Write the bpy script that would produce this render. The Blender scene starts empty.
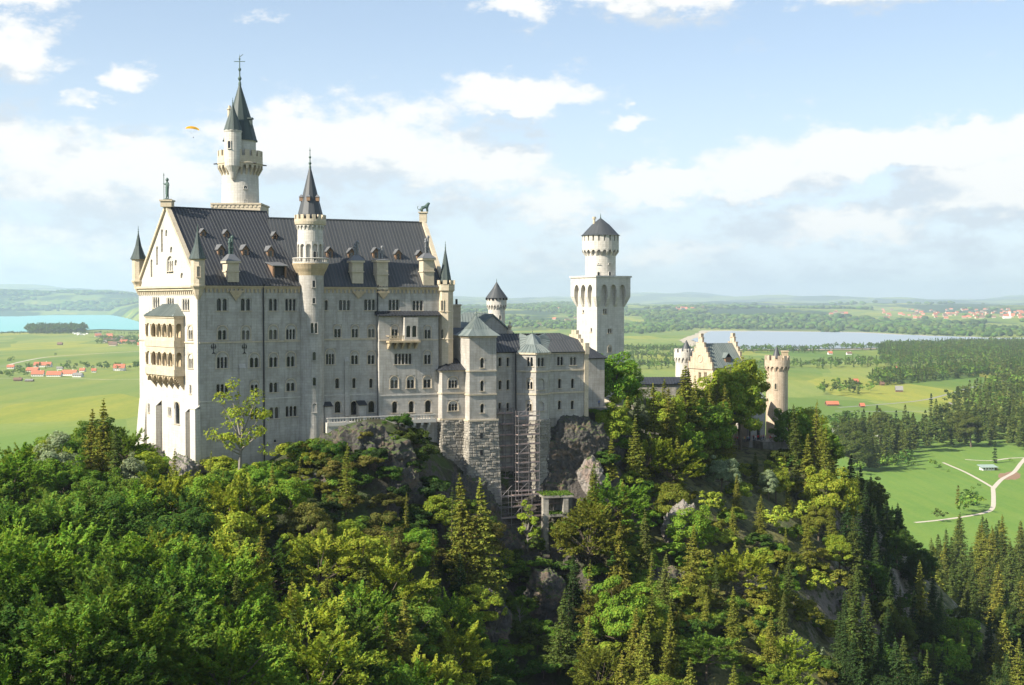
import bpy, math, random
import numpy as np
from mathutils import Vector, noise as mnoise
R = math.radians
random.seed(7)
rng = np.random.default_rng(11)
S = bpy.context.scene
COL = S.collection

# ---------------------------------------------------------------- camera, sky, sun, exposure
FPX = 1300.0
CAMZ = 130.0
PITCH = math.atan(39.5 / FPX)
cd = bpy.data.cameras.new('camera'); cam = bpy.data.objects.new('camera', cd); COL.objects.link(cam)
cam.location = (0, 0, CAMZ); cam.rotation_euler = (math.pi / 2 - PITCH, 0, 0)
cd.sensor_width = 36.0; cd.lens = 36.0 * FPX / 1024.0
cd.clip_start = 1.0; cd.clip_end = 200000.0
S.camera = cam

SUN_EL = R(37)
SUN_H = Vector((-0.84, -0.54)).normalized()
sl = bpy.data.lights.new('sun', 'SUN'); sun = bpy.data.objects.new('sun', sl); COL.objects.link(sun)
sl.energy = 5.0; sl.angle = R(0.53); sl.color = (1.0, 0.92, 0.79)
sdir = Vector((SUN_H.x * math.cos(SUN_EL), SUN_H.y * math.cos(SUN_EL), math.sin(SUN_EL)))
sun.rotation_euler = sdir.to_track_quat('Z', 'Y').to_euler()
sun.location = (-300, -200, 400)

S.view_settings.view_transform = 'Standard'; S.view_settings.look = 'None'
S.view_settings.gamma = 1.0; S.view_settings.exposure = 1.05; S.view_settings.use_curve_mapping = False
S.cycles.use_denoising = True
S.cycles.max_bounces = 7; S.cycles.diffuse_bounces = 3; S.cycles.transmission_bounces = 4
S.cycles.transparent_max_bounces = 6; S.cycles.volume_bounces = 1
S.cycles.sample_clamp_indirect = 4.0

world = bpy.data.worlds.new('World'); S.world = world; world.use_nodes = True
def build_world():
    nt = world.node_tree; N = nt.nodes; L = nt.links
    N.clear()
    def n(t, **k):
        x = N.new(t)
        for a, b in k.items(): setattr(x, a, b)
        return x
    def m(op, a, b=None, c=None, clamp=False):
        x = n('ShaderNodeMath', operation=op); x.use_clamp = clamp
        for i, v in enumerate((a, b, c)):
            if v is None: continue
            if isinstance(v, (int, float)): x.inputs[i].default_value = v
            else: L.new(v, x.inputs[i])
        return x.outputs[0]
    out = n('ShaderNodeOutputWorld'); bg = n('ShaderNodeBackground')
    sky = n('ShaderNodeTexSky', sky_type='NISHITA'); sky.sun_disc = False
    sky.sun_elevation = SUN_EL; sky.sun_rotation = math.atan2(sdir.x, sdir.y)
    sky.air_density = 1.0; sky.dust_density = 0.6; sky.ozone_density = 2.0; sky.altitude = 900
    tc = n('ShaderNodeTexCoord'); sp = n('ShaderNodeSeparateXYZ'); L.new(tc.outputs['Generated'], sp.inputs[0])
    az = m('ARCTAN2', sp.outputs[0], sp.outputs[1])
    el = m('ARCSINE', sp.outputs[2])
    cmb = n('ShaderNodeCombineXYZ'); L.new(az, cmb.inputs[0]); L.new(m('MULTIPLY', el, 1.9), cmb.inputs[1])
    def fbm(vec, scale, det, rough, off=(0, 0, 0)):
        mp = n('ShaderNodeMapping'); mp.inputs['Location'].default_value = off; L.new(vec, mp.inputs[0])
        t = n('ShaderNodeTexNoise'); t.inputs['Scale'].default_value = scale; t.inputs['Detail'].default_value = det
        t.inputs['Roughness'].default_value = rough; L.new(mp.outputs[0], t.inputs['Vector'])
        return t.outputs['Fac']
    warpx = m('MULTIPLY', m('SUBTRACT', fbm(cmb.outputs[0], 22, 5, .6), .5), .075)
    warpy = m('MULTIPLY', m('SUBTRACT', fbm(cmb.outputs[0], 26, 5, .6, (3, 7, 0)), .5), .045)
    azw = m('ADD', az, warpx); elw = m('ADD', el, warpy)
    # banks of cloud: azimuth px, elevation px, half widths, strength
    B = [(655, -4, 105, 30, 1.05), (520, 12, 34, 22, .85), (920, -2, 150, 28, 1.05), (30, 24, 42, 18, .62), (10, 72, 48, 32, 1.0),
         (80, 113, 24, 10, .7), (132, 93, 26, 16, .62), (520, 97, 70, 22, .95), (340, 148, 130, 42, 1.05), (455, 170, 120, 44, .8), (628, 125, 22, 11, .8),
         (665, 184, 72, 20, 1.05), (765, 180, 75, 30, 1.0), (905, 158, 165, 26, 1.0), (990, 196, 100, 36, 1.05), (850, 226, 150, 24, .75),
         (110, 180, 150, 52, .85), (30, 150, 80, 34, .6), (545, 205, 100, 28, .65), (270, 28, 20, 9, .4), (965, 134, 40, 9, .6), (100, 245, 170, 30, .6), (560, 245, 200, 22, .45)]
    def blobs(dx, dy, sc=1.0):
        tot = None
        for (px, py, wx, wy, s) in B:
            a0 = math.atan((px - 512) / FPX); e0 = (303 - py) / FPX
            x = m('MULTIPLY', m('SUBTRACT', azw, a0 + dx), sc * FPX / wx)
            y = m('MULTIPLY', m('SUBTRACT', elw, e0 + dy), sc * FPX / wy)
            d = m('ADD', m('MULTIPLY', x, x), m('MULTIPLY', y, y))
            g = m('MULTIPLY', m('EXPONENT', m('MULTIPLY', d, -1.0)), s)
            tot = g if tot is None else m('MAXIMUM', tot, g)
        return tot
    def dens(dx, dy):
        f = fbm(cmb.outputs[0], 26, 9, .64, (dx * 3, dy * 3, .3))
        b = blobs(dx, dy)
        g2 = fbm(cmb.outputs[0], 9, 6, .62, (4, 1, .3))
        lowband = n('ShaderNodeMapRange', interpolation_type='SMOOTHSTEP'); L.new(el, lowband.inputs[0]); lowband.inputs[1].default_value = .17; lowband.inputs[2].default_value = .07; lowband.inputs[4].default_value = .42
        b = m('MAXIMUM', b, m('MULTIPLY', lowband.outputs[0], m('MULTIPLY', g2, 1.75)))
        return m('ADD', m('MULTIPLY', m('SUBTRACT', f, .5), 1.7), m('MULTIPLY', b, 1.05))
    d0 = dens(0, 0)
    # general cloud away from the view and wisps everywhere
    gen = m('MULTIPLY', m('SUBTRACT', fbm(cmb.outputs[0], 3.0, 6, .55, (9, 2, 0)), .52), 1.2)
    behind = m('LESS_THAN', sp.outputs[1], 0.55)
    d0 = m('ADD', d0, m('MULTIPLY', gen, behind))
    mask = n('ShaderNodeMapRange', interpolation_type='SMOOTHSTEP'); L.new(d0, mask.inputs[0])
    mask.inputs[1].default_value = .20; mask.inputs[2].default_value = .68; mask.inputs[4].default_value = .95
    # light tops, grey-blue undersides: compare the bank a bit above with the bank here
    up = blobs(-.004, -.030)
    here = blobs(0, 0)
    sh = m('SUBTRACT', up, here)
    det = m('MULTIPLY', m('SUBTRACT', fbm(cmb.outputs[0], 55, 5, .6, (1, 1, 1)), .5), .9)
    shade = n('ShaderNodeMapRange', interpolation_type='SMOOTHSTEP'); L.new(m('ADD', sh, det), shade.inputs[0])
    shade.inputs[1].default_value = -.22; shade.inputs[2].default_value = .34
    ramp = n('ShaderNodeMix', data_type='RGBA'); L.new(shade.outputs[0], ramp.inputs[0])
    ramp.inputs[6].default_value = (6.7, 6.6, 6.4, 1); ramp.inputs[7].default_value = (4.35, 4.8, 5.35, 1)
    # sky colour: nishita, veiled to a pale milky blue near the horizon
    veil = n('ShaderNodeMapRange', interpolation_type='SMOOTHSTEP'); L.new(el, veil.inputs[0])
    veil.inputs[1].default_value = -.01; veil.inputs[2].default_value = .24; veil.inputs[3].default_value = .80; veil.inputs[4].default_value = .28
    mixv = n('ShaderNodeMix', data_type='RGBA'); L.new(veil.outputs[0], mixv.inputs[0])
    L.new(sky.outputs[0], mixv.inputs[6]); mixv.inputs[7].default_value = (5.3, 6.0, 6.8, 1)
    mix = n('ShaderNodeMix', data_type='RGBA'); L.new(mask.outputs[0], mix.inputs[0])
    L.new(mixv.outputs[2], mix.inputs[6]); L.new(ramp.outputs[2], mix.inputs[7])
    L.new(mix.outputs[2], bg.inputs[0]); bg.inputs[1].default_value = .078
    L.new(bg.outputs[0], out.inputs[0])
build_world()

# ---------------------------------------------------------------- measuring helpers
ca, sa = math.cos(PITCH), math.sin(PITCH)
def ray(px, py):
    cx = (px - 512) / FPX; cy = -(py - 342.5) / FPX
    return Vector((cx, ca + cy * sa, -sa + cy * ca))
def P(px, py, Y):
    r = ray(px, py); t = Y / r.y
    return Vector((r.x * t, Y, CAMZ + r.z * t))
def G(px, py, z=0.0):
    r = ray(px, py); t = (z - CAMZ) / r.z
    return Vector((r.x * t, r.y * t, z))
def proj(x, y, z):
    dz = z - CAMZ
    f = y * ca - dz * sa; u = y * sa + dz * ca
    return 512 + FPX * x / f, 342.5 - FPX * u / f

class Fr:
    """a vertical wall plane: u runs along it, w outwards, z up"""
    def __init__(s, o, d):
        s.o = Vector((o[0], o[1])); s.d = Vector((d[0], d[1])).normalized(); s.n = Vector((s.d.y, -s.d.x))
        s.rot = math.atan2(s.d.y, s.d.x)
    def pt(s, u, w, z):
        return Vector((s.o.x + s.d.x * u + s.n.x * w, s.o.y + s.d.y * u + s.n.y * w, z))
    def u(s, px, w=0):
        k = (px - 512) / FPX          # X = k*(Y*ca) roughly; tilt is tiny
        o = s.o + s.n * w
        return (k * o.y - o.x) / (s.d.x - k * s.d.y)
    def z(s, py, u, w=0):
        p = s.pt(u, w, 0); r = ray(512 + FPX * p.x / p.y, py)
        return CAMZ + r.z * p.y / r.y

# ---------------------------------------------------------------- materials
MATS = {}
def nodes(name):
    m = bpy.data.materials.new(name); m.use_nodes = True
    nt = m.node_tree; b = nt.nodes['Principled BSDF']
    return m, nt, b
def _n(nt, t, **k):
    x = nt.nodes.new(t)
    for a, b in k.items():
        if a in x.inputs.keys() if isinstance(a, str) else False: x.inputs[a].default_value = b
        else: setattr(x, a, b)
    return x
def mixc(nt, fac, a, b, mode='MIX'):
    x = nt.nodes.new('ShaderNodeMix'); x.data_type = 'RGBA'; x.blend_type = mode
    for i, v in ((0, fac), (6, a), (7, b)):
        if hasattr(v, 'links'): nt.links.new(v, x.inputs[i])
        elif i == 0: x.inputs[0].default_value = v
        else: x.inputs[i].default_value = (*v, 1) if len(v) == 3 else v
    return x.outputs[2]
def maprange(nt, v, a, b, c=0., d=1.):
    x = nt.nodes.new('ShaderNodeMapRange'); nt.links.new(v, x.inputs[0])
    for i, q in enumerate((a, b, c, d)): x.inputs[i + 1].default_value = q
    return x.outputs[0]
def noise(nt, vec, scale, det=4, rough=.6, sc=None):
    t = nt.nodes.new('ShaderNodeTexNoise'); t.inputs['Scale'].default_value = scale
    t.inputs['Detail'].default_value = det; t.inputs['Roughness'].default_value = rough
    if sc:
        mp = nt.nodes.new('ShaderNodeMapping'); mp.inputs['Scale'].default_value = sc; nt.links.new(vec, mp.inputs[0]); vec = mp.outputs[0]
    nt.links.new(vec, t.inputs['Vector']); return t.outputs['Fac']
def bump(nt, b, h, strength=.5, dist=.1):
    x = nt.nodes.new('ShaderNodeBump'); x.inputs['Strength'].default_value = strength; x.inputs['Distance'].default_value = dist
    nt.links.new(h, x.inputs['Height']); nt.links.new(x.outputs[0], b.inputs['Normal'])
def stone_mat(name, c1, c2, stain=(.25, .22, .17), bw=1.1, bh=.5, mortar=.012, bumpd=.03, staink=.35):
    m, nt, b = nodes(name)
    uv = nt.nodes.new('ShaderNodeUVMap').outputs[0]; geo = nt.nodes.new('ShaderNodeNewGeometry')
    br = nt.nodes.new('ShaderNodeTexBrick'); nt.links.new(uv, br.inputs['Vector'])
    br.inputs['Color1'].default_value = (*c1, 1); br.inputs['Color2'].default_value = (*c2, 1)
    br.inputs['Mortar'].default_value = (c1[0] * .72, c1[1] * .70, c1[2] * .66, 1)
    br.inputs['Scale'].default_value = 1.0; br.inputs['Mortar Size'].default_value = mortar
    br.inputs['Brick Width'].default_value = bw; br.inputs['Row Height'].default_value = bh
    n1 = noise(nt, geo.outputs['Position'], .35, 5, .65)
    col = mixc(nt, maprange(nt, n1, .40, .70, 0, staink), br.outputs['Color'], stain)
    st = noise(nt, uv, 1.0, 5, .6, (1.3, .12, 1))
    col = mixc(nt, maprange(nt, st, .48, .70, 0, staink), col, tuple(x * .8 for x in stain))
    n3 = noise(nt, geo.outputs['Position'], 3.0, 4, .7)
    col = mixc(nt, .35, col, mixc(nt, n3, (.55, .55, .55), (1.25, 1.25, 1.25)), 'MULTIPLY')
    nt.links.new(col, b.inputs['Base Color']); b.inputs['Roughness'].default_value = .9
    bump(nt, b, br.outputs['Fac'], .4, -bumpd)
    return m
def plain_mat(name, c, rough=.8, metal=0., var=.25, vs=2.0):
    m, nt, b = nodes(name)
    geo = nt.nodes.new('ShaderNodeNewGeometry')
    n1 = noise(nt, geo.outputs['Position'], vs, 5, .65)
    col = mixc(nt, n1, tuple(x * (1 - var) for x in c), tuple(min(1, x * (1 + var)) for x in c))
    nt.links.new(col, b.inputs['Base Color']); b.inputs['Roughness'].default_value = rough; b.inputs['Metallic'].default_value = metal
    return m
def roof_mat(name, c1, c2, rough=.5, stripe=.75, metal=.0):
    m, nt, b = nodes(name)
    uv = nt.nodes.new('ShaderNodeUVMap').outputs[0]
    sp = nt.nodes.new('ShaderNodeSeparateXYZ'); nt.links.new(uv, sp.inputs[0])
    d = nt.nodes.new('ShaderNodeMath'); d.operation = 'DIVIDE'; nt.links.new(sp.outputs[0], d.inputs[0]); d.inputs[1].default_value = stripe
    fl = nt.nodes.new('ShaderNodeMath'); fl.operation = 'FLOOR'; nt.links.new(d.outputs[0], fl.inputs[0])
    wn = nt.nodes.new('ShaderNodeTexWhiteNoise'); wn.noise_dimensions = '1D'; nt.links.new(fl.outputs[0], wn.inputs['W'])
    st = noise(nt, uv, 1.0, 5, .6, (1.2, .16, 1))
    a = mixc(nt, wn.outputs['Value'], c1, c2)
    a = mixc(nt, maprange(nt, st, .45, .75, 0, .22), a, tuple(min(1, x * 1.7) for x in c2))
    nt.links.new(a, b.inputs['Base Color']); b.inputs['Roughness'].default_value = rough; b.inputs['Metallic'].default_value = metal
    return m
M = MATS
M['wall'] = stone_mat('limestone', (.475, .45, .405), (.40, .38, .345), (.26, .24, .20), 1.2, .55, .025, .04, .60)  # darker copy: shade of the south fronts is mixed into the stone colour
M['wallw'] = stone_mat('sunlit_pale_limestone', (.60, .57, .51), (.53, .50, .445), (.36, .33, .28), 1.2, .55, .02, .03, .42)  # paler copy: west front's sunlight is put into the colour; towers share it
M['sand'] = stone_mat('sandstone', (.50, .40, .26), (.44, .35, .22), (.27, .20, .12), .8, .4, .012, .02, .3)
M['sandp'] = stone_mat('pale_sandstone', (.57, .49, .37), (.50, .43, .31), (.34, .27, .17), .8, .4, .012, .02, .3)
M['rubble'] = stone_mat('rough_ashlar', (.40, .37, .315), (.28, .26, .22), (.12, .11, .09), 1.3, .7, .03, .05, .6)
M['roofd'] = roof_mat('dark_sheet_roof', (.020, .023, .028), (.030, .033, .039), .55)
M['roofg'] = roof_mat('grey_sheet_roof', (.036, .041, .045), (.050, .055, .058), .55)
M['rooflt'] = roof_mat('pale_copper_roof', (.10, .125, .118), (.17, .195, .18), .5)
M['copper'] = roof_mat('copper_spire', (.026, .040, .038), (.048, .068, .060), .6, .5)
M['patina'] = plain_mat('green_patina', (.055, .095, .078), .6, 0, .35, 3)
M['gstone'] = stone_mat('warm_gate_stone', (.58, .47, .35), (.50, .40, .29), (.30, .22, .15), .8, .4, .02, .02, .45)
M['dark'] = plain_mat('dark_iron', (.03, .03, .032), .5, .4, .2)
M['lead'] = plain_mat('lead_sheet', (.16, .165, .17), .45, .3, .25)
M['seam'] = plain_mat('roof_seam', (.085, .085, .083), .5, .2, .3)
M['wood'] = plain_mat('dormer_wood', (.22, .135, .08), .8, 0, .3, 4)
M['door'] = plain_mat('oak_door', (.22, .10, .04), .7, 0, .3, 4)
M['steel'] = plain_mat('scaffold_steel', (.24, .215, .21), .45, .5, .2)
M['plank'] = plain_mat('scaffold_plank', (.33, .24, .21), .8, 0, .3)
def glass():
    m, nt, b = nodes('window_glass')
    oi = nt.nodes.new('ShaderNodeObjectInfo'); nt.links.new(mixc(nt, maprange(nt, oi.outputs['Random'], .72, .95), (.010, .011, .013), (.13, .12, .10)), b.inputs['Base Color']); b.inputs['Roughness'].default_value = .12
    return m
M['glass'] = glass()

# ---------------------------------------------------------------- mesh builder
WORG = {}
class MB:
    def __init__(s, T=None): s.v = []; s.f = []; s.m = []; s.uv = {}; s.T = T
    def p(s, *a):
        a = a[0] if len(a) == 1 else a
        s.v.append(tuple(s.T(*a)) if s.T else tuple(a)); return len(s.v) - 1
    def face(s, pts, m=0, uv=None):
        i = [s.p(*q) for q in pts]; s.f.append(i); s.m.append(m)
        if uv: s.uv[len(s.f) - 1] = uv
        return s
    def box(s, x0, x1, y0, y1, z0, z1, m=0):
        c = [(x, y, z) for z in (z0, z1) for y in (y0, y1) for x in (x0, x1)]
        i = [s.p(*q) for q in c]
        for q in ((0, 2, 3, 1), (4, 5, 7, 6), (0, 1, 5, 4), (2, 6, 7, 3), (0, 4, 6, 2), (1, 3, 7, 5)):
            s.f.append([i[k] for k in q]); s.m.append(m)
        return s
    def prism(s, poly, z0, z1, m=0, top=None, cap=True):
        """poly: list of (x,y); top: other ring for tapered"""
        top = top or poly; n = len(poly)
        a = [s.p(x, y, z0) for x, y in poly]; b = [s.p(x, y, z1) for x, y in top]
        for k in range(n):
            j = (k + 1) % n; s.f.append([a[k], a[j], b[j], b[k]]); s.m.append(m)
        if cap: s.f.append(b); s.m.append(m); s.f.append(a[::-1]); s.m.append(m)
        return s
    def lathe(s, cx, cy, prof, n=24, m=0, a0=0, a1=2 * math.pi, ph=0):
        full = abs(a1 - a0 - 2 * math.pi) < 1e-6
        cols = n if full else n + 1
        idx = []
        for (r, z) in prof:
            idx.append([s.p(cx + r * math.cos(ph + a0 + (a1 - a0) * k / n), cy + r * math.sin(ph + a0 + (a1 - a0) * k / n), z) for k in range(cols)])
        R0 = max(r for r, z in prof)
        arc = 0
        for i in range(len(prof) - 1):
            r0, z0 = prof[i]; r1, z1 = prof[i + 1]; l = math.hypot(r1 - r0, z1 - z0)
            for k in range(n):
                j = (k + 1) % cols
                s.f.append([idx[i][k], idx[i][j], idx[i + 1][j], idx[i + 1][k]]); s.m.append(m)
                t0 = R0 * (a1 - a0) * k / n; t1 = R0 * (a1 - a0) * (k + 1) / n
                s.uv[len(s.f) - 1] = [(t0, arc), (t1, arc), (t1, arc + l), (t0, arc + l)]
            arc += l
        return s
    def tube(s, a, b, r0, r1=None, n=6, m=0):
        r1 = r0 if r1 is None else r1
        a = Vector(a); b = Vector(b); d = (b - a)
        if d.length < 1e-6: return s
        d.normalize(); q = Vector((0, 0, 1)) if abs(d.z) < .9 else Vector((1, 0, 0))
        x = d.cross(q).normalized(); y = d.cross(x)
        A = [s.p(*(a + (x * math.cos(t) + y * math.sin(t)) * r0)) for t in [2 * math.pi * k / n for k in range(n)]]
        Bq = [s.p(*(b + (x * math.cos(t) + y * math.sin(t)) * r1)) for t in [2 * math.pi * k / n for k in range(n)]]
        for k in range(n):
            j = (k + 1) % n; s.f.append([A[k], Bq[k], Bq[j], A[j]]); s.m.append(m)
        s.f.append(A); s.m.append(m); s.f.append(Bq[::-1]); s.m.append(m)
        return s
    def ball(s, c, r, n=10, m=0, sz=1.0):
        c = Vector(c)
        prof = [(r * math.sin(math.pi * k / 6), c.z - r * sz * math.cos(math.pi * k / 6)) for k in range(7)]
        prof[0] = (.001, prof[0][1]); prof[-1] = (.001, prof[-1][1])
        return s.lathe(c.x, c.y, prof, n, m)
    def build(s, name, mats, parent=None, smooth=False, org=None):
        if not isinstance(mats, (list, tuple)): mats = [mats]
        o = WORG.get(parent.name, Vector((0, 0, 0))) if parent else (org or Vector((0, 0, 0)))
        o = Vector(o)
        me = bpy.data.meshes.new(name)
        me.from_pydata([(x - o.x, y - o.y, z - o.z) for x, y, z in s.v], [], s.f)
        for mm in mats: me.materials.append(MATS[mm] if isinstance(mm, str) else mm)
        me.polygons.foreach_set('material_index', s.m)
        uvl = me.uv_layers.new(name='UVMap')
        co = np.array(s.v, dtype=float)
        uv = np.zeros((len(me.loops), 2)); li = 0
        for fi, f in enumerate(s.f):
            if fi in s.uv:
                for k, q in enumerate(s.uv[fi]): uv[li + k] = q
            else:
                pts = co[f]
                a = pts[1] - pts[0]; b = pts[2] - pts[0]; nn = np.cross(a, b); l = np.linalg.norm(nn)
                if l < 1e-9 and len(f) > 3: nn = np.cross(pts[2] - pts[0], pts[3] - pts[0]); l = np.linalg.norm(nn)
                nn = nn / (l + 1e-12)
                t = np.array((-nn[1], nn[0], 0.)); tl = np.linalg.norm(t)
                t = t / tl if tl > 1e-3 else np.array((1., 0, 0))
                bb = np.cross(nn, t)
                uv[li:li + len(f), 0] = pts @ t; uv[li:li + len(f), 1] = pts @ bb
            li += len(f)
        uvl.data.foreach_set('uv', uv.ravel())
        if smooth: me.polygons.foreach_set('use_smooth', [True] * len(me.polygons))
        me.update()
        ob = bpy.data.objects.new(name, me); COL.objects.link(ob)
        if parent: ob.parent = parent
        else: ob.location = o
        WORG[ob.name] = o
        return ob
def tag(o, label=None, cat=None, group=None, kind=None):
    if label: o['label'] = label
    if cat: o['category'] = cat
    if group: o['group'] = group
    if kind: o['kind'] = kind
    return o
def thing(name, loc, label, cat, group=None):
    o = bpy.data.objects.new(name, None); COL.objects.link(o); o.location = loc; o.empty_display_size = .5
    WORG[o.name] = Vector(loc)
    return tag(o, label, cat, group)
def copy_tree(o, loc=None, rz=None, scale=None):
    c = o.copy(); COL.objects.link(c)
    for ch in o.children:
        d = ch.copy(); COL.objects.link(d); d.parent = c
        for g in ch.children:
            e = g.copy(); COL.objects.link(e); e.parent = d
    if loc is not None: c.location = loc
    if rz is not None: c.rotation_euler = (0, 0, rz)
    if scale is not None: c.scale = scale
    return c

# ---------------------------------------------------------------- wall with openings, arch plates, windows
def wall_grid(mb, fr, u0, u1, z0, z1, holes, w=0., rev=.12, m=0):
    us = sorted({u0, u1, *[h[0] for h in holes], *[h[1] for h in holes]}); zs = sorted({z0, z1, *[h[2] for h in holes], *[h[3] for h in holes]})
    us = [x for x in us if u0 <= x <= u1]; zs = [x for x in zs if z0 <= x <= z1]
    for i in range(len(us) - 1):
        if us[i + 1] - us[i] < 1e-5: continue
        uc = (us[i] + us[i + 1]) / 2; start = None
        for j in range(len(zs)):
            solid = False
            if j < len(zs) - 1:
                zc = (zs[j] + zs[j + 1]) / 2
                solid = not any(h[0] < uc < h[1] and h[2] < zc < h[3] for h in holes)
            if solid and start is None: start = zs[j]
            if not solid and start is not None:
                a, b = us[i], us[i + 1]
                mb.face([fr.pt(a, w, start), fr.pt(b, w, start), fr.pt(b, w, zs[j]), fr.pt(a, w, zs[j])], m); start = None
    for a, b, c, d in holes:
        q = [(a, c), (b, c), (b, d), (a, d)]
        for k in range(4):
            (x0, y0), (x1, y1) = q[k], q[(k + 1) % 4]
            mb.face([fr.pt(x1, w, y1), fr.pt(x0, w, y0), fr.pt(x0, w - rev, y0), fr.pt(x1, w - rev, y1)], m)
def arch_plate(mb, x0, x1, z0, z1, lights, y0, y1, m=0, pointed=False, seg=6):
    """front plate at y0 (out = -y), reveals to y1. lights: (xc, width, zbottom, ztop)"""
    lights = sorted(lights); cur = x0
    for (xc, w, zb, zt) in lights:
        a, b = xc - w / 2, xc + w / 2
        if a > cur + 1e-5: mb.face([(cur, y0, z0), (a, y0, z0), (a, y0, z1), (cur, y0, z1)], m)
        if zb > z0 + 1e-5: mb.face([(a, y0, z0), (b, y0, z0), (b, y0, zb), (a, y0, zb)], m)
        r = w / 2; hh = r * (1.7 if pointed else 1.0); zs = zt - hh
        arc = [(xc - r * math.cos(math.pi * k / (2 * seg)), zs + hh * math.sin(math.pi * k / (2 * seg))) for k in range(2 * seg + 1)]
        for k in range(2 * seg):
            (ax, az), (bx, bz) = arc[k], arc[k + 1]
            mb.face([(ax, y0, az), (bx, y0, bz), (bx, y0, z1), (ax, y0, z1)], m)
        out = [(a, zb)] + arc + [(b, zb)]
        for k in range(len(out)):
            (ax, az), (bx, bz) = out[k], out[(k + 1) % len(out)]
            if abs(az - zb) < 1e-6 and abs(bz - zb) < 1e-6 and zb <= z0 + 1e-5 and k == len(out) - 1: continue
            mb.face([(ax, y0, az), (ax, y1, az), (bx, y1, bz), (bx, y0, bz)], m)
        cur = b
    if x1 > cur + 1e-5: mb.face([(cur, y0, z0), (x1, y0, z0), (x1, y0, z1), (cur, y0, z1)], m)
def arch_ring(mb, xc, zs, r, t, y0, y1, m=0, seg=8, legs=0.):
    for k in range(2 * seg):
        a0 = math.pi * k / (2 * seg); a1 = math.pi * (k + 1) / (2 * seg)
        def q(rr, a, y): return (xc - rr * math.cos(a), y, zs + rr * math.sin(a))
        mb.face([q(r, a0, y0), q(r, a1, y0), q(r + t, a1, y0), q(r + t, a0, y0)], m)
        mb.face([q(r + t, a0, y0), q(r + t, a1, y0), q(r + t, a1, y1), q(r + t, a0, y1)], m)
        mb.face([q(r, a0, y0), q(r, a0, y1), q(r, a1, y1), q(r, a1, y0)], m)
    if legs:
        mb.box(xc - r - t, xc - r, y0, y1, zs - legs, zs, m); mb.box(xc + r, xc + r + t, y0, y1, zs - legs, zs, m)
WCACHE = {}
def window_obj(W, H, nl, kind, wm, parent, loc, rot, sill=True):
    W = max(.5, round(W / .15) * .15); H = round(H / .15) * .15
    key = (round(W, 2), round(H, 2), nl, kind, wm)
    if key not in WCACHE:
        mb = MB(); y0 = .10
        if kind in ('arch', 'blind'):
            lh = H * .66; mar = W * .10; lw = (W - 2 * mar) / nl
            top = H - .02
            r = W / 2 - .14
            if kind == 'arch':
                arch_plate(mb, -W / 2, W / 2, 0, H, [(-W / 2 + mar + lw * (k + .5), lw * .78, .12, lh) for k in range(nl)], y0, .5)
                arch_ring(mb, 0, H - W / 2 - .03, r, .15, -.07, y0, 1, legs=max(.0, H - W / 2 - .15))
            else:
                arch_plate(mb, -W / 2, W / 2, 0, H, [(0, W * .8, .12, H - .12)], 0.0, .35)
                mb.face([(-W / 2, .34, 0), (W / 2, .34, 0), (W / 2, .34, H), (-W / 2, .34, H)], 0)
        elif kind == 'rect':
            mb.box(-W / 2, W / 2, y0, .35, 0, .15); mb.box(-W / 2, W / 2, y0, .35, H - .12, H)
            mb.box(-W / 2, -W / 2 + .12, y0, .35, .15, H - .12); mb.box(W / 2 - .12, W / 2, y0, .35, .15, H - .12)
        else:
            mar = .10 * W / nl; lw = (W - 2 * mar) / nl
            arch_plate(mb, -W / 2, W / 2, 0, H, [(-W / 2 + mar + lw * (k + .5), lw * (.76 if nl > 1 else .9), .10, H - .08) for k in range(nl)], y0, .5)
            if nl == 1 and H > 1.8: arch_ring(mb, 0, H - .08 - W * .41, W * .45, .13, -.06, y0, 1)
        for k in range(1, nl):
            if kind != 'blind':
                xx = -W / 2 + mar + lw * k
                lz = (lh if kind == 'arch' else H) * .62
                mb.box(xx - .13, xx + .13, .02, y0 - .002, lz, lz + .16, 1)
        if sill: mb.box(-W / 2 - .12, W / 2 + .12, -.16, .09, -.02, .12, 1)
        f = mb.build('window', [wm, 'sandp'])
        pane = None
        if kind != 'blind':
            g = MB(); yb = .33 if kind == 'rect' else .48
            g.face([(-W / 2 + .02, yb, .02), (W / 2 - .02, yb, .02), (W / 2 - .02, yb, H - .02), (-W / 2 + .02, yb, H - .02)])
            pane = g.build('pane', 'glass').data
        WCACHE[key] = (f.data, pane)
        for o in list(bpy.data.objects):
            if o.data is not None and o.data in (f.data, pane) and o.type == 'MESH': bpy.data.objects.remove(o)
    md, pd = WCACHE[key]
    o = bpy.data.objects.new('window', md); COL.objects.link(o); o.parent = parent
    po = WORG[parent.name]
    o.location = Vector(loc) - po; o.rotation_euler = (0, 0, rot)
    if pd:
        g = bpy.data.objects.new('pane', pd); COL.objects.link(g); g.parent = o
    return o, W, H
def add_windows(fr, parent, holes, specs, wm='wall', w=0.):
    """specs: (px0,px1,py0,py1,lights,kind) measured on the photograph"""
    for (a, b, t, l, nl, kind) in specs:
        u0, u1 = fr.u(a, w), fr.u(b, w); uc = (u0 + u1) / 2
        z1, z0 = fr.z(t, uc, w), fr.z(l, uc, w)
        o, W, H = window_obj(u1 - u0, z1 - z0, nl, kind, wm, parent, fr.pt(uc, w, z0), fr.rot)
        holes.append((uc - W / 2, uc + W / 2, z0, z0 + H))
def TF(fr, w=0., uoff=0.):
    """local (x along, y inwards, z) -> world"""
    return lambda x, y, z: fr.pt(x + uoff, w - y, z)
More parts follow.
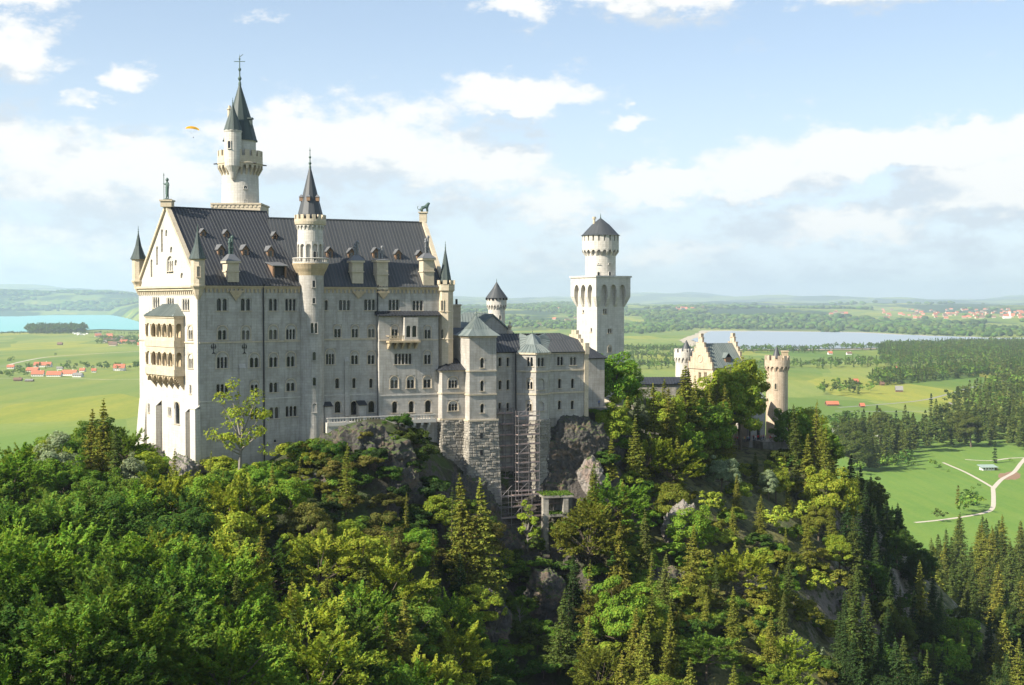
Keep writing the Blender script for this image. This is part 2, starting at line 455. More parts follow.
def niche(parent, cx, cy, r, px, py0, py1, W=.8, nl=1, wm='wall'):
    """window on a round tower, placed where the photo shows it"""
    k = (px - 512) / FPX
    # intersect viewing ray with circle in plan
    d = Vector((k, 1.0)).normalized(); c = Vector((cx, cy)); t = d.dot(c); h2 = (c - d * t).length_squared
    t -= math.sqrt(max(0, r * r - h2)); p = d * t; n = (p - c).normalized()
    rr = ray(px, py0); z1 = CAMZ + rr.z * p.y / rr.y; rr = ray(px, py1); z0 = CAMZ + rr.z * p.y / rr.y
    rot = math.atan2(n.y, n.x) + math.pi / 2
    q = p + n * .10
    mb = MB(); H = z1 - z0
    lw = W / nl
    arch_plate(mb, -W / 2, W / 2, 0, H, [(-W / 2 + lw * (i + .5), lw * .72, .08, H - .08) for i in range(nl)], 0, .12)
    mb.box(-W / 2 - .1, W / 2 + .1, -.14, .2, -.1, 0.)
    for s in (-1, 1): mb.face([(s * W / 2, 0, 0), (s * W / 2, .3, 0), (s * W / 2, .3, H), (s * W / 2, 0, H)])
    mb.face([(-W / 2, 0, H), (W / 2, 0, H), (W / 2, .3, H), (-W / 2, .3, H)])
    f = mb.build('window', [wm]); f.parent = parent; f.location = Vector((q.x, q.y, z0)) - WORG[parent.name]; f.rotation_euler = (0, 0, rot)
    g = MB(); g.face([(-W / 2, .085, 0), (W / 2, .085, 0), (W / 2, .085, H), (-W / 2, .085, H)])
    e = g.build('pane', 'glass'); e.parent = f
    return f
# ================================================================ land
CP = [  # ground control points: pixel x, pixel y, distance
 (200, 482, 247), (140, 446, 271), (170, 462, 258), (125, 470, 262), (200, 530, 228), (250, 476, 256), (310, 452, 258), (335, 432, 259), (350, 424, 256), (400, 428, 266), (425, 450, 264),
 (350, 470, 247), (345, 520, 236), (400, 500, 248), (430, 520, 256), (470, 515, 262), (490, 530, 266), (530, 575, 268), (548, 500, 281), (575, 462, 285), (560, 424, 288), (605, 411, 304), (594, 424, 296), (614, 436, 300),
 (60, 505, 240), (0, 500, 250), (-80, 500, 250), (0, 600, 180), (60, 640, 165), (0, 760, 120), (100, 760, 125), (200, 640, 195), (200, 760, 140), (300, 640, 205), (300, 760, 155), (256, 560, 222),
 (400, 620, 222), (400, 780, 160), (470, 620, 235), (470, 760, 190), (540, 640, 265), (540, 760, 225), (530, 900, 190),
 (650, 435, 315), (700, 462, 335), (650, 500, 298), (600, 560, 270), (600, 640, 240), (620, 760, 205), (690, 482, 315), (760, 458, 364), (730, 464, 350), (700, 520, 292), (680, 560, 277), (740, 500, 320), (780, 520, 318),
 (750, 580, 276), (700, 640, 245), (760, 660, 248), (720, 740, 222), (800, 620, 272), (830, 560, 305), (820, 470, 372), (800, 458, 384), (850, 520, 350), (850, 720, 250),
 (880, 620, 310), (900, 720, 290), (930, 700, 330), (960, 800, 300), (900, 560, 370), (870, 520, 390), (1010, 720, 330), (1060, 760, 310), (960, 700, 360)]
XYZ = [P(a, b, d) for a, b, d in CP]
# ground that the picture cannot see: behind the ridge and down to the plain, and below the viewpoint
for x, y, z in [(-60, 300, 96), (-20, 320, 98), (20, 340, 96), (60, 380, 88), (90, 410, 84), (-100, 300, 80), (-150, 290, 60), (-230, 280, 40), (-120, 340, 50), (-60, 360, 55), (0, 400, 55), (50, 440, 50), (110, 470, 35), (150, 480, 15), (200, 440, -6),
                (-200, 400, -8), (-100, 460, -8), (0, 520, -8), (100, 560, -8), (200, 540, -8), (320, 400, -8), (360, 260, 20), (250, 380, 10), (-300, 380, -8), (-330, 250, 30), (-320, 100, 60), (-200, 100, 75), (-100, 60, 70), (-200, 180, 62),
                (0, 60, 40), (60, 80, 30), (120, 120, 25), (0, 130, 36), (60, 150, 28), (30, 30, 60), (200, 100, 60), (300, 120, 80), (350, 60, 90), (140, 190, 35), (200, 220, 42), (-300, 0, 110), (0, 0, 110), (300, 0, 110)]:
    XYZ.append(Vector((x, y, z)))
XY = np.array([(p.x, p.y) for p in XYZ]); ZZ = np.array([p.z for p in XYZ])
def _phi(a, b): return np.sqrt(((a[:, None, :] - b[None, :, :]) ** 2).sum(-1) + 16.0)
A_ = np.zeros((len(XY) + 3, len(XY) + 3)); A_[:-3, :-3] = _phi(XY, XY) - np.eye(len(XY)) * 3.0
A_[:-3, -3] = 1; A_[:-3, -2:] = XY; A_[-3, :-3] = 1; A_[-2:, :-3] = XY.T
WT = np.linalg.solve(A_, np.r_[ZZ, 0, 0, 0])
def ground_smooth(x, y):
    q = np.stack([np.ravel(x), np.ravel(y)], 1); out = np.empty(len(q))
    for i in range(0, len(q), 20000):
        c = q[i:i + 20000]; out[i:i + 20000] = _phi(c, XY) @ WT[:-3] + WT[-3] + c @ WT[-2:]
    return out.reshape(np.shape(x))
NX_, NY_ = 300, 262
gx = np.linspace(-340, 370, NX_); gy = np.linspace(-10, 600, NY_)
GX, GY = np.meshgrid(gx, gy); GZ = ground_smooth(GX, GY)
sl_y, sl_x = np.gradient(GZ, gy, gx); SLOPE = np.hypot(sl_x, sl_y)
NZ = np.zeros_like(GZ)
for j in range(NY_):
    for i in range(NX_):
        x, y = GX[j, i], GY[j, i]
        if x * x + (y - 280) ** 2 > 330 ** 2: continue
        a = mnoise.fractal(Vector((x, y, 0)) * .045, 1.0, 2.1, 4); b = abs(mnoise.noise(Vector((x * .10, y * .10, 5)))) + .5 * abs(mnoise.noise(Vector((x * .23, y * .23, 9))))
        NZ[j, i] = a * 1.6 + (b - .35) * min(1, max(0, SLOPE[j, i] - .35)) * 7
dP = np.minimum(1, np.hypot(GX + 10, (GY - 275)) / 25)
GZ = GZ + NZ
def ground(x, y):
    fx = (x - gx[0]) / (gx[1] - gx[0]); fy = (y - gy[0]) / (gy[1] - gy[0])
    i = int(min(max(fx, 0), NX_ - 2)); j = int(min(max(fy, 0), NY_ - 2)); a = min(max(fx - i, 0), 1); b = min(max(fy - j, 0), 1)
    z = (GZ[j, i] * (1 - a) + GZ[j, i + 1] * a) * (1 - b) + (GZ[j + 1, i] * (1 - a) + GZ[j + 1, i + 1] * a) * b
    return max(z, 0.) if (gx[0] < x < gx[-1] and gy[0] < y < gy[-1]) else 0.
# --- materials of the ground
def hill_mat():
    m, nt, b = nodes('hillside'); geo = nt.nodes.new('ShaderNodeNewGeometry'); pos = geo.outputs['Position']
    sp = nt.nodes.new('ShaderNodeSeparateXYZ'); nt.links.new(geo.outputs['Normal'], sp.inputs[0])
    n1 = noise(nt, pos, .12, 6, .65); n2 = noise(nt, pos, 1.1, 6, .7); n3 = noise(nt, pos, .4, 5, .7)
    rock = mixc(nt, n2, (.040, .035, .029), (.19, .165, .14)); rock = mixc(nt, maprange(nt, n3, .5, .62), rock, (.20, .145, .10)); spx = nt.nodes.new('ShaderNodeSeparateXYZ'); nt.links.new(pos, spx.inputs[0]); rock = mixc(nt, maprange(nt, spx.outputs[0], 32, 44, 0, .8), rock, mixc(nt, n2, (.13, .11, .09), (.50, .44, .38)))
    soil = mixc(nt, n2, (.022, .022, .010), (.07, .06, .03)); grass = mixc(nt, n2, (.035, .060, .012), (.10, .15, .03))
    veg = mixc(nt, maprange(nt, n1, .42, .58), soil, grass)
    ad = nt.nodes.new('ShaderNodeMath'); ad.operation = 'ADD'; nt.links.new(sp.outputs[2], ad.inputs[0])
    s2 = nt.nodes.new('ShaderNodeMath'); s2.operation = 'MULTIPLY_ADD'; nt.links.new(n3, s2.inputs[0]); s2.inputs[1].default_value = .9; s2.inputs[2].default_value = -.45
    nt.links.new(s2.outputs[0], ad.inputs[1])
    spx = nt.nodes.new('ShaderNodeSeparateXYZ'); nt.links.new(pos, spx.inputs[0])
    shrub = mixc(nt, n2, (.10, .11, .03), (.24, .23, .08)); veg = mixc(nt, maprange(nt, spx.outputs[0], 14, 34), veg, mixc(nt, maprange(nt, n3, .45, .6), shrub, veg))
    col = mixc(nt, maprange(nt, ad.outputs[0], .56, .66), rock, veg)
    nt.links.new(col, b.inputs['Base Color']); b.inputs['Roughness'].default_value = .95
    bump(nt, b, n2, 1.0, 1.6)
    return m
M['hill'] = hill_mat()
def grid_mesh(name, X, Y, Z, mat):
    h, w = X.shape; v = np.stack([X.ravel(), Y.ravel(), Z.ravel()], 1)
    idx = np.arange(h * w).reshape(h, w); f = np.stack([idx[:-1, :-1], idx[:-1, 1:], idx[1:, 1:], idx[1:, :-1]], -1).reshape(-1, 4)
    me = bpy.data.meshes.new(name); me.vertices.add(len(v)); me.vertices.foreach_set('co', v.ravel())
    me.loops.add(f.size); me.loops.foreach_set('vertex_index', f.ravel().astype(np.int32))
    me.polygons.add(len(f)); me.polygons.foreach_set('loop_start', np.arange(0, f.size, 4, dtype=np.int32))
    me.polygons.foreach_set('use_smooth', [True] * len(f)); me.update(calc_edges=True); me.materials.append(mat)
    o = bpy.data.objects.new(name, me); COL.objects.link(o); return o
tag(grid_mesh('hillside', GX, GY, GZ, M['hill']), kind='structure')

# --- the plain and the far hills: one sheet, polar grid
def smooth(a, b, x): t = np.clip((x - a) / (b - a), 0, 1); return t * t * (3 - 2 * t)
azs = np.concatenate([np.linspace(-3.1, -.62, 40)[:-1], np.linspace(-.62, .62, 520), np.linspace(.62, 3.1, 40)[1:]])
rads = np.concatenate([[5, 100], np.geomspace(300, 41000, 320)])
AZ, RD = np.meshgrid(azs, rads)
FX = RD * np.sin(AZ); FY = RD * np.cos(AZ)
def far_height(x, y):
    """rolling upland beyond the lakes"""
    r = math.hypot(x, y); az = math.atan2(x, y)
    if r < 5200: return 0.
    left = max(0., min(1., (-az - .27) / .03))        # far left: the turquoise lake reaches further back
    s0 = 6300 + 8200 * left; s0 = s0 if y > 0 else 6000
    t = max(0., min(1., (r - s0) / 9000.)); t = t * t * (3 - 2 * t)
    t0 = max(0., min(1., (r - s0) / 1800.))
    n = mnoise.fractal(Vector((x * .00028, y * .00013, 1.7)), 1.0, 2.0, 5); n2 = mnoise.fractal(Vector((x * .0012, y * .0007, 4.)), 1.0, 2.0, 3)
    h = t0 * (26 + 40 * n + 10 * n2) + t * (75 + 55 * n)
    lt = max(0., min(1., (r - 14500) / 2500.)) * left; h += lt * (150 + 60 * n)
    tt = max(0., min(1., (r - 24000.) / 16000.)); h += tt * (210 + 110 * n + 90 * left)
    return max(h, 0.)
FZ = np.zeros_like(FX)
for j in range(FX.shape[0]):
    for i in range(FX.shape[1]):
        if RD[j, i] > 5200 and abs(AZ[j, i]) < .7: FZ[j, i] = far_height(FX[j, i], FY[j, i])
        elif RD[j, i] > 7000: FZ[j, i] = 120 * min(1, (RD[j, i] - 7000) / 20000)
def plain_mat_():
    m, nt, b = nodes('meadows'); geo = nt.nodes.new('ShaderNodeNewGeometry'); pos = geo.outputs['Position']
    def mapping(s, rot=0.):
        mp = nt.nodes.new('ShaderNodeMapping'); mp.inputs['Scale'].default_value = s; mp.inputs['Rotation'].default_value = (0, 0, rot); nt.links.new(pos, mp.inputs[0]); return mp.outputs[0]
    wv = nt.nodes.new('ShaderNodeTexVoronoi'); wv.feature = 'F1'; wv.inputs['Scale'].default_value = 1.0; wv.inputs['Randomness'].default_value = .9
    nz = nt.nodes.new('ShaderNodeTexNoise'); nz.inputs['Scale'].default_value = .004; nt.links.new(pos, nz.inputs['Vector'])
    mp1 = mapping((1 / 170, 1 / 420, 0), .5); nt.links.new(mp1, wv.inputs['Vector'])
    sepc = nt.nodes.new('ShaderNodeSeparateColor'); nt.links.new(wv.outputs['Color'], sepc.inputs[0])
    fld = mixc(nt, sepc.outputs[0], (.125, .185, .042), (.25, .275, .070))
    fld = mixc(nt, maprange(nt, sepc.outputs[1], .72, .78, 0, .55), fld, (.36, .32, .03))
    fld = mixc(nt, maprange(nt, sepc.outputs[2], .75, .80, 0, .6), fld, (.05, .13, .015))
    n1 = noise(nt, mapping((1, .35, 1)), .006, 6, .65); n2 = noise(nt, pos, .05, 5, .7)
    fld = mixc(nt, maprange(nt, n1, .45, .62, 0, .55), fld, (.26, .26, .04)); fld = mixc(nt, maprange(nt, n2, .3, .8, 0, .30), fld, (.10, .13, .03))
    vs = mixc(nt, maprange(nt, noise(nt, mapping((1, .08, 1), .25), .030, 3, .5), .40, .62, 0, .35), fld, (.10, .18, .03))
    # lush near meadow below the crag
    sp = nt.nodes.new('ShaderNodeSeparateXYZ'); nt.links.new(pos, sp.inputs[0])
    near = maprange(nt, sp.outputs[1], 1150, 1500, 1, 0)
    lush = mixc(nt, noise(nt, pos, .02, 5, .7), (.092, .180, .030), (.155, .240, .052))
    mow = noise(nt, mapping((1, .06, 1), .9), .16, 2, .5); lush = mixc(nt, maprange(nt, mow, .42, .62, 0, .40), lush, (.17, .235, .045)); lush = mixc(nt, maprange(nt, noise(nt, pos, .35, 5, .8), .45, .75, 0, .5), lush, (.055, .12, .018))
    vs = mixc(nt, maprange(nt, noise(nt, mapping((1, .2, 1), -.3), .25, 4, .7), .45, .7, 0, .35), vs, (.09, .15, .025))
    vs = mixc(nt, near, vs, lush)
    # woodland cover on the far upland
    w1 = noise(nt, mapping((1, .45, 1)), .00085, 7, .62)
    far = maprange(nt, sp.outputs[1], 5600, 6800)
    wm = nt.nodes.new('ShaderNodeMath'); wm.operation = 'MULTIPLY'; nt.links.new(maprange(nt, w1, .485, .515), wm.inputs[0]); nt.links.new(far, wm.inputs[1])
    wood = mixc(nt, noise(nt, pos, .02, 4, .7), (.018, .038, .016), (.045, .08, .028))
    col = mixc(nt, wm.outputs[0], vs, wood)
    nt.links.new(col, b.inputs['Base Color']); b.inputs['Roughness'].default_value = 1.0; b.inputs['Specular IOR Level'].default_value = .1
    return m
M['meadow'] = plain_mat_()
tag(grid_mesh('plain', FX, FY, FZ, M['meadow']), kind='structure')

# --- lakes
def sheet(name, pts, z, mat, kind='structure'):
    me = bpy.data.meshes.new(name); me.from_pydata([(p[0], p[1], z) for p in pts], [], [list(range(len(pts)))]); me.materials.append(mat); me.update()
    o = bpy.data.objects.new(name, me); COL.objects.link(o); return tag(o, kind=kind)
def water(name, c):
    m, nt, b = nodes(name); b.inputs['Base Color'].default_value = (*c, 1); b.inputs['Roughness'].default_value = .30; b.inputs['Specular IOR Level'].default_value = .22
    geo = nt.nodes.new('ShaderNodeNewGeometry'); bump(nt, b, noise(nt, geo.outputs['Position'], .08, 4, .6, (1, .3, 1)), .12, 1.0); return m
def px_poly(pp, z=0.): return [G(a, b, z) for a, b in pp]
def wob(pp, amp=.35, seed=0, sub=8):
    out = []; rr = random.Random(seed)
    for k in range(len(pp)):
        a, b = pp[k], pp[(k + 1) % len(pp)]
        for q in range(sub): t = q / sub; out.append((a[0] + (b[0] - a[0]) * t + rr.uniform(-2, 2), a[1] + (b[1] - a[1]) * t + (rr.uniform(-amp, amp) if 0 < t else 0)))
    return out
M['lake1'] = water('turquoise_water', (.13, .42, .39)); M['lake2'] = water('grey_blue_water', (.25, .29, .32))
sheet('lake', px_poly(wob([(-260, 334), (-40, 334), (30, 332.5), (100, 330), (150, 331), (200, 331), (200, 313.6), (120, 313.9), (60, 315), (20, 316.8), (-60, 316.5), (-260, 315)], .22, 1)), 4.0, M['lake1'])
M['shore'] = plain_mat('sandy_shore', (.40, .34, .24), .9, 0, .2, .02)
sheet('shore', px_poly(wob([(688, 347.8), (735, 350.8), (800, 351), (900, 349.4), (1010, 345), (1130, 341), (1130, 337.2), (1010, 338.4), (930, 336), (860, 332.4), (770, 331.2), (700, 330.8), (696, 334), (680, 340)], .3, 5)), 2.0, M['shore'])
sheet('lake', px_poly(wob([(700, 346), (740, 350), (800, 350.2), (900, 348.6), (1000, 344.2), (1130, 340.4), (1130, 338.4), (1000, 339), (925, 336.8), (860, 333.4), (770, 332.3), (710, 332.0), (705, 335), (692, 341)], .25, 2)), 4.0, M['lake2'])

# --- roads
def ribbon(name, pp, wpx_m, mat, z=.06, kind='structure'):
    pts = [G(a, b, z) for a, b in pp]; L_, R_ = [], []
    sub = []
    for k in range(len(pts) - 1):
        p0 = pts[max(0, k - 1)]; p1 = pts[k]; p2 = pts[k + 1]; p3 = pts[min(len(pts) - 1, k + 2)]
        for q in range(6):
            t = q / 6; sub.append(.5 * ((2 * p1) + (-p0 + p2) * t + (2 * p0 - 5 * p1 + 4 * p2 - p3) * t * t + (-p0 + 3 * p1 - 3 * p2 + p3) * t ** 3))
    sub.append(pts[-1])
    for k, p in enumerate(sub):
        d = (sub[min(k + 1, len(sub) - 1)] - sub[max(k - 1, 0)]); n = Vector((-d.y, d.x, 0)).normalized() * wpx_m / 2
        L_.append(p + n); R_.append(p - n)
    me = bpy.data.meshes.new(name); v = [tuple(q) for q in L_ + R_]; n = len(L_)
    me.from_pydata(v, [], [[k, k + 1, n + k + 1, n + k] for k in range(n - 1)]); me.materials.append(mat); me.update()
    o = bpy.data.objects.new(name, me); COL.objects.link(o); return tag(o, kind=kind)
M['gravel'] = plain_mat('pale_gravel', (.46, .40, .32), .95, 0, .2, .3); M['tarmac'] = plain_mat('pale_tarmac', (.22, .215, .20), .95, 0, .2, .1)
ribbon('road', [(915, 522.5), (940, 520), (965, 516.5), (985, 512.5), (992.5, 508), (993.5, 498), (993, 488)], 2.9, M['gravel'])
ribbon('road', [(993, 488.5), (1002, 479), (1014, 472), (1022, 462), (1030, 456), (1060, 449)], 3.3, M['gravel'], .064)
ribbon('path', [(993, 487.6), (980, 480), (965, 472), (950, 465.5), (943, 462.5)], 2.2, M['gravel'], .068)
ribbon('path', [(965, 459.5), (990, 460.6), (1010, 458.2), (1030, 457.5)], 3.0, M['gravel'], .06)
ribbon('road', [(838, 407.5), (880, 404.4), (920, 400.5), (945, 395), (968, 388.4), (990, 383), (1030, 376)], 5.0, M['tarmac'])
ribbon('road', [(-60, 365.6), (0, 366), (60, 366.8), (100, 366.4), (150, 365.4)], 9, M['tarmac'])
ribbon('path', [(8, 365), (22, 361.5), (46, 357.2), (75, 355), (110, 352.8), (150, 350.8)], 7, M['gravel'])
ribbon('path', [(-40, 378.5), (60, 378.2), (110, 379.6), (150, 378.8)], 4, M['gravel'])
ribbon('road', [(835, 411), (880, 411.4), (940, 411), (1000, 410)], 4, M['tarmac'])
def patch(name, cx, cy, rx, ry, mat, seed):
    rr = random.Random(seed); pp = [(cx + rx * math.cos(a) * rr.uniform(.7, 1.1), cy + ry * math.sin(a) * rr.uniform(.7, 1.1)) for a in [2 * math.pi * k / 18 for k in range(18)]]
    return sheet(name, px_poly(pp), .05, mat)
M['earth'] = plain_mat('bare_earth', (.22, .13, .07), .95, 0, .4, .3)
patch('bare_ground', 1010, 476, 13, 4.5, M['earth'], 3)
# --- haze
hb = bpy.data.meshes.new('haze')
x0, x1, y0, y1, z0, z1 = -42000, 42000, -42000, 42000, -1.0, 720.0
hb.from_pydata([(x, y, z) for z in (z0, z1) for y in (y0, y1) for x in (x0, x1)], [], [(0, 2, 3, 1), (4, 5, 7, 6), (0, 1, 5, 4), (2, 6, 7, 3), (0, 4, 6, 2), (1, 3, 7, 5)])
hz = bpy.data.objects.new('haze', hb); COL.objects.link(hz); tag(hz, kind='stuff')
hm = bpy.data.materials.new('haze_air'); hm.use_nodes = True; nt = hm.node_tree; nt.nodes.clear()
ho = nt.nodes.new('ShaderNodeOutputMaterial'); hv = nt.nodes.new('ShaderNodeVolumePrincipled'); hv.inputs['Color'].default_value = (.68, .81, .97, 1)
hv.inputs['Density'].default_value = HAZE = 5.0e-5; hv.inputs['Anisotropy'].default_value = .2
nt.links.new(hv.outputs[0], ho.inputs['Volume']); hb.materials.append(hm)
# ================================================================ the castle
def unit(a): return Vector((math.cos(a), math.sin(a)))
A0 = P(199, 300, 250); A0 = Vector((A0.x, A0.y))
D1 = Vector((.788, .616))
F1 = Fr(A0, D1)
WW = 29.6
B0 = A0 + Vector((-.616, .788)) * WW
FW = Fr(B0, (A0 - B0))
uT = F1.u(312); O2 = A0 + F1.d * uT
D2 = Vector((.905, .425)).normalized()
F2 = Fr(O2, D2)
zE1 = F1.z(285.5, 10)          # eaves
zE2 = F2.z(286.5, 15)
def z_at(x, y, py): r = ray(512 + FPX * x / y, py); return CAMZ + r.z * y / r.y
def merlons(mb, cx, cy, r, z, h, n, t=.5, m=0, frac=.55, ph=0):
    for k in range(n):
        a = ph + 2 * math.pi * k / n; da = 2 * math.pi / n * frac / 2
        q = [(cx + rr * math.cos(aa), cy + rr * math.sin(aa)) for rr, aa in ((r, a - da), (r, a + da), (r - t, a + da), (r - t, a - da))]
        mb.prism(q, z, z + h, m)
def corbels(mb, cx, cy, r0, r1, z0, z1, n, m=0):
    """little arches carrying a gallery: brackets plus a scalloped band"""
    for k in range(n):
        a = 2 * math.pi * k / n; da = 2 * math.pi / n * .17
        bot = [(cx + rr * math.cos(aa), cy + rr * math.sin(aa)) for rr, aa in ((r0 - .1, a - da), (r0 + .08, a - da), (r0 + .08, a + da), (r0 - .1, a + da))]
        top = [(cx + rr * math.cos(aa), cy + rr * math.sin(aa)) for rr, aa in ((r0 - .1, a - da), (r1, a - da), (r1, a + da), (r0 - .1, a + da))]
        mb.prism(bot, z0, z0 + (z1 - z0) * .6, m, top)
        mb.prism(top, z0 + (z1 - z0) * .6 + .003, z1, m)
        # arch between brackets
        a2 = a + 2 * math.pi / n
        for j in range(6):
            t0 = a + da + (a2 - a - 2 * da) * j / 6; t1 = a + da + (a2 - a - 2 * da) * (j + 1) / 6
            def zz(t):
                q = (t - a - da) / (a2 - a - 2 * da) * 2 - 1; return z0 + (z1 - z0) * (.55 + .33 * math.sqrt(max(0, 1 - q * q)))
            mb.face([(cx + (r1 - .03) * math.cos(t0), cy + (r1 - .03) * math.sin(t0), zz(t0)), (cx + (r1 - .03) * math.cos(t1), cy + (r1 - .03) * math.sin(t1), zz(t1)),
                     (cx + (r1 - .03) * math.cos(t1), cy + (r1 - .03) * math.sin(t1), z1), (cx + (r1 - .03) * math.cos(t0), cy + (r1 - .03) * math.sin(t0), z1)], m)
def finial(parent, x, y, z, h, s=1.0, cross=False, mat='patina'):
    mb = MB(); r = .09 * s
    mb.lathe(x, y, [(r * 2.6, z - .3), (r * 2.2, z + .05 * h), (r * 1.2, z + .1 * h), (r * 2.8, z + .16 * h), (r * 3.0, z + .2 * h), (r * 1.2, z + .26 * h),
                    (r, z + .42 * h), (r * 2.4, z + .47 * h), (r * 2.4, z + .51 * h), (r * .9, z + .55 * h), (r * .7, z + .8 * h), (r * 1.6, z + .84 * h), (r * .6, z + .88 * h), (.01, z + h)], 8)
    if cross: mb.box(x - .8 * s, x + .8 * s, y - .06, y + .06, z + .74 * h, z + .74 * h + .14); mb.tube((x, y, z + .9 * h), (x + .5 * s, y, z + .99 * h), .07, .07)
    return mb.build('finial', mat, parent)
def seams(mb, p00, p10, p11, p01, step, wd=.10, ht=.10, m=0):
    """raised standing seams on the roof quad (eave p00-p10, ridge p01-p11)"""
    p00, p10, p11, p01 = map(Vector, (p00, p10, p11, p01))
    e = (p10 - p00); Lh = e.length; e.normalize()
    nrm = (p10 - p00).cross(p01 - p00)
    if nrm.length < 1e-6: nrm = (p10 - p00).cross(p11 - p00)
    nrm.normalize()
    if nrm.z < 0: nrm = -nrm
    upd = nrm.cross(e)
    if upd.z < 0: upd = -upd
    # polygon in (s along eave, t up slope)
    def st(p): q = p - p00; return q.dot(e), q.dot(upd)
    poly = [st(p) for p in (p00, p10, p11, p01)]
    smin = min(s for s, t in poly); smax = max(s for s, t in poly)
    s = smin + step * .5
    while s < smax:
        ts = []
        for k in range(4):
            (s0, t0), (s1, t1) = poly[k], poly[(k + 1) % 4]
            if (s0 - s) * (s1 - s) < 0: ts.append(t0 + (t1 - t0) * (s - s0) / (s1 - s0))
        if len(ts) >= 2:
            ta, tb = min(ts), max(ts)
            if tb - ta > .3:
                a = p00 + e * s + upd * ta; b = p00 + e * s + upd * tb
                q = [a - e * wd / 2, a + e * wd / 2, b + e * wd / 2, b - e * wd / 2]
                qq = [v + nrm * ht for v in q]
                mb.face(qq, m); mb.face([q[0], q[3], qq[3], qq[0]], m); mb.face([q[1], qq[1], qq[2], q[2]], m); mb.face([q[0], qq[0], qq[1], q[1]], m)
        s += step
def slab(mb, q, t=.25, m=0):
    """a roof sheet with thickness"""
    q = [Vector(v) for v in q]; nrm = (q[1] - q[0]).cross(q[2] - q[0]).normalized()
    if nrm.z < 0: nrm = -nrm
    lo = [v - nrm * t for v in q]
    mb.face(q, m); mb.face(lo[::-1], m)
    for k in range(len(q)):
        j = (k + 1) % len(q); mb.face([q[k], lo[k], lo[j], q[j]], m)
def frieze(mb, fr, u0, u1, z, w=0, step=.85, h=1.0, m=0):
    """corbel table below an eave"""
    def bx(a, b, c, d, e, f): 
        T = lambda x, y, zz: tuple(fr.pt(x, y, zz))
        k = [T(a, c, e), T(b, c, e), T(b, d, e), T(a, d, e), T(a, c, f), T(b, c, f), T(b, d, f), T(a, d, f)]
        i = [mb.p(*v) for v in k]
        for q in ((0, 1, 2, 3), (4, 7, 6, 5), (0, 4, 5, 1), (2, 6, 7, 3), (0, 3, 7, 4), (1, 5, 6, 2)):
            mb.f.append([i[x] for x in q]); mb.m.append(m)
    bx(u0, u1, w + .003, w + .42, z - .30, z)
    bx(u0, u1, w + .003, w + .22, z - .62, z - .303)
    n = max(1, int((u1 - u0) / step))
    for k in range(n):
        a = u0 + (u1 - u0) * (k + .5) / n
        bx(a - step * .22, a + step * .22, w + .003, w + .24, z - h, z - .623)
def frbox(mb, fr, u0, u1, w0, w1, z0, z1, m=0, top_w=None):
    old = mb.T; mb.T = lambda x, y, zz: fr.pt(x, y, zz)
    mb.box(u0, u1, w0, w1, z0, z1, m); mb.T = old
def frslab(mb, fr, pts, t=.22, m=0): slab(mb, [fr.pt(*p) for p in pts], t, m)
def course(mb, fr, u0, u1, py, um, w=0., h=.28, out=.14, m=0):
    z = fr.z(py, um); frbox(mb, fr, u0, u1, w + .003, w + out, z - h / 2, z + h / 2, m)

# ---------------------------------------------------------------- main palace
pal = thing('palace', (A0.x, A0.y, zE1 - 38), 'long pale limestone palace on the crag with steep dark roof and rows of arched windows', 'palace')
ZB = zE1 - 46
holes1 = []
add_windows(F1, pal, holes1, [
    (216, 228.5, 298.4, 311.3, 2, 'row'), (240, 251.6, 298.4, 311.3, 2, 'row'), (268.3, 278.4, 298.6, 311.3, 2, 'row'), (284.8, 296.8, 298.8, 311.3, 3, 'row'),
    (216.6, 228, 325, 340.3, 2, 'arch'), (240.6, 251, 325, 340.3, 2, 'arch'), (267.8, 278.6, 324, 340, 2, 'arch'), (284.8, 297, 323.6, 340, 3, 'arch'),
    (215.2, 229, 351.2, 368.8, 3, 'arch'), (248.4, 259.8, 352, 368, 2, 'arch'), (267.8, 278.8, 351.5, 367.6, 2, 'arch'), (285.4, 295.8, 351, 367.2, 2, 'arch'),
    (215.2, 229, 383.5, 394.5, 3, 'row'), (249.3, 259, 380, 393.5, 2, 'arch'), (268.2, 278.4, 382.6, 392.8, 2, 'row'), (285, 296, 378, 391.6, 2, 'arch'),
    (249, 259, 407, 420, 2, 'row'), (268, 279.5, 407, 419, 2, 'row'), (284.7, 297, 406, 417, 3, 'row'), (273, 276.5, 439, 443, 1, 'rect')])
uE = F1.u(312)
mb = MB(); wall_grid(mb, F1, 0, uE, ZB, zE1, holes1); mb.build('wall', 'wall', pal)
# row of windows of the second wing
holes2 = []
u_end = F2.u(446)
add_windows(F2, pal, holes2, [
    (324.5, 328, 299.6, 310.8, 1, 'row'), (338.5, 350.8, 299.6, 310.8, 3, 'row'), (363.7, 375.9, 299.6, 310.8, 3, 'row'), (388, 399.8, 299.8, 310.9, 3, 'row'), (412, 423.6, 300, 311, 3, 'row'),
    (333.4, 341.6, 324.3, 338, 2, 'arch'), (350.8, 359.2, 324.3, 338, 2, 'arch'), (367.2, 375.6, 324.3, 338, 2, 'arch'),
    (324.6, 335.4, 348.5, 365, 3, 'arch'), (350.2, 359, 350, 364.8, 2, 'arch'), (366.8, 375.4, 350, 364.6, 2, 'arch'),
    (334.6, 339.6, 378, 389, 1, 'row'), (351.8, 356, 378, 388.6, 1, 'row'), (369, 372.9, 378, 388.4, 1, 'row'),
    (333.6, 341.4, 401, 413.4, 1, 'row'), (350, 357.4, 401, 415.4, 1, 'row'), (367.3, 375.3, 400.8, 413, 1, 'row')])
mb = MB(); wall_grid(mb, F2, -1.5, u_end, ZB, zE2, holes2); mb.build('wall', 'wall', pal)
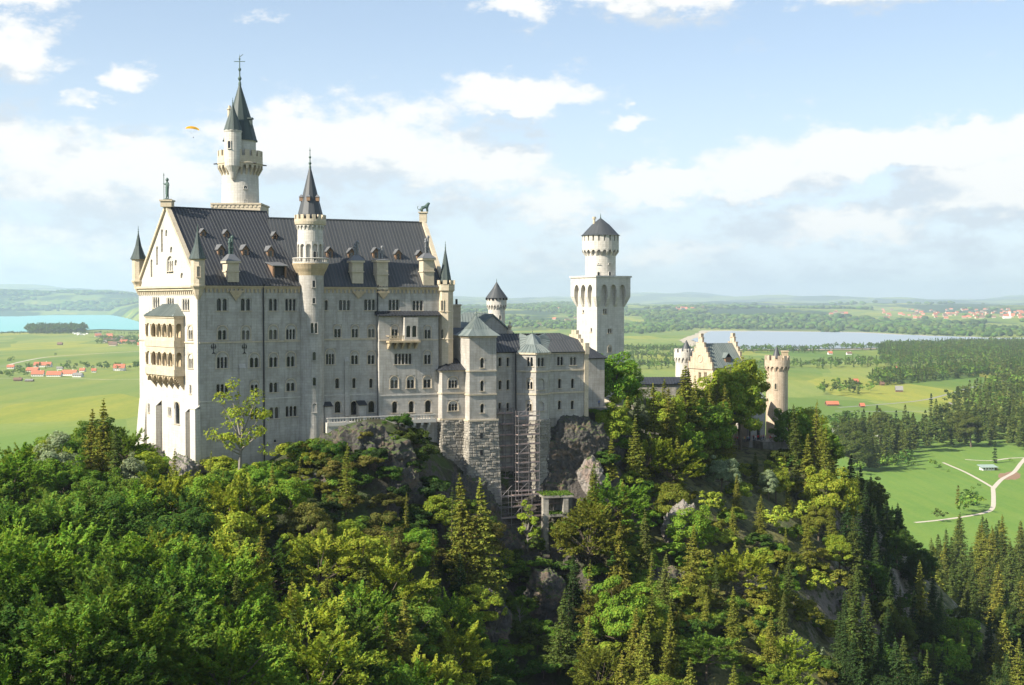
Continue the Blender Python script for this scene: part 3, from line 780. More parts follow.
# shallow projection with the pent roof and the balcony
PW = 1.3; up0 = F2.u(379, PW); up1 = F2.u(438, PW); zP = F2.z(315.5, up0 + 4, PW)
holesp = []
add_windows(F2, pal, holesp, [
    (390.6, 398.8, 324.5, 338.6, 2, 'arch'), (423.6, 431.6, 324.5, 339, 2, 'arch'),
    (394, 412.3, 353.2, 364.8, 5, 'row'), (423.4, 431.8, 350, 364.6, 2, 'arch'),
    (389.6, 398.8, 375.4, 389, 2, 'arch'), (406, 415.2, 375.4, 388.8, 2, 'arch'), (422.6, 431.6, 375.2, 388.4, 2, 'arch'),
    (391.6, 397.6, 401, 413.4, 1, 'row'), (408.4, 414.2, 401, 413, 1, 'row'), (424.4, 431.6, 400.4, 412.8, 1, 'row'),
    (403, 405, 436, 439, 1, 'rect')], w=PW)
mb = MB(); wall_grid(mb, F2, up0, up1, ZB, zP, holesp, w=PW)
for uu in (up0, up1): mb.face([F2.pt(uu, 0, ZB), F2.pt(uu, PW, ZB), F2.pt(uu, PW, zP), F2.pt(uu, 0, zP)])
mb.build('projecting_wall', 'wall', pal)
mb = MB(); zr = zP + .9
frslab(mb, F2, [(up0 - .5, PW + .75, zP), (up1 + .5, PW + .75, zP), (up1 + .5, .02, zr), (up0 - .5, .02, zr)], .15)
# facets at its ends
mb.face([F2.pt(up0 - .5, PW + .75, zP), F2.pt(up0 - .5, .02, zr), F2.pt(up0 - .5, .02, zP)]); mb.face([F2.pt(up1 + .5, PW + .75, zP), F2.pt(up1 + .5, .02, zr), F2.pt(up1 + .5, .02, zP)])
seams(mb, F2.pt(up0 - .5, PW + .75, zP), F2.pt(up1 + .5, PW + .75, zP), F2.pt(up1 + .5, .02, zr), F2.pt(up0 - .5, .02, zr), .7)
mb.build('pent_roof', 'roofd', pal)
# oriel with balcony
o0, o1 = F2.u(404.5, PW + 1.2), F2.u(418, PW + 1.2); oz0 = F2.z(339.5, o0, PW + 1); oz1 = F2.z(317.5, o0, PW + 1)
mb = MB(); frO = F2
mb.T = lambda x, y, z: F2.pt(x, PW + 1.3 - y, z)
arch_plate(mb, o0, o1, oz0, oz1, [(o0 + (o1 - o0) * .28, .95, oz0 + .5, oz0 + 2.9), (o0 + (o1 - o0) * .72, .95, oz0 + .5, oz0 + 2.9)], 0, .25, 1)
mb.T = None
for uu in (o0, o1): mb.face([F2.pt(uu, PW, oz0), F2.pt(uu, PW + 1.3, oz0), F2.pt(uu, PW + 1.3, oz1), F2.pt(uu, PW, oz1)], 1)
frbox(mb, F2, o0 - .15, o1 + .15, PW + .003, PW + 1.5, oz0 - .5, oz0 - .003, 0)
orl = mb.build('oriel', ['sandp', 'wall'], pal)
mb = MB(); mb.face([F2.pt(o0 + .05, PW + 1.0, oz0), F2.pt(o1 - .05, PW + 1.0, oz0), F2.pt(o1 - .05, PW + 1.0, oz1), F2.pt(o0 + .05, PW + 1.0, oz1)]); mb.build('pane', 'glass', orl)
b0, b1 = F2.u(388, PW + 1.2), F2.u(419.5, PW + 1.2)
mb = MB(); zb = F2.z(341, b0, PW + 1.2)
frbox(mb, F2, b0, b1, PW + .006, PW + 1.9, zb - .35, zb)
frbox(mb, F2, b0, o0 - .2, PW + 1.75, PW + 1.88, zb + .95, zb + 1.1); frbox(mb, F2, b0 + .003, b0 + .15, PW + .01, PW + 1.87, zb + .955, zb + 1.095)
k = b0 + .1
while k < o0 - .3: frbox(mb, F2, k, k + .16, PW + 1.77, PW + 1.86, zb, zb + .95); k += .38
for j in range(5):
    c = b0 + .5 + (b1 - b0 - 1) * j / 4
    for q in range(4): frbox(mb, F2, c - .22, c + .22, PW + .003, PW + 1.6 - q * .38, zb - .36 - (q + 1) * .33, zb - .363 - q * .33)
mb.build('balcony', 'sand', pal)
# trim courses, corbel friezes, gutters
mb = MB()
frieze(mb, F1, .2, uE - 2.6, zE1 - .02, h=1.35); frieze(mb, F2, 2.3, u_end - 1.4, zE2 - .02, h=1.35)
for px in (235.5,):                                            # keystone pendant consoles
    u = F1.u(px)
    for q in range(6): frbox(mb, F1, u - 1.4 + q * .23, u + 1.4 - q * .23, .25, .55 - q * .04, zE1 - 1.0 - (q + 1) * .32, zE1 - 1.003 - q * .32)
for px in (358.5, 383):
    u = F2.u(px)
    for q in range(5): frbox(mb, F2, u - 1.3 + q * .25, u + 1.3 - q * .25, .25, .5 - q * .04, zE2 - 1.0 - (q + 1) * .30, zE2 - 1.003 - q * .30)
mb.build('corbel_frieze', 'sand', pal)
mb = MB()
course(mb, F1, 0, uE - 2.4, 341.4, 15); course(mb, F2, 2.2, up0, 338.7, 15); course(mb, F2, up0 + .003, up1, 339.3, 30, PW)
course(mb, F2, up1, u_end - 2, 339, 30)
mb.build('string_course', 'sandp', pal)
mb = MB()
course(mb, F1, 0, uE - 2.4, 398.3, 15, h=.22, out=.10); course(mb, F2, 2.2, up0, 393.6, 15, h=.22, out=.10); course(mb, F2, up0 + .003, up1, 393.2, 30, PW, h=.22, out=.1)
mb.build('string_course', 'wallw', pal)
mb = MB()
for px in (238.2, ): 
    u0, u1 = F1.u(238.5), F1.u(245); frbox(mb, F1, u0, u1, .003, .35, F1.z(446, u0), F1.z(368, u0)); frslab(mb, F1, [(u0, .35, F1.z(368, u0) - .001), (u1, .35, F1.z(368, u0) - .001), (u1, 0.01, F1.z(364, u0)), (u0, 0.01, F1.z(364, u0))], .1); mb.build('buttress', 'wall', pal); mb = MB()
u0, u1 = F2.u(344.2), F2.u(348.6); frbox(mb, F2, u0, u1, .003, .35, F2.z(416, u0), F2.z(361, u0)); frslab(mb, F2, [(u0, .35, F2.z(361, u0) - .001), (u1, .35, F2.z(361, u0) - .001), (u1, .01, F2.z(357, u0)), (u0, .01, F2.z(357, u0))], .1)
mb.build('buttress', 'wall', pal)
for fr, px, z0, z1 in ((F1, 263.6, 465, 287), (F2, 377.6, 415, 288)):
    mb = MB(); u = fr.u(px, .2); mb.tube(fr.pt(u, .22, fr.z(z0, u)), fr.pt(u, .22, fr.z(z1, u)), .15); 
    mb.tube(fr.pt(u, .22, fr.z(z1, u)), fr.pt(u, .7, fr.z(z1, u) + .6), .15)
    mb.build('drainpipe', 'dark', pal)
for px in (213.3, 244.2):                                      # wrought iron wall anchors
    mb = MB(); u = F1.u(px); z = F1.z(348.5, u)
    frbox(mb, F1, u - .07, u + .07, .02, .10, z - 1.0, z + 1.0); frbox(mb, F1, u - .55, u + .55, .03, .09, z + .2, z + .34)
    for s in (-1, 1):
        mb.tube(F1.pt(u + s * .5, .06, z + .3), F1.pt(u + s * .3, .06, z + .8), .07); mb.tube(F1.pt(u + s * .5, .06, z + .25), F1.pt(u + s * .25, .06, z - .1), .06); mb.tube(F1.pt(u, .06, z - .7), F1.pt(u + s * .35, .06, z - 1.05), .06)
    mb.build('wall_anchor', 'dark', pal)
# terrace balustrade along the second wing
t0, t1 = F2.u(325, 2.2), F2.u(436, 3.4)
mb = MB(); zt = F2.z(416.5, t0 + 8, 3)
frbox(mb, F2, t0, t1, .004, 3.4, zt - 1.75, zt - 1.0)
frbox(mb, F2, t0, t1, 3.05, 3.38, zt - .2, zt)
k = t0 + .2
while k < t1 - .3: frbox(mb, F2, k, k + (.5 if int((k - t0) / .62) % 6 == 0 else .2), 3.10, 3.33, zt - 1.0, zt - .203); k += .62
k = F2.u(382, 3)
while k < t1:
    for q in range(3): frbox(mb, F2, k, k + .5, PW + .01, 3.3 - q * .6, zt - 1.76 - (q + 1) * .55, zt - 1.763 - q * .55)
    k += 1.7
frbox(mb, F2, t0, F2.u(380, 3), .006, 3.2, zt - 9, zt - 1.76)
mb.build('terrace_balcony', 'wallw', pal)
mb = MB()
for px in (328.5, 363): 
    u = F2.u(px, 2); frbox(mb, F2, u - .75, u + .75, .02, 1.6, zt - 1.0, zt + 2.3); frslab(mb, F2, [(u - .95, 1.9, zt + 2.3), (u + .95, 1.9, zt + 2.3), (u + .95, .03, zt + 3.1), (u - .95, .03, zt + 3.1)], .12, 1); mb.build('stair_hood', ['wall', 'roofd'], pal); mb = MB()

# ---- west gable front
GU = WW
holesw = []
bayu0, bayu1 = FW.u(145.3, 2.1), FW.u(174.2, 2.1)
add_windows(FW, pal, holesw, [
    (152.6, 159.6, 297.2, 308.6, 3, 'row'), (166.8, 174, 297.8, 309.6, 3, 'row'), (181.8, 189.6, 298.8, 311, 3, 'row'),
    (187.6, 193, 324.5, 340, 2, 'arch'), (187.6, 193, 353, 369, 2, 'arch'), (189, 190.8, 385, 394.6, 1, 'rect'),
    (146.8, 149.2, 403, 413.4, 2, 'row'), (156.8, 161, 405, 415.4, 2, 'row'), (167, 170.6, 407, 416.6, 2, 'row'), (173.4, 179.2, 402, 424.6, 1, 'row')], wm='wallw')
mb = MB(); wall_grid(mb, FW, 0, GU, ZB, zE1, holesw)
# gable
apz = z_at(*( (B0 + (A0 - B0) * .5) ), 207.5)
# blind arches in the gable, built as recesses in the gable sheet: grid of steps
gh = []
gspec = [(151.0, 153.2, 259, 277, 1), (156.6, 158.8, 246, 265, 1), (161.6, 163.8, 229, 252, 1), (166, 168, 229.5, 236, 1), (170.6, 173, 246.5, 252.5, 1), (175, 177.6, 259.5, 265.5, 1), (180.8, 183.6, 272.5, 278, 1)]
um = GU / 2
def gz(u): return zE1 + (apz - zE1) * (1 - abs(u - um) / um)
glist = []
for (a, b, t, l, nn) in gspec:
    u0, u1 = FW.u(a), FW.u(b); glist.append(((u0 + u1) / 2, max(.55, u1 - u0), FW.z(l, u0), FW.z(t, u0)))
u0, u1 = FW.u(167.0), FW.u(174.0); glist.append(((u0 + u1) / 2, u1 - u0, FW.z(273.5, u0), FW.z(256, u0)))
T = lambda x, y, z: FW.pt(x, -y, z)
# strips of the gable between z levels following the rake: vertical slices
cuts = sorted({0, GU, um, *[g[0] - g[1] / 2 for g in glist], *[g[0] + g[1] / 2 for g in glist], *[GU * k / 12 for k in range(13)]})
for i in range(len(cuts) - 1):
    a, b = cuts[i], cuts[i + 1]; c = (a + b) / 2
    hs = sorted([g for g in glist if g[0] - g[1] / 2 < c < g[0] + g[1] / 2], key=lambda g: g[2])
    lo = zE1
    for g in hs:
        if g[3] > min(gz(a), gz(b)) - .2: continue
        mb.face([T(a, 0, lo), T(b, 0, lo), T(b, 0, g[2]), T(a, 0, g[2])]); lo = g[3]
    mb.face([T(a, 0, lo), T(b, 0, lo), T(b, 0, gz(b)), T(a, 0, gz(a))])
mb.T = T
for (uc, w, zb, zt_) in glist:
    if zt_ > min(gz(uc - w / 2), gz(uc + w / 2)) - .2: continue
    arch_plate(mb, uc - w / 2, uc + w / 2, zb, zt_, [(uc, w * .96, zb, zt_ - .05)], 0.0, .35)
    mb.face([(uc - w / 2, .35, zb), (uc + w / 2, .35, zb), (uc + w / 2, .35, zt_), (uc - w / 2, .35, zt_)])
mb.T = None
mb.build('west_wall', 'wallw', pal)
add = []
w3 = MB()
uc, w, zb, zt_ = glist[-1]
o_, W_, H_ = window_obj(w * .82, (zt_ - zb) * .62, 3, 'row', 'wallw', pal, FW.pt(uc, -.02, zb + .35), FW.rot)
# north and east walls (unseen sides), so the palace is a closed building
mb = MB()
FN = Fr(B0 + F1.d * (uE + 6), -F1.d); wall_grid(mb, FN, 0, uE + 6, ZB, zE1, [])
w2 = 24.0
e1 = F2.pt(u_end, 0, 0); e2 = F2.pt(u_end, -w2, 0); s2 = F2.pt(-4, -w2, 0)
mb.face([(e1.x, e1.y, ZB), (e2.x, e2.y, ZB), (e2.x, e2.y, zE2), (e1.x, e1.y, zE2)])
mb.face([(e2.x, e2.y, ZB), (s2.x, s2.y, ZB), (s2.x, s2.y, zE2), (e2.x, e2.y, zE2)])
mb.build('rear_wall', 'wall', pal)
# cornices of the west front and coping of the gable
mb = MB()
frbox(mb, FW, -.5, GU + .5, .003, .85, zE1 - .45, zE1 - .003); frbox(mb, FW, -.3, GU + .3, .003, .5, zE1 - .95, zE1 - .453)
k = .6
while k < GU - .6: frbox(mb, FW, k, k + .4, .003, .3, zE1 - 1.75, zE1 - 1.2); k += .95
frbox(mb, FW, .4, GU - .4, .003, .18, zE1 - 1.2, zE1 - .953)
course(mb, FW, 0, GU, 342.0, GU / 2 + 6, out=.18)
for s in (0, 1):
    a = (0, zE1) if s == 0 else (GU, zE1); b = (um, apz)
    for (w0, w1, dz, dz2) in ((-.5, .45, .0, .7),):
        q = [FW.pt(a[0], w1, a[1] + dz), FW.pt(b[0], w1, b[1] + dz), FW.pt(b[0], w1, b[1] + dz2), FW.pt(a[0], w1, a[1] + dz2)]
        r_ = [FW.pt(a[0], w0, a[1] + dz), FW.pt(b[0], w0, b[1] + dz), FW.pt(b[0], w0, b[1] + dz2), FW.pt(a[0], w0, a[1] + dz2)]
        mb.face(q); mb.face(r_[::-1])
        for kk in range(4): jj = (kk + 1) % 4; mb.face([q[kk], r_[kk], r_[jj], q[jj]])
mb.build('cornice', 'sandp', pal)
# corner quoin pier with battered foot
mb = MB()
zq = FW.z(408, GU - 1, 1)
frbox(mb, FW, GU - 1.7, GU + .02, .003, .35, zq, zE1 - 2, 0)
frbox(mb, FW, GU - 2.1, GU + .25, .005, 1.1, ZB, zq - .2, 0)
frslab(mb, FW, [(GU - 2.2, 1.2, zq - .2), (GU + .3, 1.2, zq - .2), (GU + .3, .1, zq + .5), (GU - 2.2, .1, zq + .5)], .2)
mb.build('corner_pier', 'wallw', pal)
for (a, b, t) in ((150.5, 155, 405), (180, 184.6, 411.5)):
    mb = MB(); u0, u1 = FW.u(a, 1.3), FW.u(b, 1.3); zz = FW.z(t, u0, 1.3)
    frbox(mb, FW, u0, u1, .003, 1.3, ZB, zz); frslab(mb, FW, [(u0, 1.3, zz), (u1, 1.3, zz), (u1, .02, zz + 1.1), (u0, .02, zz + 1.1)], .1); mb.build('buttress', 'wallw', pal)
mb = MB()
# battered plinth at the left foot
q0 = [FW.pt(0, 0, 0), FW.pt(4, 0, 0)]
zbt = FW.z(398, 0)
c0, c1 = FW.pt(0, 0, 0), FW.pt(3.5, 0, 0)
mb.prism([(c0.x, c0.y), (c1.x, c1.y), (FW.pt(3.5, 1.6, 0).x, FW.pt(3.5, 1.6, 0).y), (FW.pt(-1.8, 1.6, 0).x, FW.pt(-1.8, 1.6, 0).y), (FW.pt(-1.8, -2, 0).x, FW.pt(-1.8, -2, 0).y), (FW.pt(0, -2, 0).x, FW.pt(0, -2, 0).y)], ZB, zbt, 0,
         [(c0.x, c0.y), (c1.x, c1.y), (FW.pt(3.5, .02, 0).x, FW.pt(3.5, .02, 0).y), (FW.pt(-.1, .02, 0).x, FW.pt(-.1, .02, 0).y), (FW.pt(-.1, -2, 0).x, FW.pt(-.1, -2, 0).y), (FW.pt(0, -2, 0).x, FW.pt(0, -2, 0).y)], cap=False)
mb.build('battered_plinth', 'wallw', pal)

# ---- two-storey loggia on the west front
by = 2.1
zl = [FW.z(p, bayu0 + 3, by) for p in (317.5, 339.5, 346, 367.5, 374)]
mb = MB()
U = lambda f: bayu0 + (bayu1 - bayu0) * f
def floor(z_lo, z_hi, zs0, zs1):
    mb.T = lambda x, y, z: FW.pt(x, by - y, z)
    arch_plate(mb, bayu0, bayu1, z_lo, z_hi, [(U(.1 + .19 * k), (bayu1 - bayu0) * .145, zs0, zs1) for k in range(5)] + [], 0, .45)
    mb.T = None
    for uu, sgn in ((bayu1, 1), (bayu0, -1)):
        mb.T = lambda x, y, z, uu=uu, sgn=sgn: FW.pt(uu - sgn * y, x, z)
        arch_plate(mb, 0.0, by, z_lo, z_hi, [(by * .55, 1.1, zs0, zs1)], 0, .4)
        mb.T = None
floor(zl[1] + .003, zl[0], FW.z(337, U(.5), by), FW.z(323.2, U(.5), by)); floor(zl[3] + .003, zl[2] - .003, FW.z(365.5, U(.5), by), FW.z(351.6, U(.5), by))
frbox(mb, FW, bayu0 - .15, bayu1 + .15, .01, by + .15, zl[2], zl[1], 0); frbox(mb, FW, bayu0 - .15, bayu1 + .15, .01, by + .15, zl[4], zl[3], 0)
frbox(mb, FW, bayu0 - .2, bayu1 + .2, .01, by + .2, zl[0], zl[0] + .35, 0)
mb.build('loggia', 'sandp', pal)
mb = MB()
for z0, z1 in ((zl[1], zl[0]), (zl[3], zl[2])):
    for k in range(6):
        u = U(.005 + .19 * k + .0) + .15
        p = FW.pt(min(max(u, bayu0 + .3), bayu1 - .3), by + .05, 0); mb.lathe(p.x, p.y, [(.17, z0 + 1.05), (.14, z0 + 1.2), (.13, z1 - 1.6), (.22, z1 - 1.35)], 8); mb.build('column', 'sand', pal); mb = MB()
mb = MB()
for z0, z1 in ((zl[1], zl[0]), (zl[3], zl[2])):
    mb.face([FW.pt(bayu0, .05, z0), FW.pt(bayu1, .05, z0), FW.pt(bayu1, .05, z1), FW.pt(bayu0, .05, z1)])
mb.build('loggia_back_wall', 'sand', pal)
mb = MB()
for k in range(6):
    u = U(.02 + .19 * k)
    for q in range(8):
        ww = max(.2, by - q * .27); z1 = zl[4] - .003 - q * .33
        frbox(mb, FW, u - .22, u + .22, .003, ww, z1 - .33, z1)
for k in range(5):
    u0 = U(.02 + .19 * k) + .22; u1 = U(.02 + .19 * (k + 1)) - .22
    mb.T = lambda x, y, z: FW.pt(x, by - .15 - y, z)
    arch_plate(mb, u0, u1, zl[4] - 1.1, zl[4] - .004, [((u0 + u1) / 2, (u1 - u0) * .98, zl[4] - 1.1, zl[4] - .25)], 0, .8)
    mb.T = None
mb.build('loggia_brackets', 'sand', pal)
mb = MB()
za = zl[0] + .36; zb2 = za + 2.4
e = .45
c = [FW.pt(bayu0 - e, by + e, za), FW.pt(bayu1 + e, by + e, za), FW.pt(bayu1 + e, .02, za), FW.pt(bayu0 - e, .02, za)]
t = [FW.pt(bayu0 + 4.2, .02, zb2), FW.pt(bayu1 - 3.0, .02, zb2)]
mb.face([c[0], c[1], t[1], t[0]]); mb.face([c[1], c[2], t[1]]); mb.face([c[3], c[0], t[0]]); mb.face([c[0], c[3], c[2], c[1]])
seams(mb, c[0], c[1], t[1], t[0], .7)
mb.build('loggia_roof', 'rooflt', pal)

# ---- roofs of the two wings
def gable_roof(fr, u0, u1, width, ze, zr, name, mat, step=.72, ov=.5):
    mb = MB()
    k = (zr - ze) / (width / 2)
    q = [fr.pt(u0, ov, ze - ov * k + .52), fr.pt(u1, ov, ze - ov * k + .52), fr.pt(u1, -width / 2, zr), fr.pt(u0, -width / 2, zr)]
    slab(mb, q, .3)
    seams(mb, *q, step, .22, .055, 1)
    q2 = [fr.pt(u0, -width - ov, ze - ov * k + .52), fr.pt(u1, -width - ov, ze - ov * k + .52), fr.pt(u1, -width / 2, zr), fr.pt(u0, -width / 2, zr)]
    slab(mb, q2, .3)
    a, b = fr.pt(u0, -width / 2, zr), fr.pt(u1, -width / 2, zr)
    mb.tube(a, b, .22)
    return mb.build(name, [mat, 'seam'], pal)
ridge1 = apz + .1
gable_roof(F1, .5, F1.u(301.5), WW, zE1, ridge1, 'roof', 'roofd')
er = F1.u(301.5)
mb = MB()                                                       # verge wall closing the first roof
mb.face([F1.pt(er - .4, 0, zE1 - 1), F1.pt(er - .4, -WW, zE1 - 1), F1.pt(er - .4, -WW, zE1), F1.pt(er - .4, -WW / 2, ridge1 - .4), F1.pt(er - .4, 0, zE1)])
mb.build('verge_wall', 'roofd', pal)
# rear part of second wing meets it; ridge height from the photograph
pr = F2.pt(18, -w2 / 2, 0); ridge2 = z_at(pr.x, pr.y, 221.0)
gable_roof(F2, -6, u_end - .6, w2, zE2, ridge2, 'roof', 'roofg')
# east gable with coping and lion
mb = MB()
for ww, zz in ((0, 0),):
    g0 = [F2.pt(u_end - .05, 0, zE2), F2.pt(u_end - .05, -w2, zE2), F2.pt(u_end - .05, -w2 / 2, ridge2)]
    for s in (0, 1):
        a = g0[s]; b = g0[2]; a2 = a + Vector((0, 0, 1.0)); b2 = b + Vector((0, 0, 1.0)); off = F2.d * -.9; off = Vector((off.x, off.y, 0))
        mb.face([a, b, b2, a2]); mb.face([a + off, b + off, b2 + off, a2 + off]); mb.face([a2, b2, b2 + off, a2 + off]); mb.face([a, a2, a2 + off, a + off])
    mb.face(g0)
mb.build('east_gable', 'sandp', pal)
pp = F2.pt(u_end - .5, -w2 / 2, ridge2 + .6)
mb = MB(); mb.prism([(pp.x - .8, pp.y - .8), (pp.x + .8, pp.y - .8), (pp.x + .8, pp.y + .8), (pp.x - .8, pp.y + .8)], pp.z - .6, pp.z + 1.4); mb.box(pp.x - 1, pp.x + 1, pp.y - 1, pp.y + 1, pp.z + 1.41, pp.z + 1.7)
mb.build('gable_pedestal', 'sandp', pal)
PED_LION = Vector((pp.x, pp.y, pp.z + 1.7))
pk = FW.pt(um, -.1, apz + .7)
mb = MB(); mb.box(pk.x - 1.1, pk.x + 1.1, pk.y - 1.1, pk.y + 1.1, pk.z - .6, pk.z + .5); mb.box(pk.x - 1.3, pk.x + 1.3, pk.y - 1.3, pk.y + 1.3, pk.z + .503, pk.z + .8)
mb.build('gable_pedestal', 'sandp', pal)
PED_KNIGHT = Vector((pk.x, pk.y, pk.z + .8))

# ---- dormers: placed by their foot on the roof slope
def roof_point(fr, width, ze, zr, px, py):
    r = ray(px, py); k = (zr - ze) / (width / 2)
    # plane: z = ze - w*k  with w = outward (negative inside)
    n = fr.n; o = fr.o
    # point = t*r ; w = (p-o).n ; CAMZ + t*rz = ze - k*(t*(r.xy.n) - o.n)
    rn = r.x * n.x + r.y * n.y; on = o.x * n.x + o.y * n.y
    t = (ze + k * on - CAMZ) / (r.z + k * rn)
    p = Vector((r.x * t, r.y * t, CAMZ + r.z * t))
    u = (Vector((p.x, p.y)) - o).dot(fr.d); w = (Vector((p.x, p.y)) - o).dot(n)
    return u, w, p.z, k
def dormer(fr, width, ze, zr, px, py, W=1.3, H=1.6):
    u, w, z, k = roof_point(fr, width, ze, zr, px, py)
    back = H / k + .6
    mb = MB(); T = lambda x, y, zz: fr.pt(u + x, w - y, z + zz)
    mb.T = T
    mb.box(-W / 2, W / 2, 0, back, -.4, H, 0)
    mb.face([(-W / 2, 0, H), (W / 2, 0, H), (0, 0, H + W * .55)], 0)
    d = mb.build('dormer', ['wood'], pal)
    m2 = MB(T); bk = back + W * .55 / k
    for s in (-1, 1):
        a = (s * (W / 2 + .25), -.3, H - .22); b = (0, -.3, H + W * .55 + .1); c2 = (0, bk, H + W * .55 + .1); d2 = (s * (W / 2 + .25), back + .2, H - .22)
        m2.face([a, b, c2, d2]); m2.face([tuple(np.array(q) - (0, 0, .14)) for q in (a, b, c2, d2)])
        m2.face([a, b, (b[0], b[1], b[2] - .14), (a[0], a[1], a[2] - .14)])
    m2.build('dormer_roof', 'lead', d)
    m3 = MB(T); m3.box(-W * .22, W * .22, -.02, .05, .25, H * .85); m3.build('pane', 'glass', d)
for px, py in ((203.4, 237), (226.6, 238), (275, 240)): dormer(F1, WW, zE1, ridge1, px, py, 1.05, 1.1)
for px, py in ((221.3, 257), (245.6, 257), (270.6, 258)): dormer(F1, WW, zE1, ridge1, px, py, 1.35, 1.7)
for px, py in ((330, 259), (351.5, 260), (376, 259.5), (398.3, 261), (420, 262)): dormer(F2, w2, zE2, ridge2, px, py, 1.3, 1.8)
# shed dormer
u, w, z, k = roof_point(F1, WW, zE1, ridge1, 280, 280)
mb = MB(lambda x, y, zz: F1.pt(u + x, w - y, z + zz)); Wd = 2.9; Hd = 3.0
for s in (-1, 1): mb.face([(s * Wd / 2, 0, -.2), (s * Wd / 2, 0, Hd), (s * Wd / 2, Hd / k + 1.6, Hd + .4)], 1)
mb.face([(-Wd / 2, .5, -.2), (Wd / 2, .5, -.2), (Wd / 2, .5, Hd), (-Wd / 2, .5, Hd)], 2)
mb.box(-Wd / 2, -Wd / 2 + .3, 0, .45, -.2, Hd, 1); mb.box(Wd / 2 - .3, Wd / 2, 0, .45, -.2, Hd, 1)
slab(mb, [(-Wd / 2 - .3, -.5, Hd - .1), (Wd / 2 + .3, -.5, Hd - .1), (Wd / 2 + .3, Hd / k + 2.5, Hd + 1.2), (-Wd / 2 - .3, Hd / k + 2.5, Hd + 1.2)], .15, 0)
mb.build('shed_dormer', ['lead', 'wood', 'dark'], pal)
# ---- chimneys standing at the eaves
def chimney(fr, px0, px1, pyb, pyt, pyc, pyp, wout=.25, mat='sandp', npipes=3):
    u0, u1 = fr.u(px0, wout), fr.u(px1, wout); uc = (u0 + u1) / 2; W = u1 - u0
    z = lambda py: fr.z(py, uc, wout)
    mb = MB(); c = fr.pt(uc, wout - W / 2, 0)
    def sq(s): return [tuple(fr.pt(uc + a * s, wout - W / 2 + b * s, 0))[:2] for a, b in ((-1, -1), (1, -1), (1, 1), (-1, 1))]
    mb.prism(sq(W / 2), z(pyb) - .5, z(pyt)); mb.prism(sq(W / 2 + .15), z((pyb + pyt) / 2) - .12, z((pyb + pyt) / 2) + .12)
    mb.prism(sq(W / 2 + .3), z(pyt) + .003, z(pyt) + .4)
    ch = mb.build('chimney', mat, pal)
    mb = MB(); mb.prism(sq(W / 2 + .35), z(pyt) + .403, z(pyc), 0, sq(W * .22)); mb.build('chimney_cap', 'lead', ch)
    mb = MB(); r = .2
    for j in range(npipes):
        a = 2 * math.pi * j / npipes; x = c.x + .32 * math.cos(a); y = c.y + .32 * math.sin(a); zt_ = z(pyp) - .5 * j
        mb.lathe(x, y, [(r, z(pyc) - .4), (r, zt_ - .4), (r * 1.7, zt_ - .3), (r * 1.5, zt_), (.02, zt_ + .2)], 8); mb.lathe(x, y, [(r * 1.5, z(pyc) + 1.2), (r * 1.5, z(pyc) + 1.35), (r, z(pyc) + 1.4)], 8)
    mb.build('flue_pipe', 'patina' if fr is F1 else 'lead', ch)
chimney(F1, 228.3, 239.3, 279.5, 263, 254, 236, .1)
chimney(F2, 352.5, 363.5, 281, 262.5, 255, 241, .1); chimney(F2, 377.3, 388.3, 287, 262, 259, 246, .45, npipes=2); chimney(F2, 423.4, 434.2, 283, 260, 253, 236, .2)

# ---- corner turrets
def turret(cx, cy, r, zc0, zb, zt_, ztip, zfin, name='corner_turret', n=8, mat='sandp', cren=False, conem='copper', corb=3.0, flare=1.25):
    mb = MB()
    mb.lathe(cx, cy, [(.15, zb - corb), (r * .55, zb - corb * .6), (r * .8, zb - corb * .25), (r + .15, zb - .15), (r + .15, zb + .15), (r, zb + .2), (r, zt_ - .5), (r + .25, zt_ - .35), (r + .25, zt_), (.1, zt_)], n, ph=math.pi / 8)
    if cren: merlons(mb, cx, cy, r + .3, zt_ + .003, .9, 8, .4)
    t = mb.build(name, mat, pal)
    mb = MB(); zr_ = zt_ + .02
    if cren: mb.lathe(cx, cy, [(r * .85, zr_), (r * .84, zr_ + .8), (.06, ztip)], n, ph=math.pi / 8)
    else: mb.lathe(cx, cy, [(r * flare + .1, zr_ - .3), (r * .95, zr_ + .8), (r * .5, zr_ + (ztip - zr_) * .45), (.06, ztip)], n, ph=math.pi / 8)
    mb.build('spire_roof', conem, t)
    finial(t, cx, cy, ztip - .15, zfin - ztip, .6)
    m3 = MB()
    return t
pR = FW.pt(GU - .2, .1, 0); zf = lambda p, py: z_at(p.x, p.y, py)
tR = turret(pR.x, pR.y, 1.35, 0, zf(pR, 285.5), zf(pR, 257.5), zf(pR, 229), zf(pR, 223))
niche(tR, pR.x, pR.y, 1.32, 199, 266, 277, .8, wm='sandp')
pL = FW.pt(.2, .1, 0); tL = turret(pL.x, pL.y, 1.3, 0, zf(pL, 281), zf(pL, 258), zf(pL, 232), zf(pL, 225))
# east turret (tall, octagonal, runs down the corner)
pE = F2.pt(F2.u(446, 0), -.3, 0)
mb = MB(); zt_ = zf(pE, 284.5)
mb.lathe(pE.x, pE.y, [(1.75, ZB), (1.75, zf(pE, 292)), (2.1, zf(pE, 290.5)), (2.1, zt_), (.1, zt_)], 8, ph=math.pi / 8)
merlons(mb, pE.x, pE.y, 2.1, zt_ + .003, .9, 8, .45)
for py in (311.5, 339): mb.lathe(pE.x, pE.y, [(1.74, zf(pE, py) - .15), (1.9, zf(pE, py)), (1.74, zf(pE, py) + .15)], 8, ph=math.pi / 8)
tE = mb.build('corner_turret', 'sandp', pal)
mb = MB(); mb.lathe(pE.x, pE.y, [(1.5, zt_ + .01), (1.35, zt_ + .9), (.06, zf(pE, 248))], 8, ph=math.pi / 8); mb.build('spire_roof', 'copper', tE)
finial(tE, pE.x, pE.y, zf(pE, 248.5), 1.6, .6)
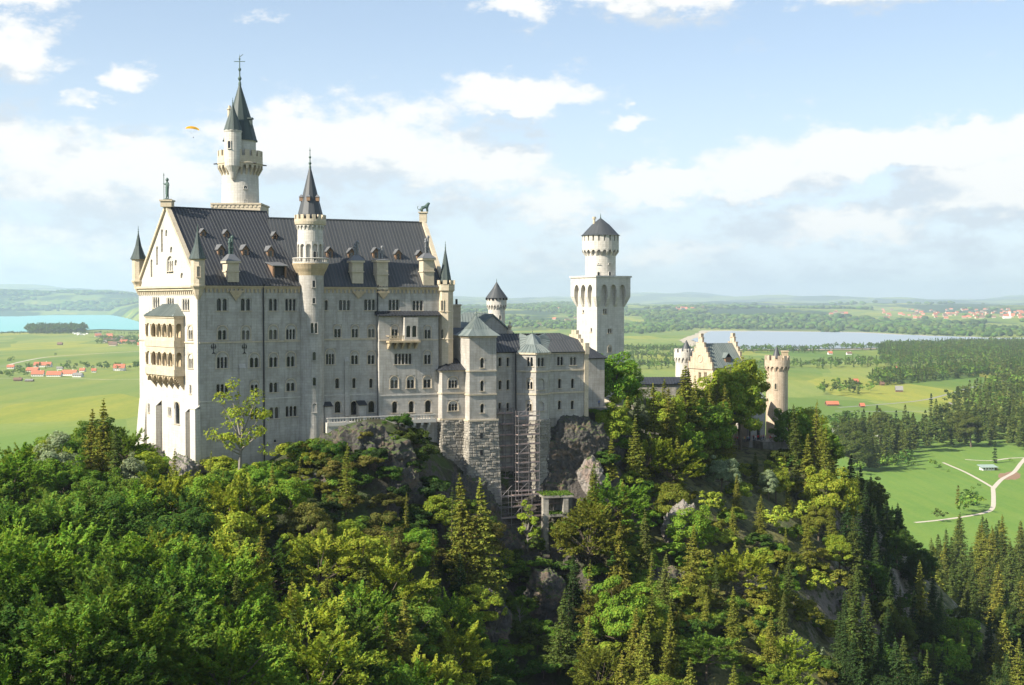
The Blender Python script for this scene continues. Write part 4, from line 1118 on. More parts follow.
for a, b in ((300, 311), (329, 338.5)): niche(tE, pE.x, pE.y, 1.72, 442.3, a, b, .75, wm='sandp')

# ---------------------------------------------------------------- stair tower
def depth_pt(px, Y, dz=0): k = (px - 512) / FPX; return k * (Y * ca - dz * sa), Y
pt_ = F1.pt(F1.u(311.5) , -.3, 0); SX, SY = pt_.x, pt_.y
SR = 13.0 / FPX * SY
st = thing('stair_tower', (SX, SY, zE1 - 34), 'slim round stair tower with arcaded balcony and dark spire, middle of the palace front', 'tower')
zz = lambda py: z_at(SX, SY, py)
mb = MB(); mb.lathe(SX, SY, [(SR * 1.25, ZB), (SR * 1.12, zz(440)), (SR, zz(400)), (SR, zz(277)), (SR * 1.0, zz(262))], 36)
mb.build('shaft', 'wall', st)
mb = MB(); mb.lathe(SX, SY, [(SR * .99, zz(276)), (SR * 1.12, zz(272)), (SR * 1.25, zz(269)), (SR * 1.36, zz(265.5)), (SR * 1.40, zz(264.5)), (SR * 1.40, zz(263.6)), (SR * .5, zz(263.5))], 32)
mb.build('balcony_corbel', 'sand', st)
mb = MB(); Rb = SR * 1.36; z0, z1 = zz(263.4), zz(258)
mb.lathe(SX, SY, [(Rb, z1 - .22), (Rb + .08, z1 - .1), (Rb, z1), (Rb - .2, z1), (Rb - .2, z1 - .22)], 32)
for k in range(40):
    a = 2 * math.pi * k / 40; mb.tube((SX + (Rb - .1) * math.cos(a), SY + (Rb - .1) * math.sin(a), z0), (SX + (Rb - .1) * math.cos(a), SY + (Rb - .1) * math.sin(a), z1 - .2), .11, .07, 5)
mb.lathe(SX, SY, [(Rb, z0), (Rb, z0 + .25), (Rb - .2, z0 + .25)], 32)
mb.build('balustrade', 'wallw', st)
mb = MB(); Rd = SR * .98
mb.lathe(SX, SY, [(Rd - .45, zz(263)), (Rd - .45, zz(244))], 24)
nA = 12
for k in range(nA):
    a0 = 2 * math.pi * k / nA; c = 2 * Rd * math.tan(math.pi / nA)
    dv = Vector((-math.sin(a0), math.cos(a0))); nv = Vector((math.cos(a0), math.sin(a0)))
    mb.T = lambda x, y, z: (SX + nv.x * (Rd - y) + dv.x * x, SY + nv.y * (Rd - y) + dv.y * x, z)
    arch_plate(mb, -c / 2, c / 2, zz(263), zz(242), [(0, c * .72, zz(262.8), zz(244.4))], 0, .42)
    mb.T = None
mb.lathe(SX, SY, [(Rd, zz(242)), (Rd, zz(224.6))], 36)
corbels(mb, SX, SY, Rd, Rd + .32, zz(230), zz(225.4), 20)
mb.build('drum', 'wallw', st)
mb = MB(); mb.lathe(SX, SY, [(Rd + .32, zz(225.4)), (Rd + .5, zz(224.8)), (Rd + .62, zz(222)), (Rd + .62, zz(219.5)), (.2, zz(219.5))], 36)
merlons(mb, SX, SY, Rd + .6, zz(219.5) + .003, zz(215.2) - zz(219.5), 16, .45)
mb.build('battlement', 'sandp', st)
mb = MB(); mb.lathe(SX, SY, [(Rd + .05, zz(219)), (Rd - .05, zz(214.5)), (Rd * .62, zz(196)), (.10, zz(166))], 12); mb.build('spire_roof', 'copper', st).data.materials[0] = M['roofg']
for a in (-.5, -1.6, -2.7):
    x = SX + Rd * .72 * math.cos(a); y = SY + Rd * .72 * math.sin(a)
    m2 = MB(); m2.box(x - .35, x + .35, y - .35, y + .5, zz(201.5), zz(197.5)); m2.prism([(x - .45, y - .45), (x + .45, y - .45), (x + .45, y + .5), (x - .45, y + .5)], zz(197.5), zz(194.5), 1, [(x - .02, y - .02), (x + .02, y - .02), (x + .02, y + .02), (x - .02, y + .02)])
    m2.build('spire_dormer', ['wood', 'lead'], st)
finial(st, SX, SY, zz(167), zz(147) - zz(167), 1.1)
for a, b, W, nl in ((297.5, 303.7, .8, 1), (351.5, 360.6, .9, 1), (377, 386, .9, 1), (403, 412.5, 1.0, 1), (280, 287.5, .8, 1)): niche(st, SX, SY, SR, 314, a, b, W, nl)
niche(st, SX, SY, SR, 314, 322.5, 333.5, 1.6, 2)
niche(st, SX, SY, Rd, 315, 251, 261, .8, 1)

# ---------------------------------------------------------------- tall north tower
NX, NY = depth_pt(240.0, 288, 40); NR = 18.0 / FPX * NY
nt_ = thing('round_tower', (NX, NY, zE1 - 20), 'tallest round white tower with battlemented gallery, side turret and green spire behind palace roof', 'tower')
zz = lambda py: z_at(NX, NY, py)
mb = MB(); mb.lathe(NX, NY, [(NR * 1.04, ZB), (NR * 1.03, zz(210)), (NR * .99, zz(176)), (NR * .99, zz(163))], 40)
mb.lathe(NX, NY, [(NR * .86, zz(160)), (NR * .86, zz(141))], 36)
mb.build('shaft', 'wallw', nt_)
mb = MB(); mb.box(NX - 5.3, NX + 5.3, NY - 4.9, NY + 4.9, zz(225), zz(206.2)); mb.box(NX - 5.5, NX + 5.5, NY - 5.1, NY + 5.1, zz(206.2) + .003, zz(204.6))
for k in range(12): mb.box(NX - 5.5 + k * .95, NX - 5.0 + k * .95, NY - 5.0, NY - 4.89, zz(209), zz(206.6))
mb.build('parapet_base', 'sandp', nt_)
Rg = 22.0 / FPX * NY
mb = MB(); corbels(mb, NX, NY, NR * .99, Rg, zz(176), zz(165), 24)
mb.lathe(NX, NY, [(Rg - .02, zz(165.4)), (Rg + .12, zz(164.8)), (Rg + .12, zz(164)), (Rg, zz(163.5)), (Rg, zz(157.5)), (Rg - .5, zz(157.5)), (Rg - .5, zz(163)), (.5, zz(163))], 40)
merlons(mb, NX, NY, Rg, zz(157.5) + .003, zz(151.5) - zz(157.5), 18, .5, frac=.62)
mb.build('gallery', 'sandp', nt_)
mb = MB()
for k in range(6):
    a = 2 * math.pi * (k + .3) / 6; mb.tube((NX + Rg * math.cos(a), NY + Rg * math.sin(a), zz(164.5)), (NX + (Rg + .9) * math.cos(a), NY + (Rg + .9) * math.sin(a), zz(164.9)), .18, .12); mb.build('gargoyle', 'dark', nt_); mb = MB()
mb = MB(); mb.lathe(NX, NY, [(NR * .98, zz(141.4)), (NR * .92, zz(139.5)), (NR * .60, zz(117)), (.10, zz(83))], 12); mb.build('spire_roof', 'copper', nt_)
finial(nt_, NX, NY, zz(84), zz(54) - zz(84), 1.5, True)
m2 = MB(); x, y = NX + 2.5, NY - 1.0; m2.box(x - .4, x + .4, y - .4, y + .4, zz(129), zz(120)); m2.box(x - .6, x + .6, y - .6, y + .6, zz(120) + .003, zz(118.5)); m2.build('spire_dormer', ['copper'], nt_)
# side turret
tx, ty = depth_pt(232.8, NY - NR * 1.02, 40); tr = 8.4 / FPX * ty
z2 = lambda py: z_at(tx, ty, py)
mb = MB(); mb.lathe(tx, ty, [(.1, z2(181)), (tr * .3, z2(178)), (tr * .55, z2(172)), (tr * .95, z2(166)), (tr, z2(160)), (tr, z2(133)), (tr + .15, z2(131.5)), (tr + .15, z2(130.6)), (.1, z2(130.5))], 20)
tt = mb.build('side_turret', 'wallw', nt_)
mb = MB(); mb.lathe(tx, ty, [(tr * 1.12, z2(130.8)), (tr * .75, z2(121)), (tr * .35, z2(112)), (.06, z2(103.5))], 10); mb.build('spire_roof', 'copper', tt)
finial(tt, tx, ty, z2(104), 1.4, .7)
niche(tt, tx, ty, tr, 230.5, 140.5, 148.5, .8, wm='wallw')
mb = MB(); cx_, cy_ = depth_pt(229.6, NY - 1, 40); mb.lathe(cx_, cy_, [(.45, z2(135)), (.45, z2(108)), (.6, z2(107.5)), (.6, z2(106.5)), (.3, z2(106)), (.3, z2(103.5))], 8); mb.build('chimney', 'sandp', nt_)
for px, a, b in ((246.3, 185.5, 189), (246.3, 199, 203)): niche(nt_, NX, NY, NR, px, a, b, .9, wm='wallw')
# ================================================================ ladies' wing
PK = P(442, 300, 273.5); FK = Fr((PK.x, PK.y), D2)
kem = thing('wing_building', (PK.x, PK.y, 92), 'lower pale stone wing with turret bay and grey roofs between palace and square tower', 'castle wing')
def rubble(fr, u0, u1, w, z0, z1, batter=.06, seed=1, name='rubble_base', parent=None, spread=True):
    rr = random.Random(seed); mb = MB(); z = z1; row = 0
    W_ = lambda zz: w + (z1 - zz) * batter
    U0, U1 = u0, u1; sp_ = lambda zz: (z1 - zz) * batter if spread else 0
    mb.face([fr.pt(u0 - sp_(z0), W_(z0), z0), fr.pt(u1 + sp_(z0), W_(z0), z0), fr.pt(u1, w, z1), fr.pt(u0, w, z1)])
    while z > z0:
        u0, u1 = U0 - sp_(z), U1 + sp_(z)
        h = rr.uniform(.48, .72); u = u0 + rr.uniform(-.6, 0)
        while u < u1:
            l = rr.uniform(.7, 1.5); a = max(u, u0); b = min(u + l - .05, u1); o = rr.uniform(.05, .20) if rr.random() < .8 else rr.uniform(.2, .34)
            if b - a > .15:
                za, zb_ = z - h + .05, z; wa, wb = W_(za), W_(zb_); c = .09
                q = [fr.pt(a, wa, za), fr.pt(b, wa, za), fr.pt(b, wb, zb_), fr.pt(a, wb, zb_)]
                p = [fr.pt(a + c, wa + o, za + c), fr.pt(b - c, wa + o, za + c), fr.pt(b - c, wb + o, zb_ - c), fr.pt(a + c, wb + o, zb_ - c)]
                mb.face(p)
                for k in range(4): j = (k + 1) % 4; mb.face([q[k], q[j], p[j], p[k]])
            u += l
        z -= h; row += 1
    return mb.build(name, 'rubble', parent)
def ring_walls(pts, z0, z1, name, mat, parent, holes=None, wm='wall', specs=None):
    """vertical walls along plan points; specs[i] = windows of side i"""
    frs = []; mb = MB()
    for i in range(len(pts) - 1):
        fr = Fr(pts[i], (pts[i + 1][0] - pts[i][0], pts[i + 1][1] - pts[i][1])); L_ = math.hypot(pts[i + 1][0] - pts[i][0], pts[i + 1][1] - pts[i][1])
        hs = []
        if specs and specs.get(i): add_windows(fr, parent, hs, specs[i], wm)
        wall_grid(mb, fr, 0, L_, z0, z1, hs); frs.append((fr, L_))
    mb.build(name, mat, parent)
    return frs
def kp(px, w): return tuple(FK.pt(FK.u(px, w), w, 0))[:2]
def off(p, w): return (p[0] + FK.n.x * w, p[1] + FK.n.y * w)
# block K1
z = lambda py, px, w=0: FK.z(py, FK.u(px, w), w)
k1 = [off(kp(442, 0), -7), kp(442, 0), kp(465.5, 0), off(kp(465.5, 0), -7)]
zk1 = z(370.5, 442); zk1b = z(419.5, 442)
fs = ring_walls(k1, zk1b, zk1, 'wall', 'wall', kem, specs={0: [(435, 436.4, 404, 412, 1, 'row')], 1: [(447.4, 458.7, 375.5, 388.6, 3, 'arch'), (447.4, 458.6, 400, 411.4, 3, 'arch')]})
for i in (0, 1):
    f, L_ = fs[i]; mb = MB(); frbox(mb, f, -.02, L_ + .02, .003, .16, z(393.5, 442) - .15, z(393.5, 442) + .15); mb.build('string_course', 'sandp', kem); mb = MB(); frbox(mb, f, -.02, L_ + .02, .003, .2, zk1b - .2, zk1b + .1); mb.build('plinth_course', 'sandp', kem); mb = MB(); frbox(mb, f, 0, L_, .003, .2, zk1 - .35, zk1 - .003)
    mb.build('string_course', 'sandp', kem)
    rubble(f, 0, L_, .05, zk1b - 26, zk1b - .2, .012, 3 + i, parent=kem)
mb = MB(); za = zk1; top = [off(kp(452, -3), -1.5), off(kp(465.5, -3), -1.5)]; zt_ = z(358.5, 455, -4)
e = [FK.pt(FK.u(442, 0) - .6, .6, za), FK.pt(FK.u(465.5), .6, za), FK.pt(FK.u(465.5), -7, za), FK.pt(FK.u(442, 0) - .6, -7, za)]
t = [Vector((*top[0], zt_)), Vector((*top[1], zt_))]
mb.face([e[0], e[1], t[1], t[0]]); mb.face([e[3], e[0], t[0]]); mb.face([e[2], e[3], t[0], t[1]]); mb.face([e[0], e[3], e[2], e[1]]); mb.face([e[1], e[2], t[1]])
seams(mb, e[0], e[1], t[1], t[0], .7)
mb.build('hipped_roof', 'roofd', kem)
# tower T1
w1 = 2.4
k2 = [off(kp(469.5, w1), -9), kp(469.5, w1), kp(496.3, w1), off(kp(496.3, w1), -9), off(kp(469.5, w1), -9)]
zt1 = z(335.5, 469.5, w1); zt0 = z(420, 469.5, w1)
fs = ring_walls(k2, zt0, zt1, 'wall', 'wall', kem, specs={1: [(480.4, 484, 357.5, 368.4, 1, 'row'), (480.4, 484, 380.6, 391.6, 1, 'row'), (480.4, 484, 403.6, 413.4, 1, 'row')]})
for i in range(3):
    f, L_ = fs[i]; mb = MB()
    for py in (371.3, 395): mb = MB(); zz_ = z(py, 469.5, w1); frbox(mb, f, -.02, L_ + .02, .003, .17, zz_ - .15, zz_ + .15); mb.build('string_course', 'sandp', kem)
    mb = MB(); frbox(mb, f, -.02, L_ + .02, .003, .25, zt1 - .5, zt1 - .003); mb.build('cornice', 'sandp', kem); mb = MB(); frbox(mb, f, -.3, L_ + .3, .003, .45, zt0 - .35, zt0); mb.build('plinth_course', 'sandp', kem)
    rubble(f, -.25, L_ + .25, .25, zt0 - 27, zt0 - .36, .035, 9 + i, parent=kem)
for py0, py1 in ((433, 438), (449.5, 455)):
    f, L_ = fs[1]; u = f.u(482, .9); mb = MB(); w_ = .25 + (zt0 - f.z(py0, u)) * .035 + .12
    frbox(mb, f, u - .3, u + .3, w_ - .3, w_ + .1, f.z(py1, u), f.z(py0, u), 0); mb.build('loophole', 'dark', kem)
mb = MB(); cu = (fs[1][1]) / 2; f = fs[1][0]
zz_ = zt1; apex = f.pt(cu, -cu - .3, f.z(315.5, cu, -cu))
ring = lambda s, zz_: [f.pt(cu + a * (cu + s), -cu + b * (cu + s), zz_) for a, b in ((-1, 1), (1, 1), (1, -1), (-1, -1))]
r0, r1 = ring(.7, zz_ - .1), ring(-.9, zz_ + 1.3)
for k in range(4):
    j = (k + 1) % 4; mb.face([r0[k], r0[j], r1[j], r1[k]]); mb.face([r1[k], r1[j], apex])
    seams(mb, r1[k], r1[j], apex, apex + Vector((.01, .01, 0)), .6, .1, .08)
mb.face(r0[::-1]); mb.build('pyramid_roof', 'rooflt', kem); finial(kem, apex.x, apex.y, apex.z - .1, 1.6, .5)
# recess K2
wk = -2.0
ke = kp(516.5, wk)
k3 = [kp(494, wk), ke]
zk = z(352, 505, wk)
fs = ring_walls(k3, 60, zk, 'wall', 'wall', kem, specs={0: [(498.4, 501.6, 357, 366.8, 1, 'row'), (506.4, 509.6, 357, 366.8, 1, 'row'), (498.4, 501.6, 380, 390, 1, 'row'), (506.4, 509.6, 380, 390, 1, 'row'), (498.2, 501.4, 402.2, 411.4, 1, 'row'), (506.4, 509.4, 402.2, 411.4, 1, 'row')]})
# K3 bay facets and main wall
wb = 2.6
b0 = kp(516.5, -1.2); b1 = kp(536, wb); b2 = kp(548.2, wb - .9); b3 = kp(550.3, -.4); b4 = kp(587.6, -.4); b5 = off(b4, -10)
zk3 = z(352.3, 540, 0); z0k = z(418.5, 540, 0)
fs3 = ring_walls([ke, b0, b1, b2, b3, b4, b5, off(kp(496, wk), -9)], z0k, zk3, 'wall', 'wall', kem, specs={
    2 - 1: [(526, 533.4, 357.4, 366.8, 2, 'row'), (526, 533.4, 378, 389.6, 2, 'arch'), (525.6, 532.6, 400, 411.6, 2, 'arch')],
    2: [(537.4, 545, 357.6, 367, 2, 'row'), (537.2, 545.4, 378, 390.4, 2, 'blind'), (537.2, 545, 401, 411.4, 2, 'blind')],
    4: [(556.8, 564, 356.6, 365.8, 2, 'row'), (569.8, 576.8, 356.6, 365.6, 2, 'row'), (558, 561.6, 378.6, 388.8, 1, 'row'), (571, 574.6, 378.6, 388.6, 1, 'row'), (557.8, 561.4, 400.6, 410, 1, 'row'), (570.8, 574.3, 400.4, 409.8, 1, 'row')]})
for i in range(1, 6):
    f, L_ = fs3[i]; mb = MB()
    for py in (370.8, 393.3): mb = MB(); zz_ = z(py, 540, 0); frbox(mb, f, -.03, L_ + .03, .003, .18, zz_ - .17, zz_ + .17); mb.build('string_course', 'sandp', kem)
    mb = MB(); frbox(mb, f, -.03, L_ + .03, .003, .3, zk3 - .4, zk3 - .003)
    mb.build('cornice', 'sandp', kem)
    if i == 4: mb = MB(); frbox(mb, f, L_ - .9, L_ + .12, .005, .28, z0k, zk3 - .41); mb.build('corner_quoin', 'sandp', kem)
    if i < 4:
        rubble(f, 0, L_, .1, z0k - 30, z0k - .003, .0, 20 + i, parent=kem)
for i in (4, 5):
    f, L_ = fs3[i]; mb = MB(); wall_grid(mb, f, 0, L_, z0k - 14, z0k, []); mb.build('lower_wall', 'rubble', kem)
mb = MB(); f0, L0 = fs3[0]; u = .3; mb.tube(FK.pt(FK.u(515.5, -1), -.9, 62), FK.pt(FK.u(515.5, -1), -.9, zk - .1), .13); mb.build('drainpipe', 'dark', kem)
# roofs
def roofquad(q, mat, name='roof', step=.7):
    mb = MB(); slab(mb, q, .25); 
    if len(q) == 4: seams(mb, *q, step, .20, .055, 1)
    return mb.build(name, [mat, 'seam'], kem)
zr3 = z(333.2, 545, -5)
U_ = lambda px, w: FK.u(px, w)
uR = U_(580, 0); uL = U_(493, wk)
roofquad([FK.pt(U_(548, .2), .2, zk3), FK.pt(U_(586.4, .2), .2, zk3), FK.pt(U_(586.4, .2), -3.3, z(339.6, 570, -3.3)), FK.pt(U_(548, 0) - .5, -3.3, z(339.6, 570, -3.3))], 'roofg')
roofquad([FK.pt(U_(548, 0) - 1.5, -3.25, z(339.8, 560, -3.3)), FK.pt(U_(567.5, -3.3), -3.25, z(339.8, 560, -3.3)), FK.pt(U_(560, -5.5), -5.5, zr3), FK.pt(U_(545, -5.5), -5.5, zr3)], 'roofg')
roofquad([FK.pt(U_(586.4, .2), -10.4, zk3), FK.pt(uL, -10.4, zk3), FK.pt(uL + 2, -5.5, zr3), FK.pt(U_(560, -5.5), -5.5, zr3)], 'roofg')
mb = MB(); mb.face([FK.pt(U_(586.2, .2), -3.3, z(339.6, 570, -3.3)), FK.pt(U_(586.2, .2), -10.4, zk3), FK.pt(U_(560, -5.5), -5.5, zr3), FK.pt(U_(567.5, -3.3), -3.3, z(339.6, 570, -3.3))]); mb.build('roof', 'roofg', kem)
roofquad([FK.pt(uL, wk + .5, zk), FK.pt(U_(517, wk) + .5, wk + .5, zk), FK.pt(U_(519, -5.5), -5.5, zr3), FK.pt(uL, -5.5, zr3)], 'roofd')
# fan roof over the bay
apb = FK.pt(U_(533.8, -1.5), -2.2, z(333.4, 533.8, -2.2))
mb = MB()
ptsb = [Vector((*off(b0, .3), zk3)), Vector((*off(b1, .55), zk3)), Vector((*off(b2, .5), zk3)), Vector((*off(b3, .2), zk3)), FK.pt(U_(551, -3), -3.3, z(339.6, 551, -3.3)), FK.pt(U_(545, -5.5), -5.5, zr3)]
c0 = FK.pt(U_(517, wk), wk, zk3); c1 = FK.pt(U_(519, -5.5), -5.5, zr3)
ringp = [c1, c0] + ptsb
for k in range(len(ringp) - 1):
    a, b = ringp[k], ringp[k + 1]
    n_ = 5
    for q in range(n_):
        p0 = a.lerp(b, q / n_); p1 = a.lerp(b, (q + 1) / n_)
        m0 = p0.lerp(apb, .55) - Vector((0, 0, .55)); m1 = p1.lerp(apb, .55) - Vector((0, 0, .55))
        mb.face([p0, p1, m1, m0]); mb.face([m0, m1, apb]); mb.tube(p0 + Vector((0, 0, .05)), m0 + Vector((0, 0, .05)), .06, n=4)
mb.build('fan_roof', 'rooflt', kem); finial(kem, apb.x, apb.y, apb.z - .2, 1.2, .5)
# stepped gable at the east end
mb = MB(); ge = U_(587.3, -.4)
for s in range(5):
    w0 = -.2 - s * 1.05; zz_ = zk3 + .4 + s * (zr3 - zk3) / 4.3
    frbox(mb, FK, ge - .7, ge + .05, w0 - 1.05 if s < 4 else w0 - 1.3, w0 - .003, zk3 - .5, zz_ + .5)
    frbox(mb, FK, ge - .7, ge + .05, -11 - w0 + .003, -11 - w0 + 1.05, zk3 - .5, zz_ + .5)
frbox(mb, FK, ge - .85, ge + .2, -.75, .25, zk3 - .6, zk3 + 1.9)
mb.build('stepped_gable', 'sandp', kem)

# ================================================================ knights' house behind
pj = P(492.4, 314, 300); fj = Fr((pj.x, pj.y), D2)
kh = thing('gabled_building', (pj.x, pj.y, 100), 'gabled hall with pale green roof and small chimney, half hidden behind the wing', 'building')
zj = CAMZ + (303 - 334) / FPX * 300; zjt = P(492.4, 314, 300).z
mb = MB(); hw = 5.6
mb.face([fj.pt(-hw, 0, 95), fj.pt(hw, 0, 95), fj.pt(hw, 0, zj), fj.pt(0, 0, zjt - .2), fj.pt(-hw, 0, zj)])
for s in (-1, 1): mb.face([fj.pt(s * hw, 0, 95), fj.pt(s * hw, -16, 95), fj.pt(s * hw, -16, zj), fj.pt(s * hw, 0, zj)])
mb.face([fj.pt(-hw, -16, 95), fj.pt(hw, -16, 95), fj.pt(hw, -16, zj), fj.pt(0, -16, zjt - .2), fj.pt(-hw, -16, zj)])
mb.build('wall', 'wall', kh)
mb = MB()
for s in (-1, 1):
    q = [fj.pt(s * (hw + .5), .4, zj - .4), fj.pt(s * (hw + .5), -16.4, zj - .4), fj.pt(0, -16.4, zjt), fj.pt(0, .4, zjt)]; slab(mb, q, .25); seams(mb, *q, .7, .12, .1)
mb.build('roof', 'rooflt', kh)
pa, pb = P(474, 313, 308), P(455, 326, 304)
mb = MB(); fl = Fr((P(452, 330, 303).x, 303), (1, .12))
zl_ = P(452, 329, 303).z; zr_ = P(470, 312.5, 308).z
q = [fl.pt(-.5, .3, zl_), fl.pt(9, .3, zl_), fl.pt(9, -6, zr_), fl.pt(3.0, -6, zr_)]; slab(mb, q, .25); seams(mb, *q, .7, .12, .1)
frbox(mb, fl, 0, 9, -6, 0, 95, zl_ - .2, 1); mb.build('side_roof', ['rooflt', 'wall'], kh)
px0 = P(456.5, 306, 298); mb = MB()
mb.box(px0.x - .95, px0.x + .95, 297, 299, 100, px0.z); mb.box(px0.x - 1.1, px0.x + 1.1, 296.8, 299.2, px0.z + .003, px0.z + .4); c_ = mb.build('chimney', 'sandp', kh)
mb = MB(); mb.tube((px0.x, 298, px0.z + .4), (px0.x, 298, px0.z + 1.6), .3); mb.build('flue_pipe', 'dark', c_)
for nm, px, Y, ya in (('roof_statue', 509.8, 299, 331),):
    p = P(px, 333, Y); mb = MB(); h = 12 / FPX * Y
    mb.lathe(p.x, p.y, [(.7, p.z - 1), (.7, p.z + .5), (.4, p.z + .6), (.35, p.z + 1.1), (.5, p.z + 1.5), (.3, p.z + 1.9), (.12, p.z + 2.0), (.2, p.z + 2.3), (.05, p.z + h)], 8); mb.build('gable_finial', 'sandp', kh)
# small front annex by the palace corner
fa = Fr((P(449, 345, 284).x, 284), D2); mb = MB(); za = P(449, 338, 284).z
wall_grid(mb, fa, 0, 5, 92, za, []); mb.face([fa.pt(0, 0, 92), fa.pt(0, -6, 92), fa.pt(0, -6, za), fa.pt(0, 0, za)]); mb.build('annex_wall', 'wall', kh)
mb = MB(); slab(mb, [fa.pt(-.4, .4, za), fa.pt(5, .4, za), fa.pt(5, -3, za + 2.2), fa.pt(.8, -3, za + 2.2)], .2); mb.build('annex_roof', 'roofg', kh)

# round tower with conical roof behind
RX, RY = depth_pt(496.6, 318); rt = thing('turret_tower', (RX, RY, 100), 'small round white tower with plain grey cone roof, behind the green-roofed hall', 'tower')
rr_ = 8.4 / FPX * RY; zz = lambda py: z_at(RX, RY, py); r2 = 10.0 / FPX * RY
mb = MB(); mb.lathe(RX, RY, [(rr_, 95), (rr_, zz(304))], 28); corbels(mb, RX, RY, rr_, r2, zz(309.5), zz(304.5), 20); mb.lathe(RX, RY, [(r2, zz(304.6)), (r2, zz(297.6))], 28); mb.build('shaft', 'wallw', rt)
mb = MB()
for k in range(16):
    a = 2 * math.pi * k / 16; mb.box(RX + r2 * math.cos(a) - .25, RX + r2 * math.cos(a) + .25, RY + r2 * math.sin(a) - .25, RY + r2 * math.sin(a) + .25, zz(300), zz(297.9))
mb.build('loophole_band', 'dark', rt)
mb = MB(); mb.lathe(RX, RY, [(r2 * 1.12, zz(298)), (r2 * 1.0, zz(296.4)), (r2 * .45, zz(289)), (.08, zz(282))], 20); mb.build('cone_roof', 'roofg', rt)
finial(rt, RX, RY, zz(282.5), 1.0, .5); niche(rt, RX, RY, rr_, 500, 315, 320, .7, wm='wallw')

# ================================================================ square tower
Q0 = P(597, 300, 330); Q0 = Vector((Q0.x, Q0.y)); qa = R(57)
dS = Vector((math.sin(qa), math.cos(qa))); FSr = Fr(Q0, dS); sw = 8.7
QL = Q0 + Vector((-dS.y, dS.x)) * sw; FSl = Fr(QL, Q0 - QL)
sq_ = thing('square_tower', (Q0.x, Q0.y, 98), 'tall square white tower with deep arched parapet carrying a round turret, right of the palace', 'tower')
zq = lambda py: z_at(Q0.x, Q0.y, py)
hr, hl = [], []
add_windows(FSr, sq_, hr, [(603.2, 607.2, 308.6, 314.4, 2, 'row'), (607.8, 612.4, 328.6, 333.6, 2, 'row'), (607.6, 612, 345, 352.4, 2, 'arch'), (600.6, 604.4, 368, 376, 1, 'row')], 'wallw')
add_windows(FSl, sq_, hl, [(582.4, 584, 310, 313.4, 1, 'rect'), (590.4, 592, 328, 332.6, 1, 'rect')], 'wallw')
mb = MB(); wall_grid(mb, FSr, 0, sw, 84, zq(278), hr); wall_grid(mb, FSl, 0, sw, 84, zq(278), hl)
c3 = Q0 + dS * sw; c4 = QL + dS * sw; zT = zq(278)
mb.face([(c3.x, c3.y, 84), (c4.x, c4.y, 84), (c4.x, c4.y, zT), (c3.x, c3.y, zT)]); mb.face([(c4.x, c4.y, 84), (QL.x, QL.y, 84), (QL.x, QL.y, zT), (c4.x, c4.y, zT)])
mb.build('shaft', 'wallw', sq_)
mb = MB(); ow = 1.15
cen = (Q0 + c4) / 2; FB1 = Fr(c3, dS.orthogonal() if False else (c4 - c3)); FB2 = Fr(c4, QL - c4)
for f in (FSr, FSl, FB1, FB2):
    mb.T = lambda x, y, z, f=f: f.pt(x, ow - y, z)
    zb_, zt_ = zq(296.5), zq(277.4)
    arch_plate(mb, -ow, sw + ow, zb_, zt_, [(sw * (k + .5) / 3, sw * .235, zb_, zq(284.5)) for k in range(3)], 0, ow - .05, pointed=True)
    mb.T = None
    xs = [-ow, 0] + []
    pier = [(-ow, sw * .5 / 3 - sw * .1175), (sw * .5 / 3 + sw * .1175, sw * 1.5 / 3 - sw * .1175), (sw * 1.5 / 3 + sw * .1175, sw * 2.5 / 3 - sw * .1175), (sw * 2.5 / 3 + sw * .1175, sw + ow)]
    for i, (a, b) in enumerate(pier):
        steps = 7
        for q in range(steps):
            t0, t1 = q / steps, (q + 1) / steps
            wq0 = ow * (1 - t0) ** .8; wq1 = ow * (1 - t1) ** .8; z0 = zb_ - (zb_ - zq(307)) * t0; z1 = zb_ - (zb_ - zq(307)) * t1
            A_ = lambda w: (-w if i == 0 else a); B_ = lambda w: (sw + w if i == 3 else b)
            mb.face([f.pt(A_(wq1), wq1, z1), f.pt(B_(wq1), wq1, z1), f.pt(B_(wq0), wq0, z0), f.pt(A_(wq0), wq0, z0)])
            if i > 0: mb.face([f.pt(a, 0, z1), f.pt(a, wq1, z1), f.pt(a, wq0, z0), f.pt(a, 0, z0)])
            if i < 3: mb.face([f.pt(b, 0, z1), f.pt(b, wq1, z1), f.pt(b, wq0, z0), f.pt(b, 0, z0)])
mb.build('arched_parapet', 'wallw', sq_)
mb = MB()
P4 = [FSr.pt(-ow - .25, ow + .25, 0), FSr.pt(sw + ow + .25, ow + .25, 0), FSr.pt(sw + ow + .25, -sw - ow - .25, 0), FSr.pt(-ow - .25, -sw - ow - .25, 0)]
mb.prism([(p.x, p.y) for p in P4], zq(277.4) + .003, zq(275.6)); mb.build('platform', 'wallw', sq_)
cX, cY = cen.x, cen.y; zc = lambda py: z_at(cX, cY, py)
r1 = 15.2 / FPX * cY; r2 = 18.3 / FPX * cY
mb = MB(); mb.lathe(cX, cY, [(r1, zc(277)), (r1, zc(249))], 32); corbels(mb, cX, cY, r1, r2, zc(256), zc(249.5), 20)
mb.lathe(cX, cY, [(r2, zc(249.6)), (r2, zc(241.5))], 32); mb.lathe(cX, cY, [(r2 - .45, zc(242)), (r2 - .45, zc(235))], 24)
mb.lathe(cX, cY, [(r2 - .5, zc(241.5)), (r2, zc(241.5))], 32)
merlons(mb, cX, cY, r2, zc(241.5) + .003, zc(235.6) - zc(241.5), 20, .44, frac=.68)
mb.build('round_turret', 'wallw', sq_)
mb = MB(); mb.lathe(cX, cY, [(r2 * 1.07, zc(235.8)), (r2 * .98, zc(234.4)), (r2 * .5, zc(225)), (.1, zc(218))], 24); mb.build('cone_roof', 'roofg', sq_)
